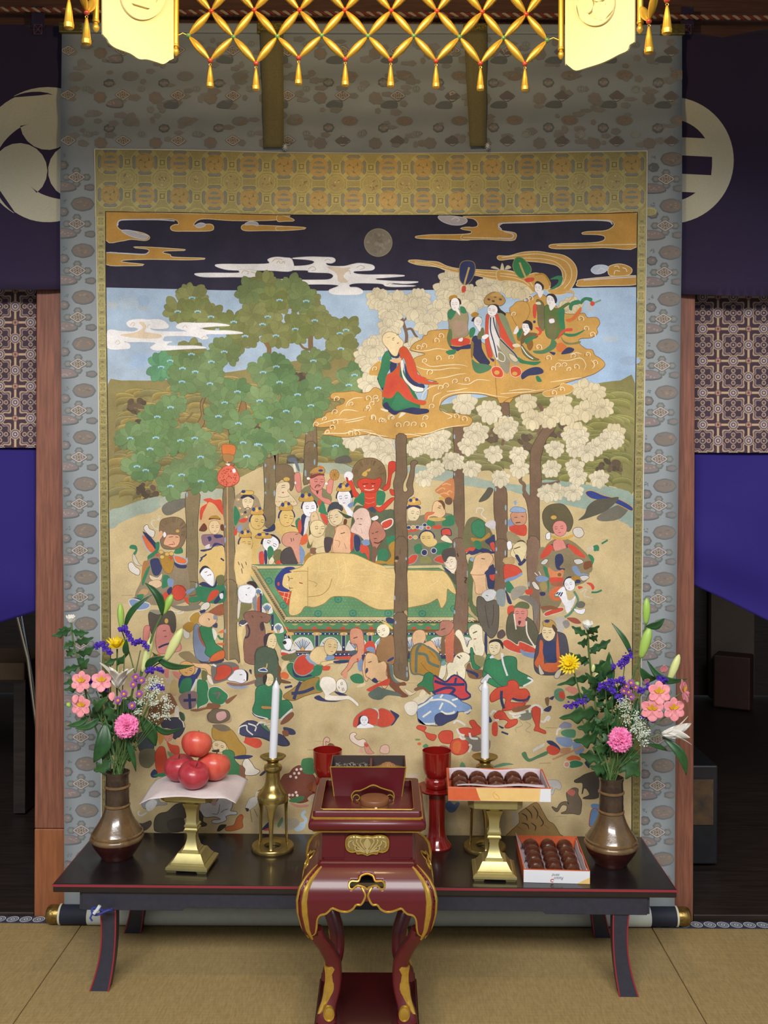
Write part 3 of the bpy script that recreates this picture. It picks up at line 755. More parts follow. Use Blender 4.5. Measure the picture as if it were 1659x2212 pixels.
# roller at the foot
rc0 = at(798, 2001, DS); zr = 0.0335; yr = DS - 0.004
X = lambda px: at(px, 1980, DS).x
MX = lambda x: Matrix.Translation((x, yr, zr)) @ Matrix.Rotation(PI / 2, 4, 'Y')
Geo().lathe([(0.0315, 0), (0.032, 0.001), (0.032, X(1402) - X(193) - 0.001), (0.0315, X(1402) - X(193))], 36, MX(X(193))).build('roller', mat('roller_silk', '#c6cabf', 0.55, var=0.04, scale=40), scroll)
m_navy = mat('navy_wrap', '#1d2030', 0.7, var=0.2, scale=200); m_bone = mat('bone_ring', '#cfcdb8', 0.5)
m_knob = mat('gilt_knob', '#8d7440', 0.38, 0.85, var=0.3, scale=90, bump=0.7, bscale=120)
for x0, x1, s in ((135, 193, -1), (1402, 1457, 1)):
    Geo().lathe([(0.0305, 0), (0.0312, 0.001), (0.0312, X(x1) - X(x0))], 36, MX(X(x0))).build('wrapped_end', m_navy, scroll)
    xe = X(x0) if s < 0 else X(x1)
    M = MX(xe) if s > 0 else Matrix.Translation((xe, yr, zr)) @ Matrix.Rotation(-PI / 2, 4, 'Y')
    Geo().lathe([(0.0318, 0), (0.0322, 0.001), (0.0322, 0.006), (0.030, 0.007)], 36, M).build('bone_ring', m_bone, scroll)
    Geo().lathe([(0.0275, 0.007), (0.029, 0.012), (0.0295, 0.03), (0.0285, 0.041), (0.024, 0.046), (0.012, 0.048), (1e-5, 0.0485)], 32, M).build('roller_knob', m_knob, scroll)

#==================================================================the painting on the scroll,shape by shape
pt=Paint(DS-0.0062,220,440,1385,1990,eps=3e-6)
A1,A2,A3=(200,310,620,1659),(600,310,1020,1659),(1000,310,1420,1659)
B1,B2,B3,B4=(220,610,560,1659),(520,610,860,1659),(780,560,1100,1659),(1080,540,1400,1659)
C1,C2,C3,C4=(220,960,520,1659),(500,960,760,1659),(720,960,980,1659),(960,920,1400,1659)
C5,C6,C7=(500,1170,800,1659),(780,1170,1080,1659),(1030,1170,1400,1659)
D1,D2,D3,D4=(270,1260,570,1659),(530,1330,830,1659),(790,1330,1090,1659),(1020,1400,1320,1659)
D5,D6,D7,D8=(280,1520,620,1659),(560,1560,900,1659),(860,1560,1200,1659),(1100,1560,1400,1659)
def fr(f): pt.frame(f[0],f[1],f[2],f[3])
def full(): pt.frame(0,0,1,1)
P,L,E=pt.P,pt.L,pt.E
RED,GRN,NAVY,WHT,PALE,FLESH,PINK,GOLD_,OCH,BRN,GRY,OLV,LBL,TEAL,INK='#cb4a3a','#2f7a58','#2b3560','#e6e4ea','#e3d6b8','#e2b58a','#d4867c','#dab974','#ad8238','#85604e','#77706a','#6c6c48','#7d93b8','#5f9a8c','#4a4038'
ORG_,DGRN,CRM='#d0733c','#3c4a3c','#dcc8a0'
def grad(x0,x1,y0,y1,c0,c1,n=24):
    """soft wash from c0 (top) to c1 (bottom) between two rows"""
    A=np.array(lin(c0));B_=np.array(lin(c1));V=[];C=[]
    for i in range(n+1):
        t=i/n;V+=[(x0,y0+(y1-y0)*t),(x1,y0+(y1-y0)*t)];C+=[tuple(A+(B_-A)*t)]*2
    pt.poly(V,C,[(2*i,2*i+1,2*i+3,2*i+2) for i in range(n)])
rnd=random.Random(11)
full()
# silk ground,sky
outl=[(228,457),(420,460),(600,464),(830,465),(1100,464),(1250,462),(1377,459),(1375,620),(1373,850),(1369,1100),(1366,1400),(1364,1985),(240,1985),(239,1400),(235,1100),(232,850),(229,620)]
pt.poly(outl,'#c8b388')
sky=[(229,612),(1375,612),(1373,850),(1372,990),(234,990),(232,850)]
pt.poly(sky,['#a6bcd6','#a9c3e0','#9db9da','#b9c2c4','#b4baba','#a8b9cc'])
for i in range(26):
    x,y=rnd.choice([(rnd.uniform(240,520),rnd.uniform(640,860)),(rnd.uniform(1270,1370),rnd.uniform(640,800))])
    E(rnd.choice(['#9db4d2','#aebfd2','#b3bcc4','#a2bbda','#adb6c0']),x,y,rnd.uniform(8,26),rnd.uniform(5,14),n=12)
pt.poly([(228,457),(420,460),(600,464),(830,465),(1100,464),(1250,462),(1377,459),(1376,620),(1250,622),(1100,625),(850,627),(700,628),(480,627),(360,624),(229,621)],'#1f2140')
# moon
E('#807a70',817,524,30.5,30.5,n=40)
for i in range(26):
    a,d=rnd.random()*6.28,24*math.sqrt(rnd.random());E(rnd.choice(['#8b8476','#766f68','#91897c','#7c766e']),817+d*math.cos(a),524+d*math.sin(a),rnd.uniform(2,6),rnd.uniform(2,5),n=9)
pt.stroke('#9a8d70',[(817+30*math.cos(t),524+30*math.sin(t)) for t in [2*PI*i/40 for i in range(40)]],1.4,closed=True)
#----hills
def hills(x0,x1,y0,y1,top,n,cols,rmin=20,rmax=44,seed=1):
    r=random.Random(seed)
    pts=sorted([(r.uniform(y0,y1),r.uniform(x0,x1)) for _ in range(n)])
    for y,x in pts:
        if y<top(x)+6: continue
        w=r.uniform(rmin,rmax);h=w*r.uniform(0.30,0.45);sl=r.uniform(-0.15,0.35)
        arcp=[(x+w*math.cos(t),y-h*math.sin(t)+sl*w*math.cos(t)*0.4) for t in [PI*i/10 for i in range(11)]]
        if min(a for a,b in arcp)<233 or max(a for a,b in arcp)>1370: continue
        c=r.choice(cols);d=tuple(v*0.62 for v in lin(c));q=tuple(v*0.83 for v in lin(c))
        m=len(arcp);V=arcp+[(a,b+h*0.9+4) for a,b in arcp]
        hi=tuple(v*1.18 for v in lin(c));dk=tuple(v*.55 for v in lin(c))
        R_=[([(a,b-2.4) for a,b in arcp],dk),([(a,b-1.6) for a,b in arcp],dk),([(a,b-1.6) for a,b in arcp],hi),([(a,b+1) for a,b in arcp],hi),([(a,b+1) for a,b in arcp],lin(c)),(V[m:],d)]
        pt.poly([p for r_,_ in R_ for p in r_],[cc for r_,cc in R_ for _ in r_],[(k*m+i,k*m+i+1,(k+1)*m+i+1,(k+1)*m+i) for k in (0,2,4) for i in range(m-1)])
def stroke_fix(s=pt):
    o=s.poly
    def poly(Pp,col,tris=None):
        if isinstance(col,tuple): col=[col]*len(Pp)
        Pp=[(min(max(a,xi(left_i,b)+.3),xi(right_i,b)-.3),max(b,456)) for a,b in Pp]
        o(Pp,col,tris)
    s.poly=poly
stroke_fix()
P('#8c8155',[(233,830),(262,822),(330,822),(400,815),(520,800),(700,770),(790,770),(800,1000),(700,1010),(560,1010),(430,1090),(360,1082),(300,1104),(237,1105),(234,960)],3)
hills(225,480,836,1085,lambda x: 834,190,['#9a8a52','#8f8150','#8a8258','#a08d56','#83794e'],16,34,3)
hills(480,790,790,1000,lambda x: 800,110,['#948552','#8c8050','#a08e5a','#858058'],18,36,4)
P('#858052',[(1095,850),(1150,842),(1240,838),(1290,828),(1340,822),(1372,828),(1371,1060),(1330,1052),(1260,1040),(1180,1035),(1080,1010),(880,1000),(870,900),(980,870)],3)
hills(1180,1372,834,1040,lambda x: 838,150,['#8d8a52','#838250','#94905a','#7d7c4c'],18,40,5)
hills(880,1180,880,1020,lambda x: 880,70,['#86825a','#7d7a52','#8d8860'],16,34,6)
# dark thickets on the hills
def thicket(cx,cy,rx_,ry_,n=14,cols=('#5a4c40','#4e463a','#665648')):
    for i in range(n):
        a,d=rnd.random()*6.28,math.sqrt(rnd.random());E(rnd.choice(cols),cx+rx_*d*math.cos(a),cy+ry_*d*math.sin(a),rnd.uniform(5,11),rnd.uniform(4,8),rnd.random(),n=10)
for q in ((296,878,18,18),(302,918,14,8),(318,1062,20,20),(362,968,24,12),(540,925,20,14),(650,815,20,9),(640,1000,20,8),(1200,915,34,26),(1150,962,30,20),(1316,1008,26,16),(1060,940,22,14)): thicket(*q)
# water and mist
P('#9aa69a',[(237,1104),(262,1096),(300,1082),(345,1072),(360,1082),(330,1106),(300,1112),(268,1128),(237,1142)],4)
P('#a5ab9a',[(345,1078),(402,1062),(404,1096),(360,1104)],3);P('#a9ae9c',[(428,1064),(480,1056),(482,1084),(430,1096)],3)
P('#93a79c',[(1060,1040),(1130,1048),(1180,1036),(1260,1046),(1320,1052),(1371,1072),(1371,1140),(1330,1120),(1290,1106),(1230,1092),(1120,1066)],3)
P('#9caa9e',[(880,1008),(940,1010),(1060,1040),(1110,1052),(1080,1060),(960,1040),(890,1026)],3);P('#a2ab98',[(560,1010),(620,1002),(720,1000),(770,1010),(770,1024),(640,1020)],3)
P('#c8b388',[(240,1150),(330,1108),(420,1092),(640,1026),(760,1030),(900,1034),(1060,1062),(1180,1090),(1300,1118),(1367,1150),(1366,1300),(240,1300)],4)
# stains of age on the lower ground
def soft(c,x,y,a,b,c2='#c8b388'):
    Q=[(x,y)]+[(x+a*math.cos(t),y+b*math.sin(t)) for t in [2*PI*i/16 for i in range(16)]]
    pt.poly(Q,[lin(c)]+[lin(c2)]*16,[(0,i+1,(i+1) % 16+1) for i in range(16)])
for i in range(60): soft(rnd.choice(['#bca57a','#b8a176','#d0bd94','#b39d76']),rnd.uniform(300,1310),rnd.uniform(1320,1800),rnd.uniform(20,60),rnd.uniform(12,40))
for i in range(80):
    x,y=rnd.uniform(250,1355),rnd.uniform(1150,1800);L('#a98f62',[(x,y),(x+rnd.uniform(6,26),y+rnd.uniform(-1,1))],rnd.uniform(.6,1.6),0)
# grey mist clouds with rays
for q in ([(352,1092),(380,1078),(420,1080),(370,1112),(352,1108)],[(1290,1116),(1330,1092),(1362,1090),(1340,1120),(1300,1126)],[(740,1000),(790,1020),(770,1014)]): P('#6e6b62',q,3)
#----gold and white bands of cloud in the night sky
CL,CW,CLN='#c0924a','#cfd3e2','#d9c9a4'
fr(A1)
def cloud(c,pts,line=CLN,lw=1.6,sm=4): P(c,pts,sm,line,lw)
cloud(CL,'110 578 500 592 1000 604 1650 612 1560 650 1200 655 980 640 900 650 860 690 880 700 1000 690 1030 715 1000 742 800 745 690 742 668 715 700 695 735 690 720 655 640 640 400 645 250 650 205 690 240 740 350 750 440 770 485 800 450 825 330 815 240 830 118 825')
cloud(CL,'116 935 300 945 430 950 480 930 470 900 350 885 500 888 760 905 770 910 620 915 600 935 660 950 690 972 930 980 940 985 800 990 500 985 300 990 245 1000 260 1015 440 1035 300 1040 118 1030')
cloud(CL,'1280 700 1330 690 1420 700 1659 712 1659 738 1480 740 1320 742 1275 728')
for pts in ('1300 690 1340 668 1400 675 1410 700 1370 690 1350 690','880 700 920 680 960 690 940 710 900 715','250 745 330 745 400 770 470 790 440 815 330 790'): P('#b6b2bb',pts,4,CW,1.4)
L('#c9cde0','215 700 225 660 300 650 560 650 700 660',2.6);L('#c9cde0','118 930 300 938 440 945 478 925',2.2)
fr(A2)
cloud(CL,'0 615 60 620 140 655 60 660 0 660');cloud(CL,'0 712 120 712 240 722 140 735 0 738')
cloud(CL,'1180 795 1300 782 1500 780 1640 770 1659 740 1560 725 1659 722 1659 815 1450 815 1220 808')
P('#b6b0b6','1375 620 1500 622 1600 640 1610 670 1560 692 1480 690 1400 660',4,CW,1.4);L('#e0dce0','1480 650 1520 630 1550 650 1530 665',1.4)
W1,W2='#e9e7ea','#d6c6b4'
def wcloud(pts): P(W1,pts,4,'#c8c6d0',0.9)
wcloud('-170 1050 0 1048 200 1045 290 1030 310 1005 250 990 120 980 260 968 380 970 470 975 490 1000 460 1020 410 1020 440 1045 560 1048 640 1030 700 1022 800 1035 825 1060 800 1080 720 1085 650 1090 660 1110 760 1120 1000 1120 1080 1130 900 1145 840 1150 850 1165 1000 1175 1200 1180 1100 1195 980 1190 1000 1205 1180 1215 1000 1222 920 1215 880 1195 700 1190 620 1200 600 1225 680 1230 725 1260 690 1282 560 1288 450 1275 440 1250 490 1230 520 1210 420 1200 200 1200 -150 1195 -180 1170 100 1165 330 1165 440 1160 475 1130 440 1105 340 1100 260 1095 235 1080 -150 1078')
P(W2,'420 1050 560 1060 620 1060 560 1130 600 1180 520 1180 500 1110',4)
for q in ('260 1070 300 1050 325 1075 290 1085','670 1060 710 1040 740 1060 700 1075','580 1095 610 1085 620 1115','540 1250 580 1235 590 1260','400 1000 430 985 450 1000','640 1250 660 1240 700 1260','930 1205 960 1190 980 1205'): L('#bfb4ac',q,1.4)
fr(A1)
wcloud('1045 1040 1100 1030 1300 1030 1500 1025 1495 990 1560 970 1640 975 1700 990 1700 1085 1500 1082 1200 1080 1100 1065')
wcloud('870 1112 1000 1105 1240 1105 1250 1080 1330 1075 1400 1090 1415 1120 1390 1140 1200 1138 950 1138');wcloud('1440 1165 1560 1160 1760 1165 1760 1198 1560 1196 1480 1185')
for q in ('1270 1110 1290 1085 1330 1095 1320 1115','1350 1095 1390 1110 1400 1130','1530 1010 1560 985 1620 990','1570 1020 1590 1000 1600 1025','1610 1025 1630 1005 1640 1025'): L('#c6b29c',q,1.5)
fr(A3)
cloud(CL,'0 625 200 622 600 615 1100 602 1485 598 1480 880 1200 885 800 895 740 870 840 858 1100 850 1200 830 1210 790 1150 775 1020 770 1060 755 1220 745 1290 700 1270 660 1180 650 800 660 400 672 320 690 300 720 330 745 440 765 450 800 410 825 200 815 0 815 0 780 60 775 75 745 0 730 0 720 110 715 130 680 90 640')
L('#cfd2e0','330 735 305 700 340 680 600 672 1000 655 1230 660 1275 690',2.6);L('#c9c3c0','350 750 420 770 430 795 400 812 300 806',3);L(CLN,'0 800 200 805 320 810',2.0);L(CLN,'800 870 1100 866 1480 860',2.0)
cloud(CL,'980 1190 1030 1160 1475 1130 1475 1200 1200 1210 990 1215');L('#c9bfc0','1030 1165 1250 1150 1475 1138',3)
cloud(CL,'1240 1090 1250 1050 1330 1030 1400 1045 1440 1075 1420 1115 1340 1128 1260 1125');P('#b9c6dc','1095 1080 1130 1045 1200 1040 1240 1060 1200 1100 1130 1110',4,CW,1.4)
for q in ('1150 1085 1180 1065 1210 1080','1290 1115 1300 1085 1340 1090','1360 1060 1390 1070 1400 1095','1290 1050 1320 1045 1335 1065'): L('#e8dcc8',q,1.6)

#----left grove: leaf clusters with small blue flowers
def leafs(cx,cy,R,c,n=9,r=rnd,wd=0.27,jit=0.25,line=True):
    rot=r.random()*6.28
    c0=np.array(lin(c))
    for i in range(n):
        a=rot+2*PI*i/n+r.uniform(-jit,jit);l=R*r.uniform(0.72,1.05);w=l*wd
        ca,sa=math.cos(a),math.sin(a)*0.9
        f=r.uniform(0.82,1.15)
        pts=[(0,0),(0.3,0.7),(0.62,1.0),(0.86,0.72),(1.0,0.0),(0.86,-0.72),(0.62,-1.0),(0.3,-0.7)]
        Q=[(cx+ca*u*l-sa*v*w,cy+sa*u*l+ca*v*w) for u,v in pts]
        Q=spline(Q,2)
        pt.fl(Q,tuple(c0*f),tuple(c0*0.72),0.6)
def bluefl(cx,cy,s=1.0):
    for i in range(4):
        x=cx+(i-1.5)*3.6*s;y=cy+abs(i-1.5)*1.4*s
        E('#8fb9c8',x,y,2.0*s,2.5*s,n=7)
        E('#b9d6da',x,y-1*s,0.9*s,1.2*s,n=6)
    E('#4f7f80',cx,cy+3*s,4*s,1.3*s,n=7)
fl1='950 155 800 300 1010 300 1150 355 1390 410 1510 560 1290 725 945 750 1155 830 720 820 625 885 850 900 985 935 845 1040 1140 1060 1430 1145 1295 1260 725 1310 585 1410 1230 1405 1440 1480 300 1635 570 1630 830 1660 980 1635 510 1750 1040 1835 1490 1680 1640 1700 1530 1825'
fl2='410 180 690 190 285 355 780 395 230 435 575 485 1110 495 1045 530 370 555 1055 690 765 820 375 880 235 940 410 1045 815 1105 1140 1075 1200 970 600 1175 200 1240 740 1290 480 1350 305 1420 600 1465 195 1705 435 1665 1000 1715 60 1825'
fl3='575 45 1180 140 420 255 525 300 955 355 1185 430 820 490'
fl4='120 330 330 160 650 150 750 420 900 460 520 60 100 100 250 20'
# trunks first,leaves over them
def trunk(pts,c='#75604c',line='#4c3d30',marks=6,seed=0):
    P(c,pts,3,line,1.3)
    Q=np.array(pt.nums(pts));r=random.Random(seed);x0,y0=Q.min(0);x1,y1=Q.max(0)
    poly=[tuple(p) for p in Q]
    for i in range(marks*4):
        x,y=r.uniform(x0,x1),r.uniform(y0,y1)
        if inside((x-3,y),poly) and inside((x+3,y),poly) and inside((x,y+14),poly):
            pt.stroke(tuple(v*r.choice([0.75,1.2,0.85]) for v in lin(c)),[(x,y),(x+r.uniform(-1.5,1.5),y+7),(x+r.uniform(-1,1),y+14)],r.uniform(0.8,2.2))
    for i in range(marks):
        x,y=r.choice([x0+3,x1-3]),r.uniform(y0,y1)
        if inside((x,y),poly): 
            full();E('#8fa7b8',x,y,1.8,r.uniform(3,7),n=8)
TR='#7d6a50'
fr(B1);trunk('985 1060 1050 1120 1080 1180 1040 1280 1050 1400 1000 1500 950 1600 960 1900 1010 1900 1010 1600 1080 1480 1060 1300 1100 1180 1010 1100','#8a7350',marks=2,seed=2)
fr(B1);trunk('1480 1240 1520 1300 1500 1400 1430 1460 1440 1540 1430 1650 1410 1903 1340 1903 1350 1620 1310 1500 1350 1450 1430 1400','#8f6c48',marks=2,seed=3);fr(B1);L('#8a7048','1420 640 1410 700 1400 790',9);L('#7d6a4a','960 1370 900 1440 840 1480 800 1440',5)
fr(B2);L('#866c4a','220 570 270 640 300 700 290 800',10);L('#866c4a','300 650 380 640 400 700',5);L('#7d6848','740 540 735 620 740 720',11);L('#7d6848','620 640 660 690 720 710',5)
fr(B2);trunk('320 1560 380 1560 390 1903 330 1903',TR,seed=4);fr(B2);trunk('720 1440 790 1480 790 1903 680 1903 690 1600',TR,seed=5)
fr(C1);trunk('1020 560 1160 580 1165 700 1140 1000 1150 1300 1140 1600 1180 1880 1010 1880 1010 1400 1015 1000 1000 720','#837358',seed=6)
fr(C1);trunk('1455 540 1570 520 1590 800 1580 1100 1600 1500 1590 1880 1455 1880 1470 1300 1455 900','#837358',seed=7)
fr(D1);trunk('1180 0 1330 0 1340 300 1330 600 1370 940 1320 900 1180 880 1190 500','#837358',seed=8)
fr(C2);trunk('450 200 560 180 610 0 560 0 610 300 600 700 590 1100 450 1100 460 700 450 400','#7c6c52',seed=9);fr(C2);trunk('1020 0 1165 0 1160 400 1000 560 1005 300','#75654e',seed=10)
fr(D1);trunk('730 0 870 0 860 120 760 140','#837358',seed=12)
cols=['#7d8252','#78824e','#838858','#728456'];cols2=['#6d885c','#668456','#748c60','#608055']
for f,s in ((B1,fl1),(B2,fl2),(B2,fl4),(C1,fl3)):
    fr(f);C=sorted(pt.nums(s),key=lambda p: p[1])
    full()
    for k,(x,y) in enumerate(C):
        c=rnd.choice(cols if y<780 else cols2)
        if x<360 and 740<y<830: c='#5f9570'
        for q in range(2): leafs(x+rnd.uniform(-16,16),y+rnd.uniform(-9,13),30,c,8)
        leafs(x,y,39,c,9)
for f,s in ((B1,fl1),(B2,fl2),(C1,fl3)):
    fr(f);C=pt.nums(s);full()
    for x,y in C: bluefl(x,y,1.0)
# white cloud drifting over the grove
fr(B1)
P(W1,'60 510 200 515 330 520 385 495 350 475 290 470 262 430 300 400 400 388 480 395 560 390 640 400 700 450 680 485 560 490 510 480 520 500 600 515 780 520 900 515 790 480 800 445 860 425 1000 430 1200 430 1350 455 1200 462 1060 475 1040 490 1150 508 1350 510 1490 535 1300 545 1120 545 1100 565 1120 590 1060 600 1000 575 900 565 700 565 655 580 650 620 740 625 700 640 690 665 800 670 1000 670 1100 692 900 700 650 715 560 715 512 690 540 665 570 640 480 628 300 628 240 625 290 650 295 690 240 702 60 690',4,'#d4d2d8',0.9)
P('#dfcab2','200 550 340 530 430 480 390 420 440 420 470 470 460 520 620 550 600 590 400 590 240 570',4)
for q in ('330 460 350 435 325 425 300 450','140 640 170 610 190 640 160 655','850 480 880 455 900 480','1050 590 1080 565 1100 585','480 480 490 450 510 445'): L('#cfc4bc',q,1.6)
fr(B2);P(W1,'930 95 980 60 1030 45 1040 10 1130 10 1150 50 1230 60 1290 95 1250 125 1120 130 980 125',4,'#cfcdd4',0.9)
# small stilt-legged deer and birds in the far meadow,tiny foam marks
fr(B2);P('#5e5c52','490 1830 560 1815 590 1850 585 1900 570 1903 560 1860 520 1860 505 1900 495 1870',3);P('#5d5a55','1010 1850 1120 1820 1170 1870 1150 1903 1000 1903',3)

#----right grove: cream blossoms
def blossom(cx,cy,R,r=rnd,c='#d3c8ac'):
    c0=np.array(lin(c))
    for i,a in enumerate((-2.75,-0.4,-1.95,-1.2,-1.57,2.85,0.3,2.2,0.95,1.57)):
        a+=r.uniform(-.12,.12);l=R*(0.95 if i<5 else 0.86)*r.uniform(.9,1.08);w=l*0.34
        ca,sa=math.cos(a),math.sin(a)*(0.85 if i<5 else 1.0)
        pts=[(0.02,0),(0.22,0.75),(0.55,1.0),(0.84,0.62),(1.0,0),(0.84,-0.62),(0.55,-1.0),(0.22,-0.75)]
        Q=spline([(cx+ca*u*l-sa*v*w,cy+sa*u*l+ca*v*w) for u,v in pts],2)
        f=r.uniform(0.92,1.06)
        pt.fl(Q,tuple(np.minimum(c0*f,0.95)),tuple(c0*0.6),0.8)
    for i in range(5): pt.stroke(tuple(c0*0.5),[(cx+(i-2)*1.6,cy-0.5),(cx+(i-2)*2.4,cy-6-(i % 2)*2)],0.7)
TRR='#745c4c'
fr(B3);L(TRR,'500 960 510 850 480 740 450 650 415 600',7);L(TRR,'480 690 540 620',4);L(TRR,'500 790 560 780 600 840 640 890',5)
fr(B3);trunk('1050 1900 1130 1890 1130 2074 1040 2074',TRR,marks=2,seed=21);fr(B3);trunk('1560 1560 1640 1570 1659 1800 1600 1850',TRR,marks=1,seed=22);fr(B3);trunk('420 2000 500 1990 500 2074 410 2074',TRR,marks=1,seed=23)
fr(B4);L(TRR,'60 1660 70 1760 60 1880',9);L(TRR,'430 1720 470 1800 440 1990 430 2074',8)
fr(C4);trunk('820 0 860 0 900 20 830 110 800 200 780 300 790 480 770 560 770 1207 680 1207 690 800 670 620 640 560 660 540 690 570 700 560 700 250 720 160 760 90',TRR,seed=24)
fr(C4);L(TRR,'620 410 620 450 650 480 650 530 690 590',8);L(TRR,'760 470 860 470 940 450',5);L(TRR,'350 80 400 40',6);L(TRR,'480 110 470 160',6)
fr(C4);trunk('75 0 155 0 150 250 160 600 160 800 150 900 170 1100 190 1207 90 1207 70 900 80 700 70 500 85 250',TRR,seed=25)
fr(C4);trunk('415 500 500 510 510 700 510 900 500 1207 430 1207 430 900 405 700',TRR,seed=26)
bl={B3: (34,'190 450 390 480 650 450 330 620 600 560 330 770 160 970 730 730 870 580 1010 230 950 350 1440 300 1230 480 600 1010 1150 1620 1440 1710 1290 1950 1620 1890 1000 480 1180 400 1600 250 1330 430 60 1100 130 1200 100 1400 80 2000 250 2020 700 2020 850 1990'),
      B4: (31,'160 430 250 440 940 1560 680 1720 290 1710 950 1800 1150 1770 360 1900 60 2000 560 1880 850 2040 1280 2060 760 1850 1060 1600 740 690 800 640'),
      C4: (26,'245 60 510 40 400 230 600 240 610 350 85 290 215 350 460 430 1035 90 900 190 1060 190 1160 220 1310 120 870 350 1090 420 1060 340 1260 430 830 550 910 540 1050 540 190 170 1390 110 1100 100 1240 170'),
      C3: (25,'530 110 760 140 1110 60 1410 80 1410 330 1250 470 1620 230 1330 10 1200 20 1500 10'),
      B2: (30,'1400 1790 1560 1820 1400 690 1480 190 1560 310 1560 480 1180 1660 1330 1650 1490 1670')}
for f,(R,s) in bl.items():
    fr(f);C=sorted(pt.nums(s),key=lambda p: p[1]);full()
    for x,y in C: blossom(x,y,R*0.92,c='#d8cdb2' if f !=B4 else '#d6c8a6')
fr(A3);
for q in ('240 1060 270 1050 310 1075','320 1080 335 1020 350 1075','360 1075 380 1040 410 1060'): P('#d3c9ae',q,4,'#9a8f76',.8)

#----golden cloud carrying the heavenly visitors
GC='#c79a54'
fr(B3)
P(GC,'530 20 620 12 740 25 860 35 960 80 1100 110 1300 120 1500 130 1700 140 1700 230 1500 225 1300 180 1100 150 950 120 860 85 740 70 620 55',4,CLN,1.6)
for q in ('600 30 760 40 900 80 1080 120','600 45 740 55 880 95 1000 130','1250 135 1450 150 1659 160','1280 160 1450 190 1659 205'): L('#e6d6b0',q,1.2)
fr(B4)
P(GC,'-20 70 100 70 250 30 420 20 560 40 700 60 800 120 855 210 850 320 800 420 740 480 650 500 560 480 540 440 640 430 700 370 700 250 650 180 560 150 420 130 300 120 150 95 0 110',4,CLN,1.6)
for q in ('20 85 200 60 420 45 600 75 740 130 800 230 790 340 720 430','200 90 420 95 600 125 700 200 740 290 700 390'): L('#e6d6b0',q,1.4)
P(GC,'-20 230 150 250 300 280 400 260 500 290 560 370 540 440 480 440 380 470 330 420 250 370 100 340 -20 340',4,CLN,1.5)
for q in ('0 260 150 280 300 320 370 410','0 290 150 310 260 345 330 400'): L('#e6d6b0',q,1.3)
fr(B3)
P(GC,'560 990 600 940 680 900 700 860 740 850 760 810 860 795 960 790 1010 800 1200 830 1300 900 1500 1000 1700 900 1700 1560 1500 1545 1350 1510 1150 1500 1000 1530 920 1580 880 1640 880 1690 930 1720 1000 1720 1100 1740 1180 1750 1240 1790 1230 1840 1180 1870 1000 1880 850 1920 700 1970 550 2000 400 2010 250 1990 80 1960 -80 1980 -200 1990 -330 1970 -420 1960 -380 1900 -300 1870 -460 1880 -530 1850 -500 1790 -420 1770 -380 1720 -280 1700 -280 1650 -200 1620 -190 1560 -330 1560 -320 1500 -200 1490 -80 1480 0 1500 90 1490 150 1440 230 1480 240 1600 300 1650 700 1600 760 1400 850 1370 700 1330 640 1260 590 1190 600 1110 720 1060 560 1020',4,'#8a5f30',1.2)
P(GC,'90 1290 110 1220 170 1160 220 1150 220 1290 150 1300',4,CLN,1.3)
fr(B4)
P(GC,'-30 800 200 700 330 560 480 500 700 700 860 720 940 710 980 760 1080 760 1115 820 1080 880 1090 930 1020 980 900 990 880 1040 960 1110 1030 1120 1060 1180 1110 1210 1165 1260 1160 1310 1060 1380 950 1420 820 1460 700 1500 560 1560 400 1600 250 1610 100 1660 -30 1650',4,'#8a5f30',1.2)
P(GC,'480 1600 560 1570 660 1540 700 1500 800 1520 825 1560 760 1610 640 1630 520 1640',4,CLN,1.2);P(GC,'110 680 150 620 200 580 300 590 330 700 250 850 200 860',4,'#8a5f30',1)
def curl(x,y,r,d=1,c='#e8d8b4',w=1.5):
    Q=[(x+d*r*(1-i/16)*math.cos(i*0.42+2.6),y+r*(1-i/16)*math.sin(i*0.42+2.6)) for i in range(14)]
    L(c,Q,w,2)
def curls(f,s,r,d=1):
    fr(f)
    a=[float(t) for t in s.split()]
    for x,y in zip(a[::2],a[1::2]): curl(x+5,y+5,r,d,'#9a6c34',1.1);curl(x,y,r*rnd.uniform(.85,1.1),rnd.choice([-1,1]),'#ecdcba',1.5)
curls(B3,'890 860 840 910 700 970 640 990 860 1110 720 1140 780 1270 1020 1100 1180 1350 1060 1370 900 1440 960 1420 180 1580 130 1620 60 1680 130 1780 340 1770 220 1810 520 1850 600 1850 410 1860 730 1780 800 1650 600 1490 1150 1790 1060 1760 690 1860 160 1230',40)
curls(B2,'1170 1285 1340 1225 1430 1215 1020 1230 1340 1320 1000 1370 990 1470 960 1530 920 1580 890 1440 800 1500 1220 1590 1150 1590 1390 1420 1600 1430 1500 1460',36)
curls(B4,'830 1190 660 1295 730 1290 850 1310 780 1340 540 1210 590 1330 900 770 960 880 1030 950 690 1560 600 1600 160 720 430 1090 330 540 290 560 1060 1260 980 1170',38)
fr(B3)
for q in ('570 1010 660 1030 760 1020 860 1000 980 1020','690 1150 780 1200 920 1190 1080 1180 1200 1200','600 1190 700 1230 860 1240 1000 1220 1120 1225','820 1340 960 1320 1080 1290 1180 1280','1080 1390 1200 1400 1300 1350 1450 1360','680 1580 700 1500 780 1430 900 1410','960 1480 1060 1470 1200 1440','800 1600 820 1530 900 1490','880 1640 900 1560 1000 1510 1150 1490 1350 1500 1500 1530 1659 1550','900 1700 960 1730 1020 1760 960 1790','400 1970 550 1960 700 1990','600 1950 750 1950 900 1900 1050 1870 1200 1850','-100 1900 50 1930 200 1970 300 1985','-480 1850 -300 1800 -150 1790'): L('#ecdcba',q,1.7,taper=True)
fr(B2)
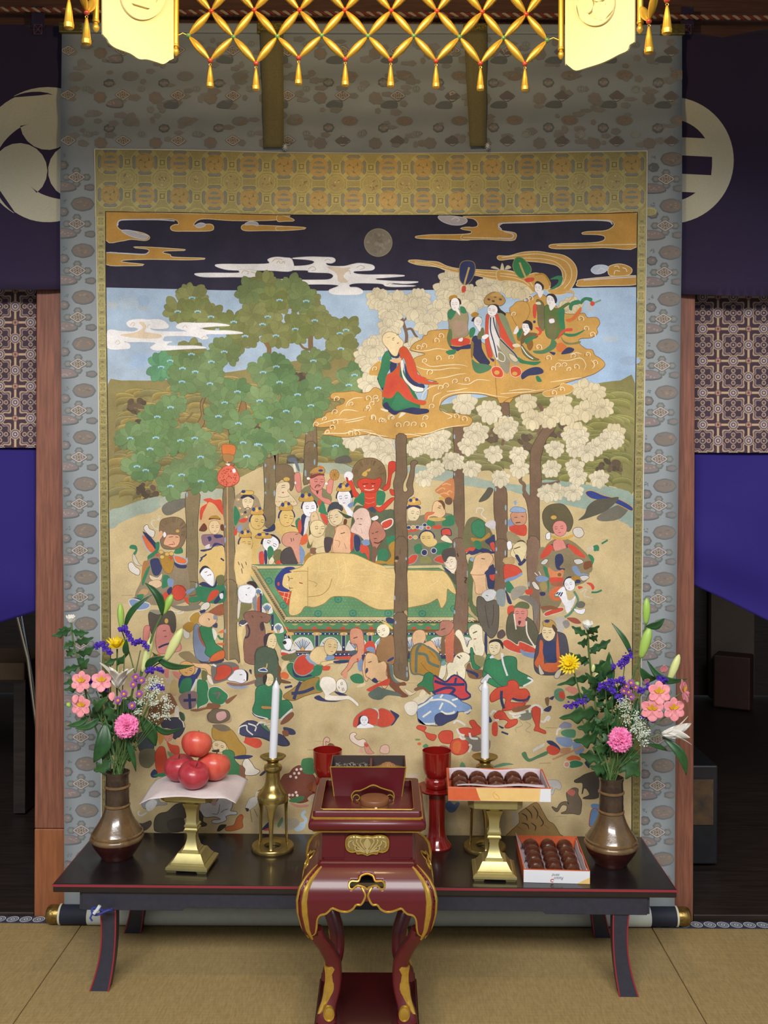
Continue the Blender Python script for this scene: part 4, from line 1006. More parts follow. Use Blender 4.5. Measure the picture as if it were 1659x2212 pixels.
for q in ('1110 1310 1130 1260 1200 1220 1290 1215','1040 1400 1080 1350 1160 1345 1240 1360','1080 1460 1200 1440 1320 1410','1100 1480 1220 1460 1300 1440','860 1600 950 1590 1100 1590 1250 1550 1400 1570','1320 1620 1400 1590 1500 1640 1600 1650'): L('#ecdcba',q,1.8,taper=True)
fr(B4)
for q in ('560 1480 700 1460 820 1440 920 1430','0 1610 150 1600 300 1590 500 1560','650 1230 760 1240 900 1210 960 1280 940 1350','100 1580 250 1560 400 1570','780 1170 860 1150 920 1170','870 1150 900 1230','1020 1230 1060 1290 1030 1330'): L('#ecdcba',q,1.7,taper=True)

#----figures. face(): oval head with brows,eyes,nose and mouth
def face(cx,cy,rx_,ry_,skin,rot=0.0,dx=0.0,sex=0,ink='#5d4a40',ear=0):
    (X,Y),=pt.nums([(cx,cy)]);k=pt.k;a,b=rx_*k,ry_*k;c,s=math.cos(rot),math.sin(rot)
    T=lambda u,v: (X+u*a*c-v*b*s,Y+u*a*s+v*b*c)
    Q=spline([T(u,v) for u,v in ((0,-1),(.62,-.82),(.95,-.3),(.92,.25),(.62,.78),(0,1.02),(-.62,.78),(-.92,.25),(-.95,-.3),(-.62,-.82))],3)
    o=(pt.ox,pt.oy,pt.k);full()
    if ear: pt.poly(spline([T(ear*1.0+u*.16,.05+v*.28) for u,v in ((0,-1),(1,0),(0,1),(-1,0))],3),skin)
    pt.fl(Q,skin,ink,max(0.6,a*.05))
    lw=max(0.7,a*0.075)
    for sg in (-1,1):
        e=sg*.40+dx
        if abs(e)<.85:
            pt.stroke(ink,[T(e-.2,-.02),T(e,.05),T(e+.2,-.02)],lw)
            pt.stroke(ink,[T(e-.24,-.2),T(e,-.29),T(e+.22,-.22)],lw*.8)
    pt.stroke(tuple(v*.72 for v in lin(skin)),[T(dx+.04,-.05),T(dx+.12*(1 if dx>=0 else -1),.28),T(dx-.02,.32)],lw*.8)
    pt.stroke('#b5473e' if sex else '#8a4a3e',[T(dx-.16,.54),T(dx,.57),T(dx+.16,.53)],lw*1.1)
    pt.ox,pt.oy,pt.k=o
def hairline(col,pts,w): L(col,pts,w)

#===the three visitors on the cloud (elder monk in front)
fr(B3)
P(NAVY,'180 1340 230 1300 300 1420 260 1500',3);P('#27704c','300 1020 330 1060 400 1130 400 1230 330 1300 270 1300 290 1480 250 1560 240 1640 330 1700 600 1690 660 1620 500 1300 420 1100',3)
P(GRN,'245 1090 300 1030 340 1120 330 1200 280 1300 270 1400 230 1440 190 1330 220 1220',4,'#1f4f3c',.8)
P(NAVY,'300 1010 340 1040 400 1110 450 1050 430 1000 400 1090 350 1100 320 1060',3);P(NAVY,'330 1150 400 1160 380 1260 330 1280',3)
P('#c9502f','290 1300 360 1260 420 1180 440 1100 420 1000 450 970 500 990 540 1040 600 1160 620 1240 640 1300 720 1330 760 1370 870 1390 760 1400 640 1380 560 1340 520 1260 500 1150 470 1100 440 1190 430 1300 460 1340 520 1420 600 1560 720 1590 700 1630 600 1610 500 1560 440 1500 400 1480 340 1550 250 1540 240 1500 270 1400',4,'#8c6a50',1)
P(RED,'300 1320 400 1300 440 1330 380 1480 300 1530 260 1480',4);P(RED,'470 1350 520 1440 560 1540 640 1590 560 1580 480 1530 450 1460',4);P(RED,'520 1060 570 1130 600 1230 640 1290 720 1340 640 1360 590 1300',4)
P('#e4dfd6','440 1160 470 1130 480 1200 470 1270 520 1360 600 1420 690 1440 690 1480 600 1480 540 1420 470 1330',4,INK,.8);P(NAVY,'490 1160 520 1260 570 1340 640 1390 700 1400 710 1440 640 1430 560 1390 500 1310',4)
P(GRN,'400 1490 460 1540 520 1580 640 1660 600 1690 480 1660 400 1690 340 1640 380 1560',3);P('#26305a','240 1640 290 1600 330 1660 400 1700 560 1660 660 1670 750 1680 750 1720 640 1740 560 1730 450 1710 380 1745 310 1710',4)
P(FLESH,'320 1130 400 1110 450 1110 430 1160 370 1160',3);P(PALE,'225 1670 300 1690 290 1710 230 1690',3);P(PALE,'450 1720 500 1725 440 1770 420 1775',3)
P('#e6d0a6','240 880 270 830 330 815 400 840 430 880 470 920 465 970 430 1000 400 1080 350 1070 300 1000 250 940',4,'#8a745a',1.0);L(INK,'350 890 375 880',1.4);L(INK,'345 905 370 905',1);L('#b5473e','405 945 420 935',2);L('#8a745a','290 880 330 870',.8);L(INK,'395 850 420 840',1.2)
# tall court lady at left of the group
P('#9a8c6e','970 600 1010 560 1080 560 1160 570 1200 640 1190 760 1200 840 1130 880 1010 900 980 860 985 740',4,'#6a5f4a',.9);P(GRN,'975 590 1030 540 1060 600 1000 680 970 640',3);P(GRN,'1110 530 1160 540 1180 600 1120 600',3)
P('#a88f7c','1030 700 1170 700 1180 820 1060 850',3);P('#5f6f4a','960 880 990 780 1020 820 1010 980 980 960',3);P(RED,'1010 900 1140 880 1220 900 1200 960 1100 970 1020 960',4);P(NAVY,'1000 970 1100 980 1230 950 1230 1000 1120 1010 1080 1030 1010 1000',3);P(GRN,'950 1030 1060 1010 1050 1060 980 1070',3);P(WHT,'1100 890 1140 880 1130 920 1090 915',3)
P('#2a2632','990 480 1010 440 1060 430 1110 450 1120 500 1090 510 1010 540',4);P(OCH,'980 440 1000 410 1050 400 1080 420 1060 450 1000 460',4);face(1052,505,50,72,'#ebe7e8',-.05,-.1,1);P('#ebe7e8','1060 570 1090 560 1110 630 1080 600',3)
P('#253363','1110 70 1140 30 1200 20 1260 40 1275 110 1250 200 1200 270 1150 280 1110 230 1105 140',4,'#8a7a50',1.6);L('#c0a060','1210 90 1190 160 1170 230 1155 290',4);P(RED,'1130 310 1170 300 1170 360 1130 370',3)
# kneeling lady in navy
P('#2b3156','1250 880 1290 860 1340 900 1350 1000 1400 1100 1440 1160 1380 1200 1320 1150 1260 1080 1240 960',4,'#20243c',.8);P(GRN,'1215 790 1260 760 1280 800 1250 870 1215 870',3);P(OLV,'1340 780 1370 770 1380 850 1320 900 1300 860',3);P('#8d6d3c','1230 930 1260 940 1250 1100 1230 1090',3);P('#4c7a5a','1240 1120 1300 1160 1450 1190 1440 1240 1330 1280 1260 1240',4)
P('#2a2632','1235 690 1260 650 1320 640 1350 660 1300 690 1260 700',4);P(OCH,'1230 620 1270 590 1320 610 1300 640 1250 650',3);face(1308,700,45,58,'#ebe7e8',.15,.2,1);P('#ebe7e8','1290 750 1340 750 1330 810',3)
# queen in red with a tall gold crown
P('#8f8878','1440 640 1560 620 1659 760 1659 1260 1560 1200 1480 1000',3);P(RED,'1400 640 1430 620 1450 700 1420 820 1440 950 1470 1080 1430 1100 1400 1000 1390 850',4,'#7a6a50',.9);P('#d9d4d2','1440 640 1500 620 1510 760 1560 900 1640 1000 1700 1100 1600 1060 1520 960 1540 1060 1520 1130 1470 1020 1430 850',4,'#777777',.8)
L(NAVY,'1450 650 1450 800 1490 950 1520 1100',2.6);L(NAVY,'1480 650 1500 760 1560 900 1659 1010',2.6);P(RED,'1500 625 1540 620 1590 700 1640 820 1700 900 1700 960 1620 880 1550 760',4,'#7a6a50',.9)
P('#8d8568','1540 1040 1600 1080 1600 1140 1540 1120',4,'#e4dfd0',1.4);P(NAVY,'1440 1110 1490 1120 1480 1150',3);P(WHT,'1350 870 1400 840 1430 860 1380 900',3)
P('#241f28','1420 540 1450 510 1520 500 1560 560 1620 610 1600 650 1560 620 1500 580',4);face(1470,575,58,62,'#ebe7e8',.2,-.15,1);P('#b08a52','1380 450 1420 400 1480 370 1540 380 1600 430 1610 480 1560 520 1500 500 1420 510 1385 490',4,'#6f5530',1);
for x,y in ((1430,450),(1500,420),(1560,450),(1480,470)): E('#5d4630',x,y,18,12,.3)
P(RED,'1460 1240 1500 1205 1560 1220 1590 1280 1570 1320 1490 1310',4,'#e8c8b8',1);E('#d0a050',1520,1270,30,25)
fr(B4)
P(RED,'0 760 40 860 100 980 160 1080 130 1110 60 1040 0 960',4,'#7a6a50',.9);P('#a39c84','0 980 80 1060 180 1160 240 1250 160 1290 60 1180 0 1100',4);L(NAVY,'0 1000 80 1080 160 1160 200 1220',2.5);P('#cfc4a8','100 1160 150 1180 200 1230 170 1255 120 1220',4,INK,.8);P(NAVY,'240 1390 320 1330 420 1310 480 1340 480 1380 400 1400 320 1410 250 1450',4);P(RED,'120 1330 170 1305 225 1330 235 1390 180 1420 130 1400',4,'#e8c8b8',1);E('#d0a050',165,1385,30,22);P(GRN,'200 1200 280 1240 380 1250 460 1250 400 1290 300 1280 220 1260',4);P(GRN,'400 1420 430 1410 470 1470 420 1475',3)
P('#7f8a6a','-20 720 60 740 140 940 180 1060 120 1020 60 900',4);P(PALE,'140 1060 200 1050 230 1080 160 1090',3)
# two tall attendants at right
P('#6f6a4c','410 560 480 590 500 700 490 900 430 840 420 700',4,'#4a4632',.8);P(RED,'370 620 410 620 400 760 370 740',3);P('#58713f','500 640 560 620 640 660 740 600 780 600 700 660 660 760 700 870 720 930 640 980 600 1000 520 960 500 800',4,'#3c4a30',.9);P(GRN,'650 680 720 660 720 780 730 880 690 880 660 800',4);P(OLV,'530 740 620 760 640 880 610 1000 540 960',3)
P('#4c7a58','580 990 640 1050 600 1110 500 1160 400 1160 370 1130 480 1120 560 1060',4);P(RED,'640 1000 680 920 740 880 810 880 800 910 720 920 670 980',4);P(ORG_,'730 780 800 760 850 700 900 640 910 680 860 760 780 810',4);P(GRN,'770 640 800 580 880 560 900 600 820 620 800 680',4);P(GRN,'900 570 950 530 1030 540 1020 580 960 560 910 610',4);E(RED,1035,600,26,26);L('#7a9a6a','1060 590 1130 560',3)
P(GRN,'560 330 640 290 700 300 690 370 620 430 560 440 640 380 650 330',4);P('#c9a878','700 480 780 450 830 470 820 540 760 580 820 500 780 480',4)
P(ORG_,'630 1060 700 1040 760 1110 740 1140 650 1140',4);P(NAVY,'550 1140 620 1150 600 1180',3);P(NAVY,'760 1090 830 1110 800 1150 700 1170 690 1150',4);P('#7d7a52','680 960 720 1020 800 1040 900 1020 880 1050 760 1060 700 1020',4);P(GRN,'700 930 790 940 860 930 960 890 860 960 760 970',4)
face(430,425,44,58,'#ebe7e8',.12,-.2,1);P('#2a2632','385 385 410 350 450 360 490 400 480 450 460 400 420 375',4);P('#ebe7e8','420 470 490 460 450 540',3);face(572,560,52,66,'#ebe7e8',.15,-.15,1);P('#2a2632','515 520 550 490 610 500 640 560 620 600 600 540 560 510',4);P('#ebe7e8','550 610 630 600 570 680',3);P(PALE,'400 590 440 580 460 610 410 610',3);P(WHT,'550 780 600 770 610 810 560 820',3)
P('#2b7a50','150 150 180 90 230 85 280 120 340 190 340 250 280 300 230 310 180 260 150 200',4,'#8a8a50',1.4);L('#c0a060','220 140 250 220 290 310',4);P(RED,'280 320 380 310 370 350 300 360',3);L(OCH,'390 280 480 270 540 330 560 400',4)
# kneeling lady right of the queen
P('#8a6a3a','200 900 260 880 280 960 240 1020 190 1000',4);P('#6c5a3a','260 940 400 930 420 980 300 1020 230 1060',4);P(GRN,'190 920 250 880 240 940 210 990',3);P(OLV,'240 1060 290 1120 380 1200 440 1230 350 1230 260 1160',4,'#3c4a30',.8);L(WHT,'240 1080 300 1170 370 1220',2);P(GRN,'280 1000 360 970 400 970 300 1060',3);P(RED,'390 870 440 870 470 910 450 950 400 960 440 920',4);P('#8a6030','300 1060 360 1010 370 1080 330 1130',4)
face(295,865,48,64,'#ebe7e8',-.1,-.15,1);P('#2a2632','250 820 300 785 360 820 360 900 330 880 310 830',4);E(NAVY,385,805,16,16);P('#ebe7e8','270 930 330 910 280 960',3);P('#ebe7e8','150 930 190 850 210 900 180 940',3)
fr(A3);P('#c09a5a','240 1290 300 1265 330 1304 240 1304',3)

#===treasure pole with the red begging-bag by the left grove
fr(C1);P(ORG_,'1440 10 1500 0 1590 20 1590 100 1560 130 1460 120 1440 80',4,'#7d5a38',1.2);P('#a87a4c','1450 120 1570 130 1560 200 1470 205',3,'#7d5a38',1);L('#c89c6c','1500 200 1500 800 1510 1880',2.6,0);P('#d9705a','1430 300 1480 260 1560 260 1620 340 1640 410 1600 470 1500 500 1420 470 1385 410 1400 340',4,'#b04030',1.4)
for i in range(60):
    a,d=rnd.random()*6.28,math.sqrt(rnd.random());E('#b8382c',1510+110*d*math.cos(a),390+100*d*math.sin(a),rnd.uniform(5,13),rnd.uniform(4,8),rnd.random()*3,n=6)
P(WHT,'1560 300 1590 290 1600 330 1570 340',3);P(WHT,'1480 235 1530 230 1520 255',3)
fr(D1);L('#c89c6c','1236 0 1236 500 1240 920',2.4,0)

#===far-left guardian with bushy hair
fr(C1)
P('#8f7f68','560 1340 700 1280 860 1320 1000 1400 1010 1880 420 1880 480 1600',4)
P('#d96f46','480 1090 560 1120 620 1220 650 1270 590 1290 530 1220',4,'#9fb4cc',2);P(NAVY,'490 1040 560 1080 640 1170 680 1200 650 1260 600 1200 520 1100',4);P('#ded6d0','500 1000 540 960 570 1010 630 1040 610 1110 550 1070',4,INK,1)
P(GRN,'640 1180 690 1170 670 1290 560 1370 550 1330 640 1260',3);P(GRN,'900 1230 950 1225 970 1290 900 1310 860 1290',3);P('#d96f46','870 1330 1000 1370 1000 1420 900 1410',4,'#9fb4cc',2);P(NAVY,'850 1400 940 1440 1010 1440 1000 1480 900 1470',3)
P(GRN,'330 1240 350 1200 410 1210 425 1270 390 1330 375 1300 400 1260',4);P('#c8c0b0','370 1320 390 1320 440 1420 480 1450 420 1440 375 1390',4,INK,.8);P('#d8d0c8','320 1430 360 1410 400 1460 450 1500 440 1560 380 1540 330 1500',4,INK,1.0)
P(NAVY,'580 1380 670 1360 700 1420 720 1480 680 1560 620 1560 590 1480',4);P('#a97448','490 1420 530 1390 560 1440 500 1600 480 1680 470 1600',4);P(GRN,'540 1480 580 1460 520 1620 490 1690 480 1620',3);P(OCH,'700 1330 830 1340 860 1420 820 1540 740 1500',4,'#7a5a30',1);P('#d4c2a4','570 1560 660 1590 720 1540 700 1620 600 1620',4,INK,.8);P('#d9b896','570 1640 680 1620 720 1680 640 1720 560 1700',4,INK,.6)
for x,y in ((710,1285),(780,1310),(830,1305),(720,1345)): E('#d6b266',x,y,26,22,0,line='#7a5a30',lw=.8)
P(GRN,'740 1560 810 1580 800 1680 720 1720 720 1640',3);P(LBL,'790 1600 860 1620 840 1700 790 1680',3);P(RED,'640 1310 690 1320 660 1340',3);P(RED,'800 1340 850 1350 830 1380',3)
P('#7f6a52','690 1000 710 910 780 880 880 870 960 900 1005 980 1000 1120 950 1220 880 1250 740 1240 700 1150 730 1100 760 1060 700 1060',4,'#5c4a38',1.2)
for i in range(34):
    a=rnd.uniform(-2.9,.5);L('#6b563f',[(845+110*math.cos(a),1040+110*math.sin(a)),(845+160*math.cos(a),1030+165*math.sin(a))],.9,0)
P('#dba583','760 1120 790 1080 860 1080 920 1090 930 1150 900 1210 850 1230 790 1210 740 1190',4,'#7a5040',1);L(INK,'800 1110 850 1100',1.3);L(INK,'880 1105 915 1110',1.3);L(INK,'850 1160 870 1190 830 1195',1);L('#8a4038','800 1200 850 1190',1.5);P('#dba583','680 1060 710 1030 730 1070 700 1130 670 1120',3);P(WHT,'735 1060 755 1045 770 1090 740 1110',3);E('#c9a050',905,1035,22,18)
for q in ('590 960 600 910 640 905','600 940 620 990 680 1020','660 890 690 910 680 860 715 855'): L('#cfc8bc',q,2)
P(RED,'850 1720 880 1690 960 1690 1000 1740 990 1790 940 1840 880 1830 850 1790',4,'#8c2f2a',1);P(RED,'720 1800 780 1760 840 1860 730 1870',4);P(LBL,'990 1760 1080 1720 1110 1730 1020 1790',3);P(ORG_,'1140 1760 1190 1750 1210 1800 1150 1820',4);P(GRN,'1050 1830 1140 1820 1130 1880 1040 1880',3);P(NAVY,'780 1740 830 1700 840 1760 790 1800',3)
P('#b59068','480 1730 560 1740 520 1800 430 1800',3);P(GRN,'420 1800 500 1790 480 1850 430 1860',3);P(NAVY,'330 1850 400 1830 500 1870 340 1880',3)
# guardian with flame halo beside the pole
P('#cfa878','1200 760 1300 690 1420 740 1450 850 1440 1000 1200 1000 1180 880',4);P(RED,'1170 880 1180 760 1260 700 1210 660 1290 640 1340 660 1420 660 1440 720 1450 840 1400 790 1350 720 1280 690 1240 760 1210 820 1190 900',4)
P('#6a3a2c','1165 1010 1220 940 1260 1000 1230 1040 1170 1035',4);P('#6a3a2c','1420 960 1455 960 1455 1030 1420 1020',3);P('#8a6a7a','1200 1080 1300 1070 1440 1080 1460 1200 1330 1220 1220 1210 1190 1140',4);P(NAVY,'1260 1110 1300 1100 1310 1140 1280 1160 1270 1130',3);P(NAVY,'1340 1080 1440 1085 1440 1110 1360 1120',3);P(NAVY,'1180 1260 1300 1240 1340 1180 1400 1180 1460 1210 1460 1230 1390 1200 1330 1230 1290 1270 1200 1280',3);P('#d0c8d0','1240 1210 1290 1190 1280 1240 1240 1240',3)
face(1345,990,68,82,'#e0c49a',0,.1);P('#4a342c','1275 900 1310 860 1400 870 1415 900 1340 890',3);P(OCH,'1280 880 1320 850 1380 850 1410 890 1340 880',3)
P('#d9b876','1220 1290 1300 1260 1380 1220 1460 1240 1465 1560 1340 1580 1240 1470 1180 1400',4);P('#d9b876','1170 1430 1250 1400 1250 1470 1170 1480',3)
for q in ('1180 1360 1230 1330 1250 1310','1170 1400 1200 1360','1420 1360 1460 1390'): L(NAVY,q,3.4)
# white-faced kneeling lady at the tree
P(GRN,'1140 1700 1300 1690 1460 1680 1460 1880 1200 1880 1130 1780',4);P(NAVY,'1160 1670 1220 1640 1290 1680 1340 1690 1370 1580 1380 1640 1350 1710 1240 1700',4);P(OLV,'1370 1580 1450 1560 1460 1660 1390 1680',3);P(RED,'1290 1780 1340 1740 1400 1750 1360 1820 1260 1880 1270 1830',4);P(NAVY,'1380 1830 1450 1740 1455 1800 1390 1880',3)
P('#20263f','1165 1520 1200 1460 1250 1450 1300 1490 1330 1540 1250 1500 1190 1560',4);P('#ecebf2','1180 1540 1230 1480 1290 1490 1330 1540 1340 1600 1330 1690 1270 1660 1220 1610 1190 1570',4,'#888888',.9);L(INK,'1230 1530 1260 1520',1.2);L(INK,'1260 1570 1290 1555',1.2);L('#c04a4a','1295 1560 1305 1550',2.5)

#===back rows of mourners
fr(C2)
P('#9a8a70','60 700 330 700 420 900 460 1100 380 1200 60 1200',3);P(GRN,'40 850 90 900 120 1000 60 1120 30 1050',3);P(RED,'90 1060 160 1020 230 1020 180 1080',3);P(RED,'40 1180 90 1150 70 1250 35 1240',3);P(LBL,'90 1130 140 1120 140 1180 80 1200',3)
face(225,790,80,105,'#ddc9a4',.05,.05);P('#23284a','125 730 180 690 250 690 310 730 305 760 230 720 150 750',4);P('#d5b05e','120 690 160 640 230 640 300 650 290 690 200 690',4,'#7a5a30',1);E('#2a3a70',165,650,30,22);P('#4a3a30','170 930 200 915 210 940 185 955',3);L(INK,'180 890 230 870 260 890',1.6)
for x,y in ((110,880),(140,960),(260,990),(200,1000),(90,760),(300,900)): E('#d0a060',x,y,24,18);E(WHT,x+10,y,7,7)
# weeping king looking up
P('#72604a','610 300 660 280 770 280 840 330 870 420 860 560 820 640 780 560 700 480 620 520',4,'#54483a',1.2)
P('#dcc8a6','620 600 650 540 720 520 790 530 800 600 770 640 800 680 880 770 900 830 800 850 620 850 610 700',4,'#8a745a',1);L(INK,'690 570 740 560',1.3);L(INK,'690 595 740 590',1.2);P('#a85a4c','690 660 725 655 715 675',3);E('#c9a050',760,480,45,28);L('#8a745a','640 720 720 730 800 710',1)
for x in range(620,900,40): E('#d0a868',x,790,14,10)
# red king raising both arms
P('#7b7a5a','960 640 1080 560 1250 600 1350 660 1380 780 1200 820 1000 760',4);P(PINK,'870 420 930 390 950 460 960 600 950 650 910 650 880 560',4,'#8a4a44',1);P(PINK,'1340 500 1400 480 1390 600 1370 680 1310 640',4,'#8a4a44',1);P('#5f6a78','780 200 880 190 940 350 920 370 860 250 800 240',3);L('#d6d0bc','860 270 880 380',5);E('#b98a4a',1420,420,62,72,0,line='#8a5a30',lw=1);
for i in range(10): a=i*.628;L('#8a5a30',[(1420,420),(1420+58*math.cos(a),420+66*math.sin(a))],.8,0)
P(PINK,'1100 560 1240 600 1250 720 1350 760 1380 830 1280 800 1180 720 1100 640',4,'#8a4a44',.8);face(1180,510,105,125,PINK,.05,.25,0,'#6a2f30');P('#7a3a34','1080 450 1130 410 1260 400 1280 430 1200 430 1110 470',4);P('#b58a50','1080 400 1120 340 1220 300 1280 340 1270 400 1180 390',4,'#6a5030',1);E('#2a3a70',1230,360,32,18);E('#d0683a',1235,315,22,18);P('#5a2a30','1165 640 1200 640 1185 690',3);L('#5a2a30','1150 600 1180 560 1230 570',1.8);E(WHT,880,530,12,20);E(WHT,1060,470,22,18);E(WHT,1310,540,18,16)
P(RED,'1190 780 1240 780 1270 860 1260 900 1210 880',3);P(GRN,'1250 780 1290 850 1300 950 1200 920',3)
# crowned ladies and golden attendants
def crown(cx,cy,w,h):
    P('#c89c50',[(cx-w,cy+h),(cx-w*.9,cy),(cx-w*.3,cy-h*.6),(cx,cy-h),(cx+w*.4,cy-h*.5),(cx+w,cy),(cx+w,cy+h)],3,'#7a5a30',1)
    E('#2a3a7a',cx-w*.55,cy-h*.2,w*.3,h*.5);E('#2a3a7a',cx+w*.5,cy-h*.4,w*.26,h*.4);E('#dcb866',cx,cy,w*.25,h*.5)
def lady(cx,cy,rx_,ry_,skin,rot=0,dx=0,hair='#20263f',hw=22):
    P(hair,[(cx-rx_*1.12,cy+ry_*.1),(cx-rx_*1.05,cy-ry_*.6),(cx-rx_*.4,cy-ry_*1.2),(cx+rx_*.4,cy-ry_*1.2),(cx+rx_*1.05,cy-ry_*.6),(cx+rx_*1.1,cy),(cx,cy-ry_*.5)],4)
    face(cx,cy,rx_,ry_,skin,rot,dx,1)
def gold_person(cx,cy,rx_,ry_,rot=.15,dx=.25):
    lady(cx,cy,rx_,ry_,'#dab974',rot,dx,'#1f2c6a');crown(cx-rx_*.1,cy-ry_*1.4,rx_*.8,ry_*.5)
P('#dab974','600 1080 700 1060 860 1080 900 1150 920 1240 800 1300 640 1220 600 1150',4);gold_person(760,1010,100,120)
P('#dab974','240 1100 330 1050 440 1130 430 1240 300 1240',4);gold_person(360,1060,100,110)
P('#dab974','70 1400 140 1330 300 1340 340 1420 380 1500 350 1787 55 1787',4);gold_person(200,1370,95,105,0,.1);P('#dab974','280 1240 420 1260 390 1420 320 1420',3)
P(GRN,'880 1060 940 1010 960 1100 950 1200 900 1160',3);P(RED,'920 1060 970 1040 980 1130 950 1230 920 1200',4);P(NAVY,'960 1000 1010 950 1030 1000 1000 1130 1030 1180 990 1290 940 1270 970 1160',4);P('#d9d4d8','1020 1020 1080 1000 1060 1100 1030 1200 980 1300 1000 1200',3);P(RED,'1230 950 1290 960 1330 1060 1310 1110 1250 1030',4,'#77806a',1.4);P(GRN,'1200 920 1290 910 1340 980 1280 960 1240 950',3)
lady(1075,880,98,115,'#ecebf2',-.05,.1);crown(1030,720,90,60);P('#d9bd94','1100 960 1160 930 1200 1040 1130 1080 1090 1040',4,'#8a745a',1);L(INK,'1120 990 1140 990',1.2)
lady(1570,730,100,120,'#ecebf2',-.12,-.15);crown(1560,570,90,55);P('#ecebf2','1540 850 1600 840 1659 960 1620 980',3)
lady(540,1370,115,105,'#ecebf2',.5,.1,'#20263f');crown(440,1250,100,40);P(GRN,'500 1430 540 1400 580 1450 570 1530 520 1590 495 1530',4);P(RED,'380 1500 440 1480 450 1640 390 1650',4,'#9fb4cc',1.6);P(NAVY,'450 1470 490 1480 490 1640 460 1640',3);P(OLV,'580 1480 680 1450 720 1580 700 1640 600 1640',4);P(RED,'620 1610 690 1590 720 1640 620 1645',3);P(PALE,'520 1600 560 1550 590 1600 560 1650 520 1650',3,INK,.7)
P(NAVY,'430 1180 520 1150 590 1090 600 1180 500 1210',3);P(NAVY,'830 1110 900 1140 830 1130',3)
P('#4a4448','690 1500 760 1430 830 1430 880 1500 910 1640 700 1640',4,'#2f2a2c',1.2);P('#d29682','700 1290 740 1230 850 1210 940 1230 980 1290 940 1370 950 1450 960 1560 930 1640 890 1560 830 1420 750 1400 700 1350',4,'#7a4a40',1);L(INK,'820 1290 830 1340',1.6);L(INK,'850 1290 860 1330',1.4);L(INK,'880 1240 920 1235',1.4);P(LBL,'940 1400 1010 1480 1000 1600 950 1640',4)
P('#d8653e','960 1290 1040 1230 1050 1340 960 1390',3);P(OLV,'1060 1100 1080 1060 1060 1300 1040 1420 1100 1420 1110 1300',3);P(OCH,'1000 1560 1080 1480 1090 1560 1020 1640',3)
P('#e0cb9e','1090 1240 1060 1300 1090 1390 1130 1300 1130 1440 1280 1440 1280 1280 1200 1240',3);face(1185,1160,105,115,'#e0cb9e',0,.3,0);P(BRN,'1090 1430 1170 1430 1160 1510 1090 1500',3);P('#e0cb9e','1170 1440 1280 1410 1320 1490 1180 1500',3,INK,.6)
P('#8a8060','1300 1150 1400 1060 1440 1180 1440 1340 1300 1340',4);P('#3c4450','1320 920 1350 830 1430 790 1510 820 1540 900 1480 920 1340 940',4);face(1420,1010,95,115,'#dcc8a2',-.12,-.35,0);P('#4a4048','1280 1290 1390 1290 1400 1380 1350 1480 1290 1480',3);P('#e2b490','1430 1200 1440 1140 1540 1110 1600 1130 1640 1240 1640 1480 1520 1500 1380 1480 1400 1340 1440 1290',4,'#8a5a44',1);L(INK,'1500 1220 1560 1215',1.6);L('#a06a50','1440 1310 1500 1330 1480 1400',1);L('#a06a50','1560 1330 1590 1420',1)
fr(C3)
P('#56624c','280 900 420 850 560 870 700 900 860 960 860 1640 560 1640 240 1500',4)
# red demon king with bushy hair and many arms
P('#7a6448','260 400 290 300 370 220 470 190 580 200 680 270 720 380 720 520 680 620 560 520 420 500 340 600 290 540',4,'#54432f',1.2)
for i in range(30):
    a=rnd.uniform(-3.1,0.0);L('#654f38',[(490+150*math.cos(a),420+140*math.sin(a)),(490+215*math.cos(a),410+205*math.sin(a))],1,0)
RD='#cc3f30'
P(RD,'400 620 600 620 620 720 580 850 440 880 410 760',4,'#8c2a22',1.2);P(RD,'350 500 440 470 560 490 640 460 660 520 600 640 500 660 400 640 340 560',4,'#8c2a22',1);L('#7a1f1a','400 550 480 540',2);L('#7a1f1a','520 540 580 540',2);L('#f0d0c0','430 620 500 630 560 615',2);E('#f0e0d0',430,575,12,8);E('#f0e0d0',545,575,12,8);L('#e07a60','440 730 500 745 560 730',1.4);L('#e07a60','440 800 500 815 570 790',1.4)
P(RD,'170 450 250 500 280 560 310 640 350 690 320 730 270 700 250 600 190 510',4,'#8c2a22',1);P(RD,'770 250 830 235 880 270 870 340 810 400 790 500 770 600 700 640 690 590 740 540 760 420 760 320',4,'#8c2a22',1);P(RD,'780 620 840 640 850 700 800 690',4,'#8c2a22',1);P(RD,'720 800 800 740 840 750 740 860 640 930 560 860 640 870',4,'#8c2a22',1)
E('#eceaf0',210,435,62,62,line='#b0aab0',lw=1);P('#b03a30','170 450 200 460 210 510 180 490',3);P('#c9a050','400 400 440 370 470 400 450 440 400 430',4);P('#c9a050','440 370 510 330 500 370',3);P(GRN,'330 720 390 660 430 680 420 840 330 800 280 860 290 760',4);P(GRN,'610 640 700 650 720 720 680 830 600 830 590 740',4);P('#3c4a5c','480 880 560 860 590 940 520 930',3)
lady(150,740,98,118,'#ecebf2',-.12,-.1);crown(140,590,85,50);P('#ecebf2','130 850 190 850 290 960 260 1000 200 970',3);P('#c9a868','90 840 130 840 190 960 140 940',3);P(LBL,'200 830 280 790 270 860 220 870',3)
P('#3c4450','-20 800 60 810 130 860 120 920 -20 910',3);face(40,1000,95,110,'#dcc8a2',-.12,-.35);P(DGRN,'60 910 160 960 260 1000 180 1020 110 960',3);P('#6d3f2a','150 1030 190 1040 180 1100 140 1100',3)
P('#e2c2b4','300 930 370 880 450 890 500 960 520 1060 500 1200 490 1330 440 1330 400 1290 340 1240 240 1200 260 1130 300 1060 270 980',4,'#8a6a60',1);L(INK,'320 1030 350 1020',1.4);L(INK,'370 1020 400 1030',1.4);L('#8a4a3e','350 1100 390 1105',1.6);L('#b59a90','300 1150 330 1200',1);L('#b59a90','380 1150 400 1230',1)
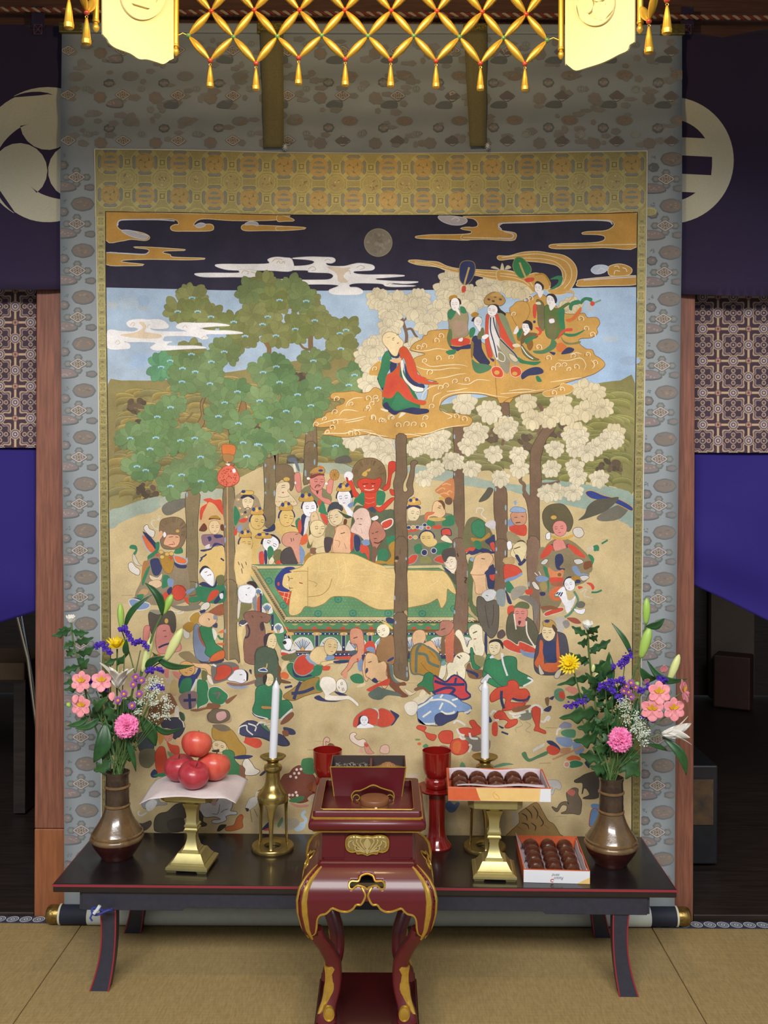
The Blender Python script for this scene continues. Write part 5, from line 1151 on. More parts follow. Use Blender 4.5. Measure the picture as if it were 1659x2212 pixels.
P('#e2b490','30 1220 50 1140 140 1110 210 1140 240 1240 240 1480 120 1500 0 1480 0 1320',4,'#8a5a44',1);L(INK,'100 1230 160 1215',1.8);L('#a06a50','20 1320 90 1340 70 1420',1);L('#a06a50','150 1360 180 1440',1)
P(RED,'240 1240 300 1240 380 1340 300 1370 240 1480',3);P(NAVY,'290 1250 370 1290 370 1440 330 1480 290 1420',4,'#7a8a70',1.2);P(RED,'370 1400 440 1380 490 1440 490 1600 440 1500 380 1500',4);P(LBL,'390 1330 480 1310 500 1380 420 1390',3);P(GRN,'230 1490 360 1480 460 1560 420 1600 280 1540',4)
P('#5f5648','500 930 600 980 640 1080 560 1060 510 1010',3);P('#ddd8d4','520 1020 600 980 620 1020 560 1050',4,INK,1);P(RED,'670 1090 760 1040 810 1040 800 1110 710 1160',4,'#e8e0dc',2.4)
P('#b87a68','500 1180 560 1060 640 1090 700 1180 720 1260 660 1340 600 1430 560 1500 540 1400 500 1280',4,'#6a3a30',1);L(INK,'530 1230 560 1220',1.5);L(INK,'580 1215 620 1200',1.8);L('#5a2a26','560 1350 620 1360 680 1320',2.4);L('#5a2a26','560 1300 600 1295',1.6)
P('#7d5a4a','540 1420 600 1440 590 1640 540 1630',3);L('#e4e0dc','640 1460 600 1560 590 1640',2.4);P(GRN,'620 1470 720 1440 760 1540 700 1600 610 1600',4);P(GRN,'740 1270 860 1260 860 1330 760 1400',3);P(OCH,'760 1400 860 1350 860 1640 720 1640 800 1540',4);P(OCH,'600 1600 700 1610 760 1640 590 1640',3)
# faces between the right trunks
P('#7d7a62','1020 1080 1640 960 1660 1640 1020 1640',3)
P('#c27d50','1400 640 1480 560 1560 500 1659 480 1659 760 1560 780 1480 700',4)
for q in ('1420 650 1500 600 1540 620','1500 560 1560 540 1620 560','1560 680 1600 640 1640 660','1460 690 1540 670 1600 700'): L('#d8a070',q,2.4)
face(1105,950,90,110,'#ddcda8',.15,.25);P('#2a2f60','1005 900 1020 850 1090 830 1190 850 1200 890 1110 860 1040 880',4);crown(1110,780,80,50);P('#8a7a60','1020 1050 1120 1050 1200 1030 1180 1080 1050 1100',3)
P('#e0bc90','1370 860 1400 790 1470 790 1530 880 1540 960 1480 1010 1400 990 1330 1000 1290 1050 1255 1000 1290 940 1360 930',4,'#7a5a44',1);P('#c86f4e','1255 1010 1290 940 1390 930 1380 960 1310 990 1290 1060',4);L(INK,'1440 870 1480 880',1.6);L(INK,'1450 850 1490 850',1.2);P('#6a4a38','1440 780 1500 770 1540 830 1530 900 1490 820',4);E('#6a5040',1590,780,55,55);E('#c9a050',1490,745,40,25)
P(GRN,'1540 1000 1659 980 1659 1110 1500 1120',3);P(GRN,'1290 1060 1380 1040 1400 1130 1300 1130',3);P('#c9a868','1330 1010 1520 1010 1540 1040 1420 1060 1320 1040',3);P(RED,'1370 1120 1490 1120 1480 1160 1380 1160',3);P(RED,'1500 1180 1600 1170 1620 1250 1560 1240 1510 1260',4,NAVY,2);P(RED,'1020 1190 1170 1160 1160 1190 1040 1210',3);P(NAVY,'1000 1160 1060 1130 1070 1170',3)
for x,y,c in ((1040,1145,NAVY),(1100,1140,'#c9a868'),(1160,1140,NAVY),(1210,1150,'#8fa0c8'),(1060,1280,RED),(1130,1280,'#c9a868'),(1260,1110,NAVY),(1310,1150,RED)): E(c,x,y,26,22,line='#d8d0c8',lw=1)
lady(1290,1290,95,90,'#d9bc7c',0,-.1,'#20306a');P('#d9bc7c','1220 1330 1300 1410 1400 1390 1430 1340 1380 1300',4);P(GRN,'1110 1400 1210 1370 1220 1490 1140 1500',3);P(GRN,'1420 1370 1640 1360 1500 1500 1400 1500',3);E(NAVY,1255,1490,38,38,line='#c8c8d8',lw=1.4);E(NAVY,1385,1465,34,34,line='#c8c8d8',lw=1.4);P('#8a8a58','1200 1560 1300 1540 1360 1620 1220 1640',4);P(RED,'1020 1600 1080 1530 1160 1530 1120 1620 1030 1650',4,'#9a9a9a',1.6);P(RED,'1390 1590 1450 1540 1520 1550 1530 1640 1440 1620',4,'#9a9a9a',1.4);P(PALE,'1480 1300 1540 1250 1620 1320 1640 1360 1540 1340',3,INK,.6)
P('#4f4a48','1500 1500 1560 1440 1659 1430 1659 1540 1540 1560',4);P('#e6d8c4','1530 1560 1659 1530 1659 1787 1580 1700',3);face(1600,1620,75,95,'#e6d8c4',-.3,-.2,1)
#===the bier and the reclining golden figure
fr(C5)
P('#4f7f5c','230 270 900 270 2523 280 2958 940 2958 1000 640 1000 600 900',0)
P('#5f9068','310 330 840 330 2500 325 2900 905 680 900',0)
# front side of the bier
P('#4c8562','220 390 640 980 2950 985 2950 1440 700 1440 560 1230',0);P('#79502f','650 1045 2940 1050 2940 1078 660 1075',0);P('#4e8a63','640 980 2950 985 2950 1045 630 1040',0)
for i in range(13): P(RED,[(620+170*i,1042),(650+170*i,1012),(685+170*i,1042)],3)
for i in range(14): P('#c9a45c',[(720+150*i,984),(760+150*i,1000),(795+150*i,984)],3)
P(NAVY,'670 1085 2940 1090 2940 1118 670 1115',0)
for i in range(7): P('#d0a868',[(665+320*i,1085),(735+320*i,1085),(740+320*i,1115),(660+320*i,1118)],3,'#7a5a30',1)
for i in range(42): E(WHT,770+50*i,1101,8,8,n=7)
def shell(x,y,w,h):
    P('#d9d6d2',[(x-w,y),(x-w,y-h*.5),(x-w*.6,y-h*.88),(x,y-h),(x+w*.6,y-h*.88),(x+w,y-h*.5),(x+w,y)],4,'#e8e4d8',1.2)
    for k in range(-4,5): L('#7f9cb4' if k % 2 else '#44618c',[(x,y),(x+k*w*.2,y-h*.9+abs(k)*h*.06)],1.6,0)
    P('#d0a868',[(x-w*.22,y),(x,y-h*.35),(x+w*.22,y)],3,'#7a5a30',.8)
for x in (850,1180,1500,1830,2150,2470,2790): shell(x,1310,112,165)
for x in (690,1020,1340,1655,1980,2300,2620):
    P(NAVY,[(x-20,1120),(x+20,1120),(x+20,1330),(x-20,1330)],0,'#d9d4c0',1)
    for k in range(4): E(WHT,x,1150+55*k,9,9,n=7)
P('#6a4a34','740 1300 2900 1310 2900 1330 740 1322',0);P(NAVY,'770 1325 2900 1330 2900 1400 760 1400',0)
for i in range(40): E(WHT,800+50*i,1345,8,8,n=7)
# left flank of the bier: small shells and dotted posts
for (x,y,r) in ((425,850,55),(560,1080,50),(320,640,40)): shell(x,y,r,r*2.0)
for q in ('350 620 350 860','490 870 490 1060','640 1100 650 1230'): L(NAVY,q,5,0)
for x,y in ((350,680),(350,740),(350,800),(490,890),(490,940),(490,1000),(645,1140),(648,1200)): E(WHT,x,y,8,8,n=7)
L('#c9a868','400 640 640 1020 760 1250',2);P('#d0a868','430 1070 490 1060 530 1090 470 1110',3)
# top rails
P('#cdbd92','240 275 330 290 840 288 840 315 320 322 270 330',0,'#7d6d4c',1)
P('#b5a277','232 290 290 300 660 900 640 970',0,'#6d5d42',1.2);P('#544430','248 318 272 330 640 905 632 945',0)
for i in range(26):
    t=i/26;L('#cdb98a',[(252+388*t,325+600*t),(272+380*t,342+590*t)],1,0)
P('#cbbb90','640 900 2920 905 2950 940 650 935',0,'#7d6d4c',1);P('#4e4232','650 938 2958 942 2958 972 655 968',0)
for i in range(43): L('#d8cdb0',[(660+52*i,958),(686+52*i,944),(712+52*i,958)],1.4)
# woven cover with dots and round medallions
for j in range(16):
    for i in range(60):
        x,y=350+42*i+(21 if j % 2 else 0),345+36*j
        if x>330+(y-330)*.66 and y<895 and x<2460+(y-330)*.72: E('#8fb27a',x,y,5,4,n=6)
for x,y in ((445,470),(1275,690),(1035,860),(1450,855),(620,760),(1870,855),(2280,860),(2660,800)): E('#3c7a62',x,y,48,44,n=16);E('#4f8f74',x,y,34,30,n=14);E('#3c7a62',x,y,14,12,n=10)
P('#c8412f','520 540 600 590 720 590 690 770 600 660',3)
for q in ('560 590 700 620','600 650 690 680','640 590 620 690','690 600 660 730'): L('#e8b890',q,1.2,0)
SK='#e0c284'
P(SK,'610 400 700 350 840 300 900 220 960 170 1080 140 1280 140 1450 150 1560 190 1690 250 1850 300 2060 340 2300 345 2480 350 2540 360 2600 430 2650 520 2680 620 2630 600 2580 560 2570 640 2560 720 2510 790 2480 720 2460 680 2420 700 2340 740 2200 770 2000 800 1800 810 1700 790 1600 740 1500 680 1420 655 1250 650 1180 670 1100 740 980 780 880 770 820 850 740 880 690 850 700 700 720 590 690 590 620 570',4,'#9a7c48',1.4)
P('#26377e','520 520 525 440 580 360 640 310 720 300 760 320 690 345 720 365 640 390 615 450 615 530 700 585 640 600 560 580',4);E(RED,562,505,14,24);E(WHT,668,512,9,9)
L(INK,'672 410 690 440 685 470',1.5);L(INK,'690 540 700 570',1.5);L(INK,'700 440 735 440',1.2);L(INK,'700 555 735 555',1.2);L('#b5473e','810 490 850 500',2.4);L('#8a6a3c','740 360 860 350 920 360',1);L('#9a7c48','900 660 1060 640 1160 560 1200 440',1.2);L('#a88a52','920 460 1020 500 1000 540',1)
for q in ('940 330 1100 350 1250 330 1400 250','1240 180 1280 330 1260 500 1200 640','1330 170 1370 330 1340 500 1280 640','1430 330 1600 340 1700 330','1400 400 1600 420 1800 400','1450 560 1650 600 1850 620','1700 340 1900 420 2100 420','1800 700 2000 720 2200 690','2350 540 2450 480 2500 400','1050 190 1040 350 1000 470','2480 460 2540 540 2580 560','1600 280 1800 360 2000 380','1300 560 1420 520 1520 560'): L('#ead09a',q,1.4,taper=True)
L('#b59a62','912 300 912 780',1.6,0)
fr(C6)
P('#cdbd92','270 285 410 290 410 315 300 320',0,'#7d6d4c',.8);P('#cdbd92','550 288 960 280 1000 350 930 310 550 318',0,'#7d6d4c',.8);P('#b5a277','1280 760 1410 930 1400 950 1280 850',0,'#6d5d42',1)
# standing man in grey-green,horse-headed and cow-headed beings left of the bier
fr(C5)
P('#dfc28a','60 60 230 60 240 270 230 380 200 460 60 500',3)
for q in ('80 240 95 280','170 240 180 280','120 260 140 320','120 320 130 380'): L(INK,q,1.6)
P('#5a6a4a','60 530 80 560 80 640 60 640',3);P('#7f7a52','120 720 220 710 240 790 170 850 150 920 60 960 90 850',4);P('#c05a40','310 680 345 670 345 850 310 850',3);P('#8a8a94','250 700 300 640 300 830 270 820',3);P(NAVY,'340 640 360 640 358 850 345 850',3);P('#d9d0c4','80 700 110 720 90 900 70 900',3)
P('#ecebf2','80 600 100 540 170 520 250 530 290 570 280 640 250 680 240 730 130 720 90 680',4,'#a8a4a8',1.2);P('#3a2c34','180 500 220 470 280 480 310 530 290 560 240 520',4);L(INK,'190 560 220 550',1.3);L(INK,'170 630 185 640',1.6)
P('#8b6256','150 870 230 830 330 840 470 890 430 970 380 960 400 1060 400 1180 400 1438 170 1438 150 1200 180 1100 170 960',4,'#5a3e34',1.2);L(INK,'245 880 260 910',1.8);L(INK,'350 890 370 910',1.6);P('#4a3a44','340 980 380 960 390 1050 350 1060',3);P('#4a4654','90 960 140 930 190 960 150 1000 100 1010',4);P('#dcc48c','80 1030 160 1010 130 1100 150 1438 110 1438 90 1150',4);L('#3c3848','190 990 215 1060 200 1130 160 1150',4);L(WHT,'100 990 140 1000 190 970',2)
P('#5a6050','300 1290 400 1250 500 1270 540 1350 540 1438 300 1438',4,'#3c4238',1.2);face(480,1190,62,95,'#dfcba0',0,.3);P('#3a3040','390 1240 385 1140 430 1095 500 1090 450 1120 430 1180 410 1250',4)
P('#ecebf2','620 1190 660 1160 710 1170 720 1230 690 1290 640 1270',4,'#a8a4a8',1);P('#2c2a34','610 1200 640 1180 660 1210 630 1230',3);P('#ddd4d2','600 1290 690 1310 760 1290 760 1320 660 1350 600 1340',4,INK,.7);P(RED,'600 1320 690 1340 680 1360 600 1360',3);P('#6d6a4c','600 1370 760 1330 780 1400 640 1420',4)
#---trunks in front of the bier
fr(C3);trunk('870 -120 1000 -120 1000 60 1010 300 1010 420 960 540 960 640 1000 660 1030 620 1010 560 1040 460 1070 340 1070 250 1120 220 1160 250 1120 300 1110 440 1090 560 1100 680 1020 760 1000 1000 1020 1300 1010 1787 860 1787 850 1500 860 1200 840 900 850 700 830 540 860 420 870 200','#75604e',seed=31)
fr(C6);trunk('415 -20 545 -20 540 300 555 700 550 900 540 1000 550 1438 385 1438 395 1000 400 700 415 400','#75604e',marks=10,seed=32);fr(C6);E('#3c3028',430,195,22,26);E('#b0946a',420,230,18,14);P('#b59a6c','470 880 540 820 550 900 500 940',3);E('#3c3028',500,850,16,22)
fr(D3);trunk('340 0 485 0 480 300 500 600 510 760 440 760 340 690 345 400','#75604e',marks=5,seed=33)
fr(C6);trunk('1100 -20 1230 -20 1250 200 1290 350 1280 600 1270 950 1250 1080 1110 1090 1110 900 1140 600 1130 300 1110 150','#7a6152',marks=8,seed=34);fr(C6);L('#3c2c20','1235 430 1260 440 1240 480 1255 495',3);L('#3c2c20','1150 140 1160 180',3)
fr(C7);trunk('180 0 290 0 280 200 290 480 175 500 180 250',TRR,seed=35);fr(C7);trunk('490 -10 605 -10 600 300 610 600 600 880 560 820 540 600 500 420','#84695a',marks=4,seed=36)
#===right side mourners
fr(C6)
P('#5a6a48','1280 240 1350 250 1330 700 1400 800 1420 920 1290 760',4);P('#e2b890','1310 350 1400 320 1380 260 1400 180 1480 140 1560 160 1580 240 1540 300 1490 340 1490 530 1500 600 1380 620 1360 500',4,'#8a5f44',1);L(INK,'1430 220 1460 210',1.6);L(INK,'1440 195 1470 190',1.3);L('#8a4a3e','1390 270 1410 290',1.6);P(NAVY,'1490 350 1540 290 1590 290 1590 550 1520 560 1500 450',4);P(RED,'1540 370 1590 330 1590 460 1540 440',4);P('#cfd0d4','1440 640 1480 590 1550 570 1610 600 1600 660 1560 710 1500 720 1460 690',4,'#8a8a90',1);L(INK,'1490 640 1520 650',1.3);P('#625c56','1390 670 1450 670 1500 720 1600 700 1640 760 1640 960 1620 1080 1560 1150 1500 1100 1430 1000 1390 850',4,'#3c3834',1.3);L('#47423e','1480 760 1500 900 1530 1040',1.6);L('#47423e','1580 750 1580 900 1560 1000',1.6)
P('#e6d8c4','1010 190 1130 200 1140 300 1100 380 1020 320',3);face(1070,240,70,90,'#e6d8c4',-.25,-.2,1);P('#4f4a48','960 150 1000 90 1110 80 1130 180 1050 180 1000 250',4);P('#4c5048','1000 340 1060 370 1130 400 1130 520 1060 420',3);P(NAVY,'990 300 1060 350 1080 380 1010 340',3)
P(RED,'1250 80 1300 70 1280 130 1250 120',3);P(NAVY,'1280 120 1340 90 1440 90 1420 130 1320 160',3);P(RED,'1400 70 1500 55 1560 100 1480 80',3);P(NAVY,'1530 20 1590 60 1590 140 1550 90',3);P('#8fa8c0','1300 200 1370 190 1360 240 1310 230',3)
fr(C4)
P('#6c6a4c','180 780 240 740 330 780 400 900 410 1000 180 1010 150 900',4);P(GRN,'225 800 270 765 320 790 330 880 290 910 230 870',4,'#20503c',1);P(OCH,'220 910 300 920 360 870 370 900 300 940 230 940',3);P(NAVY,'330 940 370 910 410 890 410 1040 370 980',4);P(RED,'370 960 405 950 410 1020 390 1010',3);P('#c9c4c8','330 800 380 770 415 780 410 840 360 830',4);L('#d8d0c8','260 710 270 670 320 680 300 720 340 760',2);P(NAVY,'170 1050 240 1000 340 1000 400 1040 260 1030',4);P(RED,'180 1000 250 990 230 1020',3);P(GRN,'240 940 290 940 300 1000 260 1000',3)
P('#dfb890','250 1070 300 1040 370 1040 395 1090 360 1150 330 1207 215 1207 230 1160',4,'#8a5f44',1);L(INK,'300 1080 330 1085',1.6);P(NAVY,'340 1180 400 1140 410 1207 330 1207',3)
P(LBL,'520 770 560 750 570 820 525 830',3);P(RED,'530 820 600 805 665 810 665 890 600 890 540 860',4);P('#c08a70','540 720 600 690 660 700 660 790 600 810 560 790',4,'#6a4438',1);P('#8aa0c0','535 690 570 660 640 670 660 700 560 700',4,'#5a6a88',1);L(INK,'570 745 595 745',1.4);L(INK,'625 735 645 740',1.4);L('#5a2a26','580 790 620 785',2);E('#8aa0c0',578,625,12,20)
P('#9a8c6c','510 860 580 880 640 950 580 960 520 940',3);P(WHT,'510 950 540 940 550 990 520 1010',3,INK,.8);P('#e0cfa4','560 990 620 950 665 990 660 1080 610 1120 580 1080 540 1050',4,'#7a6a50',1);L(INK,'570 1010 620 985',2);P('#4a4440','590 940 640 930 670 970 620 950',3);P(RED,'485 1150 540 1130 600 1150 625 1190 600 1207 490 1207',4);P('#b59068','480 1080 560 1070 570 1120 500 1130',3);P(NAVY,'600 1120 650 1080 665 1100 620 1140',3)
# right guardian: bushy hair,red sleeves
P('#5e5742','800 740 810 690 850 650 920 635 980 650 1030 720 1045 790 1010 860 940 820 900 870 860 860 815 810',4,'#453f30',1.2)
P('#8a7a58','790 1060 860 940 1000 920 1130 1010 1200 1110 1160 1207 780 1207',4);face(940,835,58,62,'#d88a84',-.1,-.1,0,'#6a2f30');E('#c9a050',890,745,24,16);P(RED,'820 1020 870 970 890 1000 860 1060 790 1080',4,NAVY,2);P(RED,'1000 970 1060 990 1140 1070 1120 1090 1040 1050',4,NAVY,2);P('#d88a84','890 940 960 930 990 990 970 1020 900 1020',4,'#7a4a40',1);P(WHT,'830 880 860 870 860 920 830 920',4,INK,1);P('#cfc8c0','1050 840 1110 830 1135 880 1100 910 1060 890',4,INK,1);P('#c9a050','870 890 960 910 1050 880 1040 910 960 930 890 920',3)
P(NAVY,'880 1050 960 1040 970 1130 910 1150',4);P(GRN,'780 1130 860 1100 850 1170 790 1190',3);P(GRN,'1170 1050 1220 1080 1200 1140 1190 1090',4);P('#7a4a34','1130 1100 1190 1110 1200 1150 1130 1170',4);P('#cdc8c4','790 1110 840 1080 860 1100 810 1130',4,INK,1);P('#cdc8c4','1040 1090 1120 1070 1130 1110 1060 1120',4,INK,1);P(GRN,'1210 980 1250 970 1250 1010 1220 1020',3);P('#c9b8a4','1160 1010 1190 980 1210 990 1180 1030',3);L(GRN,'1280 960 1330 930',4);P(LBL,'1030 1150 1090 1140 1100 1190 1050 1190',3)
fr(C7)
P('#8a7c60','610 60 760 90 900 60 1060 150 1100 260 1060 380 960 430 860 480 800 620 700 700 620 650 600 300',4)
P(RED,'610 150 680 40 720 30 720 100 650 160',4);P(RED,'880 30 940 40 1040 130 1040 160 950 120',4);P(NAVY,'760 140 820 120 840 190 800 250 850 260 840 280 770 260',4);P(GRN,'640 240 690 270 700 400 690 500 680 380',4);P('#cdc8c4','620 210 660 170 690 180 660 220',4,INK,1);P('#cdc8c4','940 180 1000 170 1030 200 970 220',4,INK,1);P(LBL,'920 250 970 240 1000 310 960 320',4);P(LBL,'960 310 1050 310 1080 330 1000 340',3);P('#cdc8c4','1000 340 1060 330 1085 350 1030 380',4,INK,1);P('#d08058','690 250 760 290 840 270 820 360 740 370 700 320',4);E('#8a5a30',800,320,22,20,line='#d0a868',lw=1);P(RED,'710 350 830 350 830 390 720 400',4);P('#9a6048','720 400 820 390 830 430 740 430',3);P('#7a4a34','1040 200 1110 190 1100 250 1040 270',4);P(GRN,'1080 120 1130 150 1120 210 1100 170',4);P(GRN,'1130 60 1180 40 1180 90 1140 80',4);P('#c9b8a4','1070 70 1120 40 1130 80',3)
P(LBL,'570 350 620 330 690 350 680 380 600 390',4);L('#e0dcd8','560 300 590 330',1.6);L('#e0dcd8','600 290 620 325',1.6);P('#d8d2c8','535 400 560 390 600 440 600 465 560 450',4,INK,1);P('#a3905c','610 410 660 390 680 450 640 480',4);P(NAVY,'610 490 660 490 660 520 620 525',3)
P('#d36a44','700 500 760 440 830 440 800 480 750 510 760 545 840 530 830 560 740 570',4);P('#ecebf2','760 520 800 460 850 440 880 560 920 560 960 520 920 640 850 620 800 530',3);lady(900,415,52,62,'#ecebf2',-.15,-.2);
for q in ('770 510 790 490','790 520 810 490','810 530 830 490'): L(NAVY,q,3)
P(OCH,'910 350 980 330 1010 370 960 390',4);P(NAVY,'960 370 1000 370 1000 400 960 400',3);P(RED,'1060 400 1110 400 1140 440 1120 470 1100 430',4);P(RED,'980 430 1030 440 990 460',3);L(GRN,'1110 490 1160 490 1210 470',4);L('#5f8a70','940 480 980 560 960 620 900 700 850 730',5);P('#ecebf2','850 590 900 600 910 660 870 690',3);P('#ecebf2','940 650 1000 660 1050 650 1030 700 970 690',4,INK,.6);P('#6a6a64','960 600 1010 575 1050 600 1030 640 980 640',4);for_=0
P(RED,'660 690 760 650 830 640 830 670 740 700 670 720',4,'#d8d0c8',1.4);P('#8a5a40','620 630 720 620 800 650 700 660 640 660',4);P('#9a5040','870 740 960 740 1010 790 940 790',4);L('#cdc8c4','1000 490 1060 460 1040 520 1090 540 1130 550',1.6)
P('#b2ada6','760 740 840 730 860 800 820 880 780 850',4);P('#8a8482','830 780 880 760 900 810 860 840',4)
P(RED,'270 230 340 225 400 250 435 300 380 340 280 370 260 300',4,'#7a3028',1);P(LBL,'280 360 380 330 430 300 440 320 360 370 290 390',3);P('#b59a6c','250 190 310 150 360 190 320 220',4);P('#e0cfa4','350 50 420 0 480 30 470 130 420 200 390 150',4,'#7a6a50',1);L(INK,'360 70 420 50',2);P(NAVY,'370 140 400 130 440 220 420 220',3)
P(GRN,'280 420 310 380 370 470 330 500 290 480',4);P('#9a9488','330 480 400 430 480 440 460 500 380 560 340 560',4);P('#7a7470','400 540 500 520 590 600 590 700 560 800 540 640 480 580',4);P('#8a9498','190 480 270 470 270 620 200 600',4);P(RED,'470 470 540 460 530 510 480 510',3);P(RED,'300 630 360 620 350 690 300 710',3);P(NAVY,'280 480 310 520 340 600 300 590',3)
P('#5c5a4a','300 740 360 680 500 740 560 800 600 930 560 1000 420 980 350 990 290 900',4,'#3c3a30',1.2);face(425,695,68,78,'#d68a80',0,-.1,0,'#6a2f30');P('#5f6a4a','350 640 420 580 500 600 500 650 400 640',4);P('#d68a80','370 750 470 760 460 820 380 810',3);P('#5a3040','400 770 430 770 410 810',3);L('#e4dccc','360 700 380 850',3);L('#e4dccc','480 770 490 900 570 1030',3);P(RED,'250 980 300 950 400 1010 420 970 570 1040 560 1080 440 1060 420 1080 300 1040',4,'#d8c8b8',1.6);P(LBL,'420 1040 480 1070 580 1080 560 1130 450 1100',4);P('#5a4a4c','200 880 250 850 280 900 240 940 200 930',4)
# standing king at right
P('#474656','610 900 700 870 800 880 860 920 890 1080 880 1180 840 1280 760 1290 600 1280 555 1190 580 1000',4,'#2f2e3c',1.2);P('#c9623c','610 960 640 980 650 1160 660 1240 590 1220 560 1170 600 1080',4);P('#c9623c','780 880 800 1060 810 1180 760 1260 650 1250 660 1180 760 1160 770 1000',4);P('#2c3a66','650 980 700 960 760 970 770 1100 770 1170 680 1160 640 1080',4);P('#c9c0b0','600 1190 630 1240 650 1280 610 1280',4,INK,1);P('#c9c0b0','750 1310 780 1250 820 1240 790 1320',4,INK,1);face(695,880,66,80,'#dfcaa2',0,-.2);P('#b58f50','640 800 650 770 720 760 760 800 750 830 660 820',4,'#6a5030',1);E('#2a3a70',680,770,26,16);P('#4a3a34','740 800 780 850 760 880 730 830',3)
fr(C4);P('#26408a','1150 545 1200 530 1300 570 1420 600 1525 660 1520 690 1420 640 1320 610 1200 590',4,'#c49a50',1.6);P('#57544c','1090 770 1140 720 1170 650 1240 600 1330 590 1420 580 1380 640 1300 700 1200 740',4)
P('#57544c','280 610 330 540 360 500 400 520 360 590 300 620',4)

#===front rows
fr(D1)
P('#8d8a7a','290 330 420 320 560 340 600 420 590 560 520 620 380 500 310 480',4);P('#514b46','290 350 400 380 540 330 600 400 600 560 540 600 520 500 440 490 380 520 330 620 290 480',4,'#3c3834',1)
P('#d68a84','380 560 420 500 520 500 550 580 600 620 660 720 660 800 520 830 400 830 370 700',4,'#8a4a48',1);L(INK,'450 570 490 565',1.4);L('#8a4a3e','470 640 500 630',2);P(PINK,'230 530 290 510 290 600 260 700 220 680',4,'#8a4a48',1);L(NAVY,'400 770 460 740 540 720 600 740',4);E('#c9a050',495,450,22,30);P('#c9623c','330 860 420 850 430 920 340 930',4);P(LBL,'50 220 100 190 200 220 290 250 260 300 120 310',4,'#d8d0cc',2);L('#d8d0c8','550 310 620 340 690 310 690 350 620 360',2.4);P('#d8d4cc','700 540 760 580 770 640 730 660 700 620',4,'#8a8480',1)
P(RED,'570 70 620 25 690 50 730 110 690 180 620 200 570 150',4,'#8c2f2a',1.2);P(RED,'440 170 500 110 520 180 450 210',4);P(RED,'700 180 760 170 750 250',3);P(GRN,'770 180 900 160 890 210 780 220',4);P(RED,'980 220 1030 110 1110 80 1120 120 1060 190',4);P(NAVY,'1060 220 1170 90 1170 150 1100 240',3);P(WHT,'1130 130 1170 120 1170 180 1140 180',3);P('#9a5a40','990 360 1080 280 1170 250 1170 380',4);P('#d8d2c8','900 300 940 240 1000 230 1010 280 940 330',4,INK,1);P(NAVY,'880 340 950 310 960 340 900 360',3);P('#7a7468','540 260 700 270 870 250 900 300 700 330',4);P(LBL,'720 110 760 80 820 70 760 120',3)
# bowing monk in green robe with slate cloak
P('#b08a3c','770 430 820 360 890 350 890 460 830 490',4,'#d8d0c0',1.6);P('#a8803a','690 520 760 460 840 490 800 570 750 580',4);P('#7b88a4','830 520 880 500 920 660 960 760 1000 850 1010 920 920 930 850 880 820 700',4,'#4c5468',1.2);P('#9a5a48','870 540 890 530 920 660 960 740 940 750 890 660',3);P('#2f7d55','900 520 1000 510 1040 530 1060 640 1080 720 1160 780 1170 820 1090 860 1020 880 960 830 970 760 920 640',4,'#1f4f3c',1.2);P('#d0683a','1010 920 1060 850 1170 800 1190 870 1150 910 1060 930',4,'#7a4028',1);P('#3c3c54','840 890 940 940 1070 930 1180 900 1160 940 1050 960 900 950',4);P('#e2ba92','880 450 900 390 980 350 1060 370 1100 410 1080 470 1020 520 950 510 900 490',4,'#8a5f44',1);L(INK,'990 420 1010 430 1000 440',1.4);P('#8a90a0','1060 380 1100 390 1100 430 1060 430',4);P('#e6e0d4','1040 540 1080 560 1100 620 1070 680',3);P('#3c4466','1040 510 1100 470 1100 530',3);P(ORG_,'1110 590 1180 550 1180 590',3);L(GRN,'1110 620 1140 660 1180 660',4);P('#c9623c','1090 720 1180 710 1180 740',3)
# lady with raised arms,green skirt;white-faced lady fallen in red
P('#8a7a5c','640 850 760 810 860 900 900 960 800 960',4);P('#e0b888','780 950 880 960 1000 970 1060 1060 1070 1110 1000 1080 960 1020 860 1000',4,'#8a5f44',1);P('#2a3a74','680 1090 760 1090 840 1080 880 1010 910 1040 870 1120 820 1200 800 1280 660 1270 640 1180',4);P(GRN,'650 1240 690 1150 780 1130 800 1200 760 1300 660 1310',4);P('#2f7d55','860 1180 920 1150 980 1180 1000 1300 990 1420 900 1470 860 1480',4,'#d8d4cc',1.4);P('#d8d4cc','780 1290 830 1180 850 1140 860 1170 820 1270',3);P('#8a7474','640 1370 720 1300 860 1300 850 1450 780 1500 700 1490',4);L(NAVY,'770 1320 780 1500',6);L(NAVY,'700 1400 850 1390',6);P('#2f7d55','1010 1260 1100 1240 1180 1290 1230 1350 1170 1440 1060 1440 1000 1370',4,'#d8d4cc',1.4);L('#8a6070','1060 1320 1130 1310 1100 1380',3);P('#8a5a44','780 1510 960 1480 1000 1430 1140 1450 1100 1500 980 1500 860 1530',4);P('#8a5a44','1200 1400 1330 1330 1320 1360 1230 1440',4);face(740,1020,98,85,'#d9a868',.4,.1);P(OLV,'920 1040 980 1060 980 1150 920 1150',3);P('#e6dccc','980 1110 1010 1100 1060 1210 1010 1190',3)
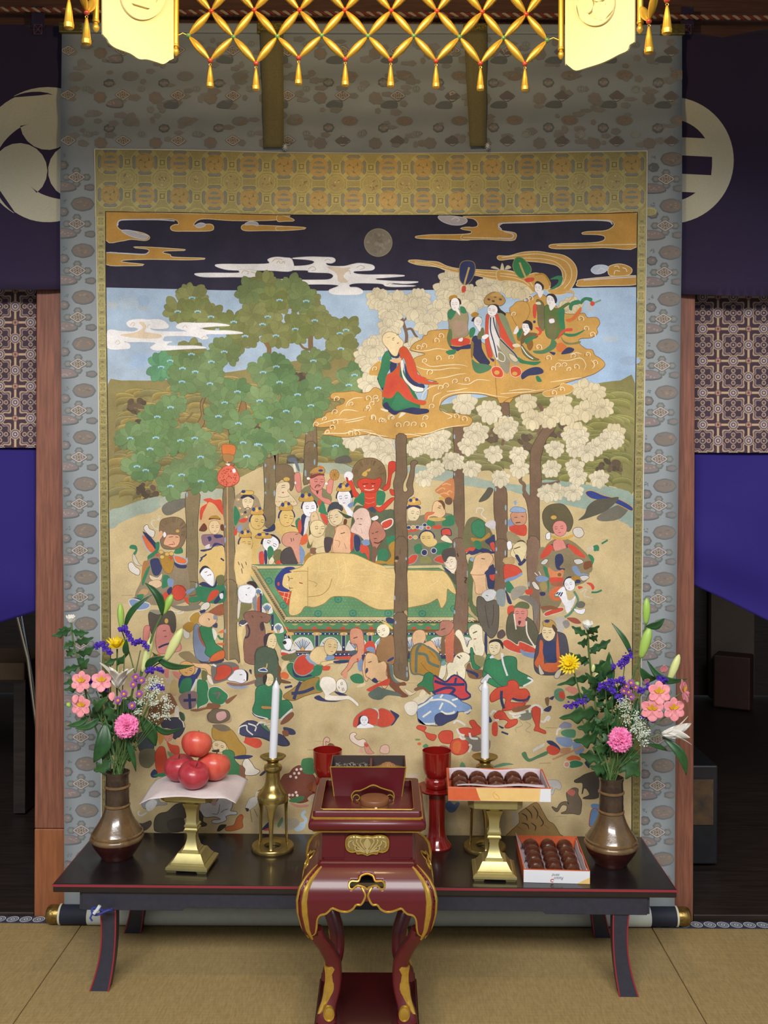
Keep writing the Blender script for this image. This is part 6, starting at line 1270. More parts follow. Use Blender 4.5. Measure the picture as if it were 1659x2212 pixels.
P('#77706c','1030 1000 1130 950 1280 940 1360 990 1340 1060 1270 1130 1100 1190 1050 1170',4);P(RED,'1100 1010 1180 975 1260 1000 1270 1060 1210 1130 1110 1160 1070 1140 1100 1070',4,'#5a504c',1.2);P(RED,'1290 1010 1350 1000 1360 1040 1310 1060',4);P('#8a6a60','1220 1180 1400 1200 1560 1150 1560 1190 1400 1230 1260 1230',4);P('#8fa0bc','1220 1200 1300 1230 1480 1230 1400 1260 1280 1250',4);P('#ecebf2','1230 1150 1290 1080 1320 1040 1400 1030 1450 1070 1460 1140 1400 1190 1320 1170',4,'#8a8a9a',1.2);P('#20263f','1420 1030 1470 1070 1470 1150 1450 1160 1450 1080',3);L(INK,'1370 1090 1400 1090',1.3);L('#c04a4a','1420 1150 1430 1160',2);P(NAVY,'1480 1040 1510 1030 1510 1090',3);L(WHT,'1050 970 1090 990',4)
P('#b09678','980 1560 1080 1510 1200 1510 1260 1560 1250 1659 1000 1659',4);P('#d0a0a0','1100 1530 1180 1510 1230 1570 1180 1620 1110 1600',4);P('#6a6058','990 1560 1080 1520 1100 1600 1060 1640 1000 1640',4,'#4a403c',1)
P(GRN,'650 1560 700 1550 720 1620 680 1659',3);P('#8a6048','430 1400 500 1320 560 1330 640 1500 560 1560 430 1659 250 1659 300 1520',4);P('#c9b8a4','450 1060 520 1030 560 1120 600 1180 520 1200',4);P(PINK,'460 1040 520 1020 520 1120 480 1120',4);P(PINK,'570 1050 660 1070 650 1140 590 1100',4);P('#c2a878','560 1160 630 1180 610 1330 540 1300',4);P('#d8cfc0','600 1480 640 1470 640 1600 590 1620',3)
fr(D2)
P('#4d5f50','200 380 260 380 350 420 390 560 420 800 330 820 200 780 120 720 120 500 140 420',4,'#36443a',1.4);P('#6a4a38','120 700 280 690 340 710 240 730 130 730',3);P('#6a4a38','390 590 430 640 410 740 540 790 520 810 400 780',4);P('#2f4a84','160 650 220 630 260 660 200 660',4,WHT,1.6);P('#5a5f58','120 770 200 740 330 820 300 850 130 850',4);L('#c9a868','260 570 250 620 210 620',2.4);P('#d0683a','420 690 470 670 520 710 500 755 430 740',4)
P('#e0cba0','440 570 490 540 510 560 460 640 440 640',4)
# bent monk with red sash over a green robe
P(GRN,'500 610 560 570 700 690 900 600 920 640 860 700 760 760 640 770 540 700',4,'#1f4f3c',1.2);P(NAVY,'560 580 600 690 700 720 760 700 800 720 680 740 580 720',4);P('#c8463a','590 560 640 490 720 470 760 540 820 590 790 660 700 710 620 690 580 620',4,'#8fa098',2);P('#dfc592','770 490 800 420 870 370 960 380 970 470 960 550 860 580 800 560',4,'#8a744c',1.2);P('#dfc592','900 560 1000 540 1120 530 1130 570 1020 570 940 600',4,'#8a744c',1);P(LBL,'950 530 990 470 1060 480 1050 520',4);P('#8fa0b8','720 500 760 450 780 520 860 580 780 570',4);face(1020,370,80,100,'#dfc592',.1,.25);P(RED,'1060 490 1260 480 1260 520 1080 520',0);P(RED,'920 610 1010 600 1000 650 920 650',3);P(NAVY,'1060 540 1240 530 1240 560 1080 570',3);P('#cdb994','1130 590 1250 560 1220 640 1110 660',4)
P(GRN,'820 600 920 600 900 700 820 720',3)
P('#d29278','1260 170 1320 150 1390 180 1410 280 1420 420 1380 520 1300 560 1260 620 1180 700 1150 690 1220 600 1260 500 1340 440 1330 340 1270 330 1250 260',4,'#8a5044',1.2);L(INK,'1290 270 1340 255',2);L('#8a4a3e','1290 350 1330 350',1.6);P('#4a5a64','1240 430 1320 410 1330 450 1260 470',4);P(LBL,'1340 560 1400 520 1420 640 1360 660',4);P(NAVY,'1390 470 1430 480 1410 560',3);P('#d29278','1160 680 1220 670 1210 750 1170 740',3);P(RED,'1330 520 1350 510 1350 560',3)
P(RED,'1420 440 1430 340 1490 300 1540 330 1560 430 1530 450 1500 380',4);P(LBL,'1440 400 1490 370 1540 390 1540 450',4);P('#e0b78c','1420 520 1450 460 1520 440 1570 480 1600 600 1680 620 1680 800 1560 800 1480 740 1450 780 1420 740 1400 620',4,'#8a5f44',1.2);L(INK,'1470 570 1510 555',1.8);P(NAVY,'1430 640 1460 620 1460 680 1440 680',3)
P(GRN,'1250 730 1330 690 1400 720 1410 800 1300 800',4);P('#dcc9a0','1330 840 1430 800 1420 840 1350 860',3)
# prostrate old monk in white
P('#9a7c44','460 950 560 880 640 820 760 760 880 740 860 830 920 900 800 930 700 960 580 1010 480 990',4,'#6a5430',1.2);L(NAVY,'660 790 620 870 580 1000',7);L(NAVY,'550 930 700 910 820 860',7);L(NAVY,'470 860 560 840',5);P(GRN,'840 830 880 760 900 830 930 890 860 890',4);P(NAVY,'820 980 880 950 940 990 1060 1010 1200 990 1080 1030 900 1020',4);P(NAVY,'1060 900 1200 940 1240 960 1120 950',3);P('#ece4d6','890 820 920 740 1000 730 1070 770 1080 880 1010 930 1020 950 1180 960 1240 960 1340 1040 1340 1080 1240 1000 1100 1010 960 1000 950 940 920 880',4,'#a89878',1.2);face(1150,840,88,62,'#ece4d6',1.35,.1);L('#b4c0b8','1200 780 1240 800 1230 860',3)
# man in green court robe,dark skirts
P('#2c7a58','130 880 200 830 330 830 430 900 430 1010 500 1010 550 1060 550 1130 420 1220 260 1230 120 1170 90 1120 120 1020',4,'#1f4f3c',1.4);face(285,765,52,75,'#e2cfa6',.1,.3);P('#2c2a30','215 810 210 730 250 700 260 740 240 810',3);P('#dcd8d8','70 1150 140 1190 260 1220 260 1240 140 1210',3);P(NAVY,'80 1150 130 1200 240 1230 180 1230 100 1190',3);P('#c98a4c','200 1080 320 1090 320 1110 210 1110',3);P('#dcd8d8','420 1230 480 1170 550 1110 560 1130 480 1200 430 1250',3);P('#8a5a44','420 1280 480 1200 560 1150 580 1190 520 1260 440 1300',4)
P('#3c4264','0 1280 60 1260 140 1300 200 1370 280 1360 300 1440 420 1420 520 1510 510 1550 420 1550 300 1500 160 1450 0 1440',4,'#262a40',1.2);P('#3c4264','460 1330 560 1350 600 1390 590 1420 520 1420 460 1370',4);P('#8a5a44','440 1380 500 1370 520 1430 460 1440',4);P(RED,'0 1450 60 1460 160 1470 200 1520 170 1575 80 1560 0 1520',4)
for q in ('140 1290 200 1260 180 1310 240 1300 300 1290','20 1420 80 1400 100 1420','0 1330 60 1290 110 1290','160 1320 260 1330 310 1310'): L('#d8d4cc',q,2.2)
P('#4c7a60','150 1300 240 1300 300 1400 220 1380',3)
fr(D3)
P('#9a7450','130 410 180 270 270 240 330 260 340 560 240 560 140 520',4,'#5f4432',1.3);face(210,180,78,78,'#e9dfc4',-.35,-.3);P(NAVY,'240 30 290 20 340 50 330 90 260 80',4);P('#d8b464','200 80 240 75 320 140 310 160 230 100',3);P('#8fb0c8','120 330 170 280 150 340',3);P('#2b3a70','260 530 330 490 330 520 270 550',3)
P('#e0b78c','0 480 60 445 130 480 150 560 170 560 220 545 250 600 240 700 280 760 240 860 200 850 180 780 100 780 40 740 0 700',4,'#8a5f44',1.2);L(INK,'30 560 70 545',1.8);P('#5c7a78','270 580 320 600 330 720 380 780 430 800 420 820 340 800 290 700',4);P('#7a4a38','250 580 280 600 300 720 360 800 460 790 480 830 400 840 440 900 510 960 420 970 330 880 270 800',4);P('#5c6a64','30 930 140 850 210 870 330 900 420 940 410 960 260 950 180 1000 80 990',4);P(RED,'10 880 100 830 180 790 280 750 270 830 160 840 60 900',4);P(NAVY,'70 770 110 740 150 790 110 800',3);P('#3c4264','0 640 20 620 30 660 0 690',3)
# monk from behind in ochre robe
P('#e2b88e','560 300 570 210 630 170 700 190 715 270 690 330 780 300 840 380 870 450 700 420 600 380',4,'#8a5f44',1.2);P('#b0823a','560 400 640 340 720 370 860 460 890 560 880 720 780 730 640 690 560 680 540 560',4,'#5f7068',3.2);L('#5f7068','660 340 610 420 600 680',6);L('#5f7068','620 450 720 470 760 560 880 610',6);L('#5f7068','740 370 840 440 890 540',5);L('#8a6428','660 560 720 640 780 680',1.4);L('#8a6428','760 420 830 500',1.4)
P('#7d6046','900 280 940 240 960 400 1060 370 1060 390 960 440 930 480 900 440',4);P('#c97058','960 240 1050 160 1050 440 1040 560 970 560 950 400',4);P('#b07868','880 170 890 90 940 60 1020 70 1050 120 1000 210 930 240 880 240 830 190',4,'#6a3a30',1);L(INK,'900 170 950 150',2)
P('#7d5a48','1060 250 1140 270 1160 440 1060 460',4);P('#e9dfc4','1070 220 1100 170 1140 190 1180 280 1210 380 1240 300 1270 280 1240 220 1240 150 1290 105 1350 110 1390 160 1400 300 1420 380 1400 470 1330 480 1280 420 1230 450 1180 440 1130 300',4,'#8a7a58',1.3);L(INK,'1280 210 1330 185',2.2);L('#b5473e','1290 280 1320 275',2);L('#9a8a68','1290 340 1310 420',1);P('#8f8a60','1280 470 1410 490 1420 560 1380 620 1310 570',4);P(GRN,'1250 400 1280 400 1300 560 1370 620 1320 640 1270 600',4,'#1f4f3c',.8);P(NAVY,'1420 220 1450 220 1450 470 1420 400',3);P('#7d5a44','1200 620 1240 560 1280 640 1400 650 1380 750 1240 740',4);P(NAVY,'1200 640 1340 690 1330 750 1300 710 1210 670',3)
P('#e9dfc4','1060 500 1110 450 1180 440 1240 480 1230 540 1180 590 1190 640 1180 750 1120 740 1090 660 1080 740 1030 780 1020 870 980 870 960 760 980 700 970 600 1000 560 1040 560',4,'#8a7a58',1.3);L(INK,'1090 480 1130 510',3);L(INK,'1130 470 1150 490',1.6);P('#e9dfc4','905 590 960 580 950 700 900 770 870 750',4,'#8a7a58',1);P('#7aa0a4','900 560 940 530 960 580 910 600',3)
P('#c8404a','810 730 870 760 960 800 1060 720 1180 800 1190 900 1240 960 1140 990 1040 930 860 940 800 870',4,'#2b3068',4);L('#2b3068','820 780 960 820 1180 820',6);L('#2b3068','800 920 960 860 1060 880 1000 950',6);L('#2b3068','1080 740 1060 840',5)
P('#2f7d55','620 830 680 780 710 700 770 680 810 720 800 800 810 890 740 900 690 840 650 870',4,'#1f4f3c',1.2);P('#7d5a44','580 870 680 840 770 920 760 940 680 880 600 900',4);P('#e3d3b4','460 870 520 900 560 920 600 900 590 920 530 950 490 920',4,'#a08a68',.8);P('#e3d3b4','640 950 680 880 720 920 690 970 640 1000',4)
P('#2f8058','1440 500 1480 460 1530 520 1600 540 1659 600 1659 840 1560 850 1440 780 1400 700',4,'#1f4f3c',1.2);face(1540,380,72,88,'#e2d3ae',.1,-.1);P('#2c2a30','1470 330 1500 290 1590 280 1640 330 1640 400 1600 330 1540 310',4);L('#d8dcec','1630 450 1640 560 1659 640',5);P('#d8d8e4','1480 500 1520 470 1530 530',3);P('#cfd0dc','1370 790 1430 720 1480 680 1490 720 1560 740 1560 770 1480 740 1440 800',4,INK,1);P('#d6d0c4','1350 860 1420 800 1440 860 1400 910',4,INK,.8)
# kneeling figure under blue patched robe
P('#dcd0b4','560 1010 640 960 760 940 700 1030 620 1060',4);P('#7c9ac6','620 1080 700 1040 760 990 820 950 920 935 1020 950 1100 990 1150 1030 1220 1060 1260 1100 1220 1170 1170 1140 1100 1150 1060 1190 960 1200 840 1180 830 1290 720 1290 640 1250 620 1180',4,'#41557e',1.4)
for q in ('620 1100 740 1030 800 970','770 1010 900 1000 1000 1030 1080 1090','920 940 890 980','1030 1010 1100 990','920 1040 880 1120','680 1210 780 1140','630 1250 700 1290 830 1290','900 1140 960 1170 1040 1160 1060 1140'): L('#e2ddd0',q,4)
P('#363f68','830 1200 900 1160 960 1190 1060 1180 1100 1140 1080 1220 980 1270 900 1310 840 1280',4,'#262a40',1);P(NAVY,'620 1220 640 1280 760 1310 900 1310 840 1320 680 1300',3);P('#e6dece','460 1080 510 1030 590 1030 620 1090 590 1170 540 1190 490 1160',4,'#b0a084',1);L('#d8d0c4','1180 1160 1220 1150 1260 1120',4)
P(RED,'0 1130 80 1110 140 1140 180 1110 260 1130 340 1190 340 1260 290 1310 200 1330 130 1310 60 1310 0 1280',4,'#8a8474',1.4);P(NAVY,'290 1130 340 1150 400 1190 380 1230 330 1300 300 1310 350 1230',4);L('#d8d0cc','70 1110 140 1130 150 1230',3)
fr(D2);P(RED,'1290 1310 1310 1220 1400 1140 1500 1110 1580 1160 1570 1260 1560 1300 1480 1310 1330 1330',4,'#8a8474',1.2);P('#2c2a40','1350 1280 1360 1210 1420 1190 1470 1220 1480 1290 1540 1320 1500 1330 1340 1340',4);P('#ecebf2','1330 1340 1400 1280 1450 1280 1540 1330',3);face(1420,1250,48,55,'#ecebf2',0,0,1)
# red demons kneeling,right of the front row
fr(D3)
P(RED,'610 1330 640 1310 720 1330 700 1380 760 1410 840 1430 810 1490 740 1460 700 1390 620 1350',4,'#8c2a22',1);P(RED,'870 1430 920 1380 1020 1380 1040 1440 1020 1520 930 1520 890 1490',4,'#8c2a22',1.2);P(RED,'1030 1500 1110 1470 1200 1490 1230 1570 1180 1640 1080 1659 1010 1600',4,'#8c2a22',1.2);P('#d0683a','1040 1540 1090 1490 1140 1530 1110 1640 1050 1620',4);P('#7a746c','1180 1440 1300 1430 1380 1480 1400 1600 1280 1620 1220 1500',4);P(RED,'1110 1360 1200 1340 1280 1350 1240 1270 1290 1250 1330 1300 1370 1340 1380 1400 1260 1440 1150 1420',4,'#8c2a22',1.2)
for q in ('1050 1290 1080 1255 1130 1270 1190 1310','1090 1350 1120 1410 1180 1430','1240 1400 1260 1460 1340 1470','1230 1540 1260 1560 1230 1630','1120 1440 1150 1470 1190 1470'): L('#dcd6d0',q,4.5)
P('#8c6a58','1450 1480 1490 1500 1480 1600 1440 1590',4);P('#4e8a63','680 1560 720 1530 750 1560 720 1590',4);E('#d0683a',640,1530,24,18);E('#6a8a5a',620,1480,34,12);P('#8a6a5c','880 1560 940 1550 1000 1580 930 1600',4)
fr(D4)
P(GRN,'160 160 210 130 320 150 400 100 520 120 530 240 560 280 680 340 720 390 600 450 480 430 350 450 200 310 140 260',4,'#1f4f3c',1.3);P('#2f8058','170 200 230 120 330 160 380 300 380 360 200 310',4);L('#e0dce0','350 60 370 180 420 330',4);L('#e0dcdc','660 350 720 390 610 455',4)
P(RED,'220 560 300 480 420 450 430 400 500 385 550 430 560 490 640 490 685 560 650 640 560 620 480 600 460 650 640 660 520 720 420 740 360 740 390 680 400 600 330 600 230 640',4,'#8c2a22',1.3);L(NAVY,'350 510 350 620 380 720',6);L(NAVY,'480 600 560 625 650 615 685 570',5);P('#8a5a40','480 720 580 690 700 680 660 720 560 760 490 760',4);P(RED,'260 810 320 750 380 770 420 830 460 860 530 850 530 900 440 950 390 940 430 880 380 850 300 850',4,'#8c2a22',1.2);P('#7a7c6c','560 780 660 740 720 760 700 850 580 860',4);P(RED,'720 720 770 700 810 730 805 860 800 950 870 990 870 1020 780 990 740 980 760 920 725 830',4,'#8c2a22',1.2)
for q in ('690 770 690 720 760 680 830 720 830 780','440 770 500 790 640 760','480 810 520 830 580 800','820 870 860 880 900 820 925 830 900 870','220 800 250 750 290 760','270 860 320 860'): L('#dcd6d0',q,4.5)
L('#9a9080','560 860 600 920 520 960 530 1010',1.2);L('#9a9080','640 880 700 920 640 980 690 1010',1.2);P('#7a5a44','870 600 920 590 910 690 880 670',3);P(NAVY,'920 600 980 570 960 620',3);P(NAVY,'850 740 920 690 950 700 920 760',3);P('#5a8a72','980 520 1030 480 1090 500 1110 600 1060 640 990 600',4);P(RED,'1040 530 1090 520 1110 600 1050 600',4);P('#d38a78','1110 490 1180 450 1270 500 1270 570 1180 540',4);P(RED,'240 900 300 890 300 1040 240 1030',4);P(NAVY,'200 810 240 870 200 890',3);P(NAVY,'310 920 380 950 350 960',3);L(NAVY,'350 1000 430 1030',4)
P('#4e8a6a','1060 1000 1130 970 1230 980 1220 1070 1090 1050',4);P(LBL,'1000 1070 1080 1060 1190 1080 1190 1170 1100 1180 1020 1130',4);P(LBL,'1200 1130 1290 1140 1340 1220 1240 1270',4);P('#8a90a8','1040 930 1100 880 1180 900 1180 950 1060 960',4);L('#dcd6d0','1010 1040 1020 980 1060 960',4);P(NAVY,'890 1110 960 1110 1040 1180 1060 1250 1000 1190 920 1150',4);P(RED,'890 1190 940 1160 1030 1200 1040 1250 970 1280 900 1250',4);P('#4f7a58','590 1260 640 1240 680 1320 780 1280 890 1230 900 1270 780 1320 680 1360 620 1320',4)
for i in range(9): L('#cfccc8',[(730+15*i,1240-8*i),(740+15*i,1200-8*i)],2.4,0)
P('#b98a68','1060 1200 1170 1190 1160 1240 1060 1260',4);L('#b98a68','960 1330 1100 1270 1400 1150',4,0);P('#c9623c','1130 1310 1210 1280 1290 1310 1280 1350 1150 1340',4);P(GRN,'1160 1370 1230 1340 1320 1370 1300 1410 1180 1430',4,'#c9b88a',1.2);E('#d0907a',1130,1390,28,30,line='#d8cfc4',lw=2);L('#c0b090','530 1180 570 1170 590 1240',2.4);P(NAVY,'1340 1370 1390 1350 1400 1440',3);P('#5a8a62','290 1420 380 1370 500 1390 400 1400',4)
#===lower left: musicians,kneeling men,animals
fr(D5)
P('#33364c','340 190 440 150 540 160 580 240 540 330 470 370 420 260 350 250',4,'#22242f',1.2);L('#d8cfc0','520 150 560 190 575 250',3);face(410,330,50,66,'#d38878',.15,.3);P('#c98a48','290 300 340 270 370 310 350 400 310 430',4);P('#4a5660','90 330 180 300 240 340 260 420 230 500 110 500',4,'#33404a',1.2);P('#77745c','110 500 260 480 270 600 200 680 110 640',4);P('#cc4a36','310 460 360 460 380 520 400 700 320 740 280 680 270 540',4,'#8c3a2a',1);P(RED,'390 400 440 430 520 450 520 540 440 520',4);P('#8a8a68','400 500 480 540 500 560 420 560',3);P('#e0ae84','490 370 560 360 560 440 510 440',4);P(NAVY,'220 740 260 690 290 720 300 770 240 780',4);P(GRN,'240 760 390 720 390 770',3);P('#7a4a34','200 60 330 0 420 60 340 200 240 240',4);P('#3a4a3c','520 90 560 100 580 180 540 170',3)
P('#b08a42','880 250 960 240 1060 270 1110 320 1160 400 1220 470 1210 550 1120 560 1060 500 1000 400 900 380 870 330',4,'#7a5c2c',1.2);P('#7a6c5c','870 230 960 215 1040 240 1060 280 960 290',4);face(945,450,78,58,'#dcc69e',.3,0);P('#2a2a2c','870 490 940 485 940 510 880 510',3);P('#3c7a52','980 510 1050 490 1100 520 1110 600 1190 690 1180 780 1150 810 1040 770 1030 620',4,'#27543a',1.2);P('#8a5a48','1160 650 1210 680 1220 790 1170 800',4);P('#e0d8cc','1190 640 1230 570 1280 620 1320 680 1370 710 1320 750 1220 750 1220 690',4,INK,1.2);P(NAVY,'1100 560 1200 540 1300 550 1250 580 1130 585',4);P('#2f3448','1370 750 1440 690 1440 720 1390 760',3);P(RED,'1200 400 1290 360 1380 390 1390 440 1340 470 1260 440',4);P('#3c4264','1150 260 1230 190 1330 190 1420 270 1490 310 1600 330 1659 400 1659 440 1540 420 1400 350 1280 340 1180 330',4,'#262a40',1.2)
for q in ('1150 310 1160 250 1230 230 1240 280 1300 330','1340 230 1370 200 1430 200 1420 230','1250 210 1330 240 1320 290'): L('#d8d4cc',q,3)
P('#6d5f50','830 130 880 60 960 60 1040 80 1050 160 960 200 850 190',4,'#4a403a',1);P('#d0a0a0','920 100 1000 80 1020 140 960 180 920 160',4)
# animals
P('#9a9c9c','130 1050 170 1010 240 990 300 1000 320 1040 390 1050 380 1065 300 1070 240 1090 180 1110 140 1090',4,'#6a6a6c',1);P('#d8d8dc','170 1060 240 1010 290 1040 250 1110 190 1130',4);L('#d0d0d4','180 1150 120 1180 90 1160 100 1130',3)
P('#4c4740','260 1300 270 1210 320 1160 400 1140 480 1070 560 1050 680 1060 740 1090 770 1170 770 1240 810 1270 780 1290 700 1280 690 1200 640 1180 560 1220 560 1340 300 1350',4,'#332f2a',1.4);P('#3c3833','400 1240 520 1200 580 1230 560 1340 420 1340',4);P('#544a44','70 1260 140 1260 220 1230 230 1280 160 1340 60 1340',4)
P('#dcdce4','720 1070 800 1040 900 1050 960 960 980 920 1040 940 1080 1000 1080 1080 1060 1130 1120 1140 1125 1165 1060 1170 1010 1190 1020 1220 980 1245 910 1260 870 1250 880 1230 960 1220 900 1190 800 1195 760 1150',4,'#5f6068',1.4);L('#5f6068','960 1150 1000 1120 1040 1110',1.2);L('#5f6068','870 1160 920 1165 940 1130 950 1060',1.2);E('#d8b0b8',890,1050,30,28)
P('#c06a3c','1100 1280 1130 1210 1170 1170 1195 1190 1185 1240 1190 1300 1120 1330 1050 1340 1010 1330 1020 1300',4,'#6a3a28',1);P('#2f332c','920 1340 950 1280 1020 1275 1000 1310 950 1345',4);E(RED,1180,1178,12,14)
P('#d6d2cc','1220 1100 1260 1010 1320 980 1350 1000 1340 1060 1280 1110 1240 1130',4,'#8a8680',1);L('#d6d2cc','1330 990 1340 940 1360 920',3);L('#8a4a38','1350 925 1420 885',2,0);L('#8a7a60','1270 1120 1290 1250',1.6,0);L('#8a7a60','1310 1110 1350 1190',1.6,0);P('#2f2c2a','1220 1100 1260 1110 1240 1140',3)
fr(D6)
P('#7b4238','230 640 260 560 320 540 360 490 430 460 480 520 560 550 600 640 560 780 480 840 380 840 300 760',4,'#54302a',1.4);P('#3f7a50','450 400 490 380 560 380 580 440 580 540 480 540 440 480',4);P('#3f7a50','310 830 380 790 470 780 460 820 380 850',4);P('#c98a7c','320 850 420 870 520 870 510 890 400 900',4)
for x,y in ((395,500),(440,495),(370,540),(418,538),(330,572),(388,582),(353,768),(400,772),(318,768),(388,740)): E('#e6dcd4',x,y,14,14,line='#8a4a40',lw=1)
P('#d3b7a0','510 800 560 760 600 760 600 830 530 830',4);L('#bcd0e0','380 1140 430 1080 480 1060 490 1020 460 990 460 960 490 940',7);P('#bcd0e0','380 1140 420 1090 480 1070 480 1110 430 1150',4);P('#b2a894','230 1040 300 1010 400 1020 420 1080 320 1140 240 1110',4);P(RED,'30 1120 80 1090 130 1130 60 1145',3);P(NAVY,'20 1140 100 1050 140 1060 120 1100',3);P('#6a8a6a','190 1080 240 1000 250 1040 210 1110',4)
P('#d9b0a0','680 260 680 190 710 160 740 180 730 210 700 200 700 260',4,'#7a4438',1.2);P('#7b4a3c','710 270 740 220 790 240 790 280',4);L('#d9b0a0','610 270 640 240 670 270',3);P('#e2cfc0','960 180 960 130 1000 110 1025 130 1000 150 1040 190 1100 180 1130 220 1090 260 1000 220',4,'#8a5a50',1.2);P('#cf8f80','1110 220 1140 230 1180 300 1210 325 1130 325',4,'#8a5a50',1);P(RED,'1110 225 1140 230 1150 255 1120 260',3);P('#e2b8a8','1280 320 1285 260 1330 240 1365 260 1360 325',4,'#8a5a50',1);P('#cfa08f','1040 320 1070 270 1100 325',3)
fr(D7)
P('#c8b6a0','100 560 160 545 240 555 160 600 100 600',4);P('#5f7fa8','490 880 540 830 590 870 620 840 650 860 600 940 540 950',4);P('#5f8a6a','650 470 670 420 700 440 710 480',3);P('#5f8a6a','980 480 1100 430 1200 440 1080 470',4);P(RED,'380 560 560 560 540 640 420 620',3)
P('#9a7c4c','1180 1160 1280 1060 1260 980 1360 900 1460 850 1520 940 1580 1040 1640 1080 1700 1180 1700 1210 1180 1210',4,'#6a5230',1.4)
for q in ('1300 960 1350 990 1360 1040','1340 900 1400 960 1410 1020','1420 880 1470 950 1460 1020','1300 1060 1360 1080 1380 1130','1480 980 1530 1060 1500 1100','1400 1060 1450 1100 1440 1150','1540 1080 1590 1120','1260 1100 1320 1140'): L('#3c2e20',q,2.6,taper=True)
P('#c0b49c','1200 960 1260 950 1270 1060 1210 1080',4)
fr(D8)
P('#b9b5b2','420 700 500 690 580 700 620 760 600 810 550 790 520 860 490 850 520 780 440 760',4,'#8a8684',1);P('#6d5f50','690 840 760 790 820 800 820 860 860 940 860 1020 840 1100 760 1090 620 1090 680 1060 690 1000 630 990 570 1070 510 1010 570 1030 610 970 680 950 710 980 690 900',4,'#463c32',1.2);P('#c06a5c','690 830 740 800 790 830 760 880 710 860',4);P('#4c4640','780 700 850 660 920 620 1060 600 1080 760 1060 900 880 910 960 870 930 800 890 790 870 860 880 730 800 720',4,'#332e2a',1.2);P('#5f86b0','980 980 1070 980 1070 1040 990 1030',4);P('#5f86b0','990 1050 1060 1060 1050 1200 990 1240 960 1220',4,'#b04a40',2)
pt.build('painting',tint_mat('painted_silk',0.85,weave=0.14,wscale=520,stain=0.2,sscale=9,spec=0.12,bump=0.1,haze=0.045),scroll)

#==================================================================low black offering table
ZT=0.304
m_lac=mat('black_lacquer','#1c1718',0.30,var=0.15,scale=30,coat=0.25,bump=0.05,bscale=400)
m_ink=mat('blue_black_lacquer','#2b2c38',0.45,var=0.12,scale=60,bump=0.05,bscale=400)
m_redline=mat('red_lacquer_line','#8e2a36',0.4)
YT=math.radians(0.75)
TXc,TYc=-0.051,2.90
MT=Matrix.Translation((TXc,TYc,0)) @ Matrix.Rotation(-YT,4,'Z')
table=thing('offering_table',(TXc,TYc,0),'long low black lacquered table with red edge lines in front of the scroll','table')
hw,hd=0.874,0.197
Geo().box(-hw,hw,-hd,hd,ZT-0.024,ZT,MT).build('tabletop',m_lac,table,smooth=False,bevel=0.003)
Geo().box(-hw-0.0012,hw+0.0012,-hd-0.0012,-hd+0.001,ZT-0.0075,ZT-0.0015,MT).build('red_edge_line',m_redline,table,smooth=False)
Geo().box(-hw-0.0012,-hw+0.001,-hd,hd,ZT-0.0075,ZT-0.0015,MT).build('red_edge_line',m_redline,table,smooth=False)
Geo().box(hw-0.001,hw+0.0012,-hd,hd,ZT-0.0075,ZT-0.0015,MT).build('red_edge_line',m_redline,table,smooth=False)
za,zb,zc=ZT-0.024,at(829,1970,2.72).z,at(829,1964,2.72).z
ax=hw-0.078
prof=[(-ax,za),(ax,za),(ax,zb),(ax-0.285,zb),(ax-0.292,zc),(-ax+0.292,zc),(-ax+0.285,zb),(-ax,zb)]
for sy in (-1,1):
    M=MT @ Matrix.Translation((0,sy*(hd-0.02)+0.008,0)) @ Matrix.Rotation(PI/2,4,'X')
    Geo().prism(prof,0,0.016,M).build('apron',m_ink,table,smooth=False,bevel=0.002)
for sx in (-1,1):
    Geo().box(sx*ax-0.008,sx*ax+0.008,-hd+0.02,hd-0.02,zb,za,MT).build('end_apron',m_ink,table,smooth=False)
for sx in (-1,1):
    for sy in (-1,1):
        rings=[];red=[[],[]]
        for k in range(13):
            t=k/12;z=zb+0.004-(zb+0.004)*t
            fl=0.020*t**2.4-0.004*math.sin(PI*t);wx=0.0215-0.004*math.sin(PI*t)+0.004*t
            cx=sx*(ax-0.072+fl);cy=sy*(hd-0.037+fl*0.6)
            rings.append([tuple(MT @ Vector((cx+a*wx,cy+b*0.019,z))) for a,b in ((-1,-1),(1,-1),(1,1),(-1,1))])
            for q,a in enumerate((-1,1)): red[q].append(MT @ Vector((cx+a*wx,cy-0.0192,z)))
        leg=Geo().loft(rings).build('leg',m_ink,table,ang=25)
        for q in (0,1): Geo().tube(red[q],0.0024,6).build('red_edge_line',m_redline,leg)
# blue and white cord knotted on the left front leg
k=at(222,1965,2.705);cord=Geo()
cord.tube([k+Vector((0.028*math.cos(t),0.004-0.012*math.sin(t)-0.012,0.006*math.sin(2.2*t))) for t in [2*PI*i/26 for i in range(26)]],0.0035,7,closed=True)
cord.tube([k+Vector((-0.022,-0.026,0.0)),k+Vector((-0.026,-0.03,-0.01)),k+Vector((-0.02,-0.03,-0.018))],0.003,6)
tag(cord.build('knotted_cord',mat('blue_cord','#2a3a9a',0.7,color2='#2b2f60',scale=150),None),'blue cord with a white tip knotted at the left front table leg','cord')
wt=Geo().tube([k+Vector((-0.016,-0.028,0.002)),k+Vector((-0.006,-0.03,0.014)),k+Vector((0.0,-0.028,0.024))],0.0048,8).build('white_tip',mat('white_cord','#c9cdd6',0.6),bpy.data.objects['knotted_cord'])

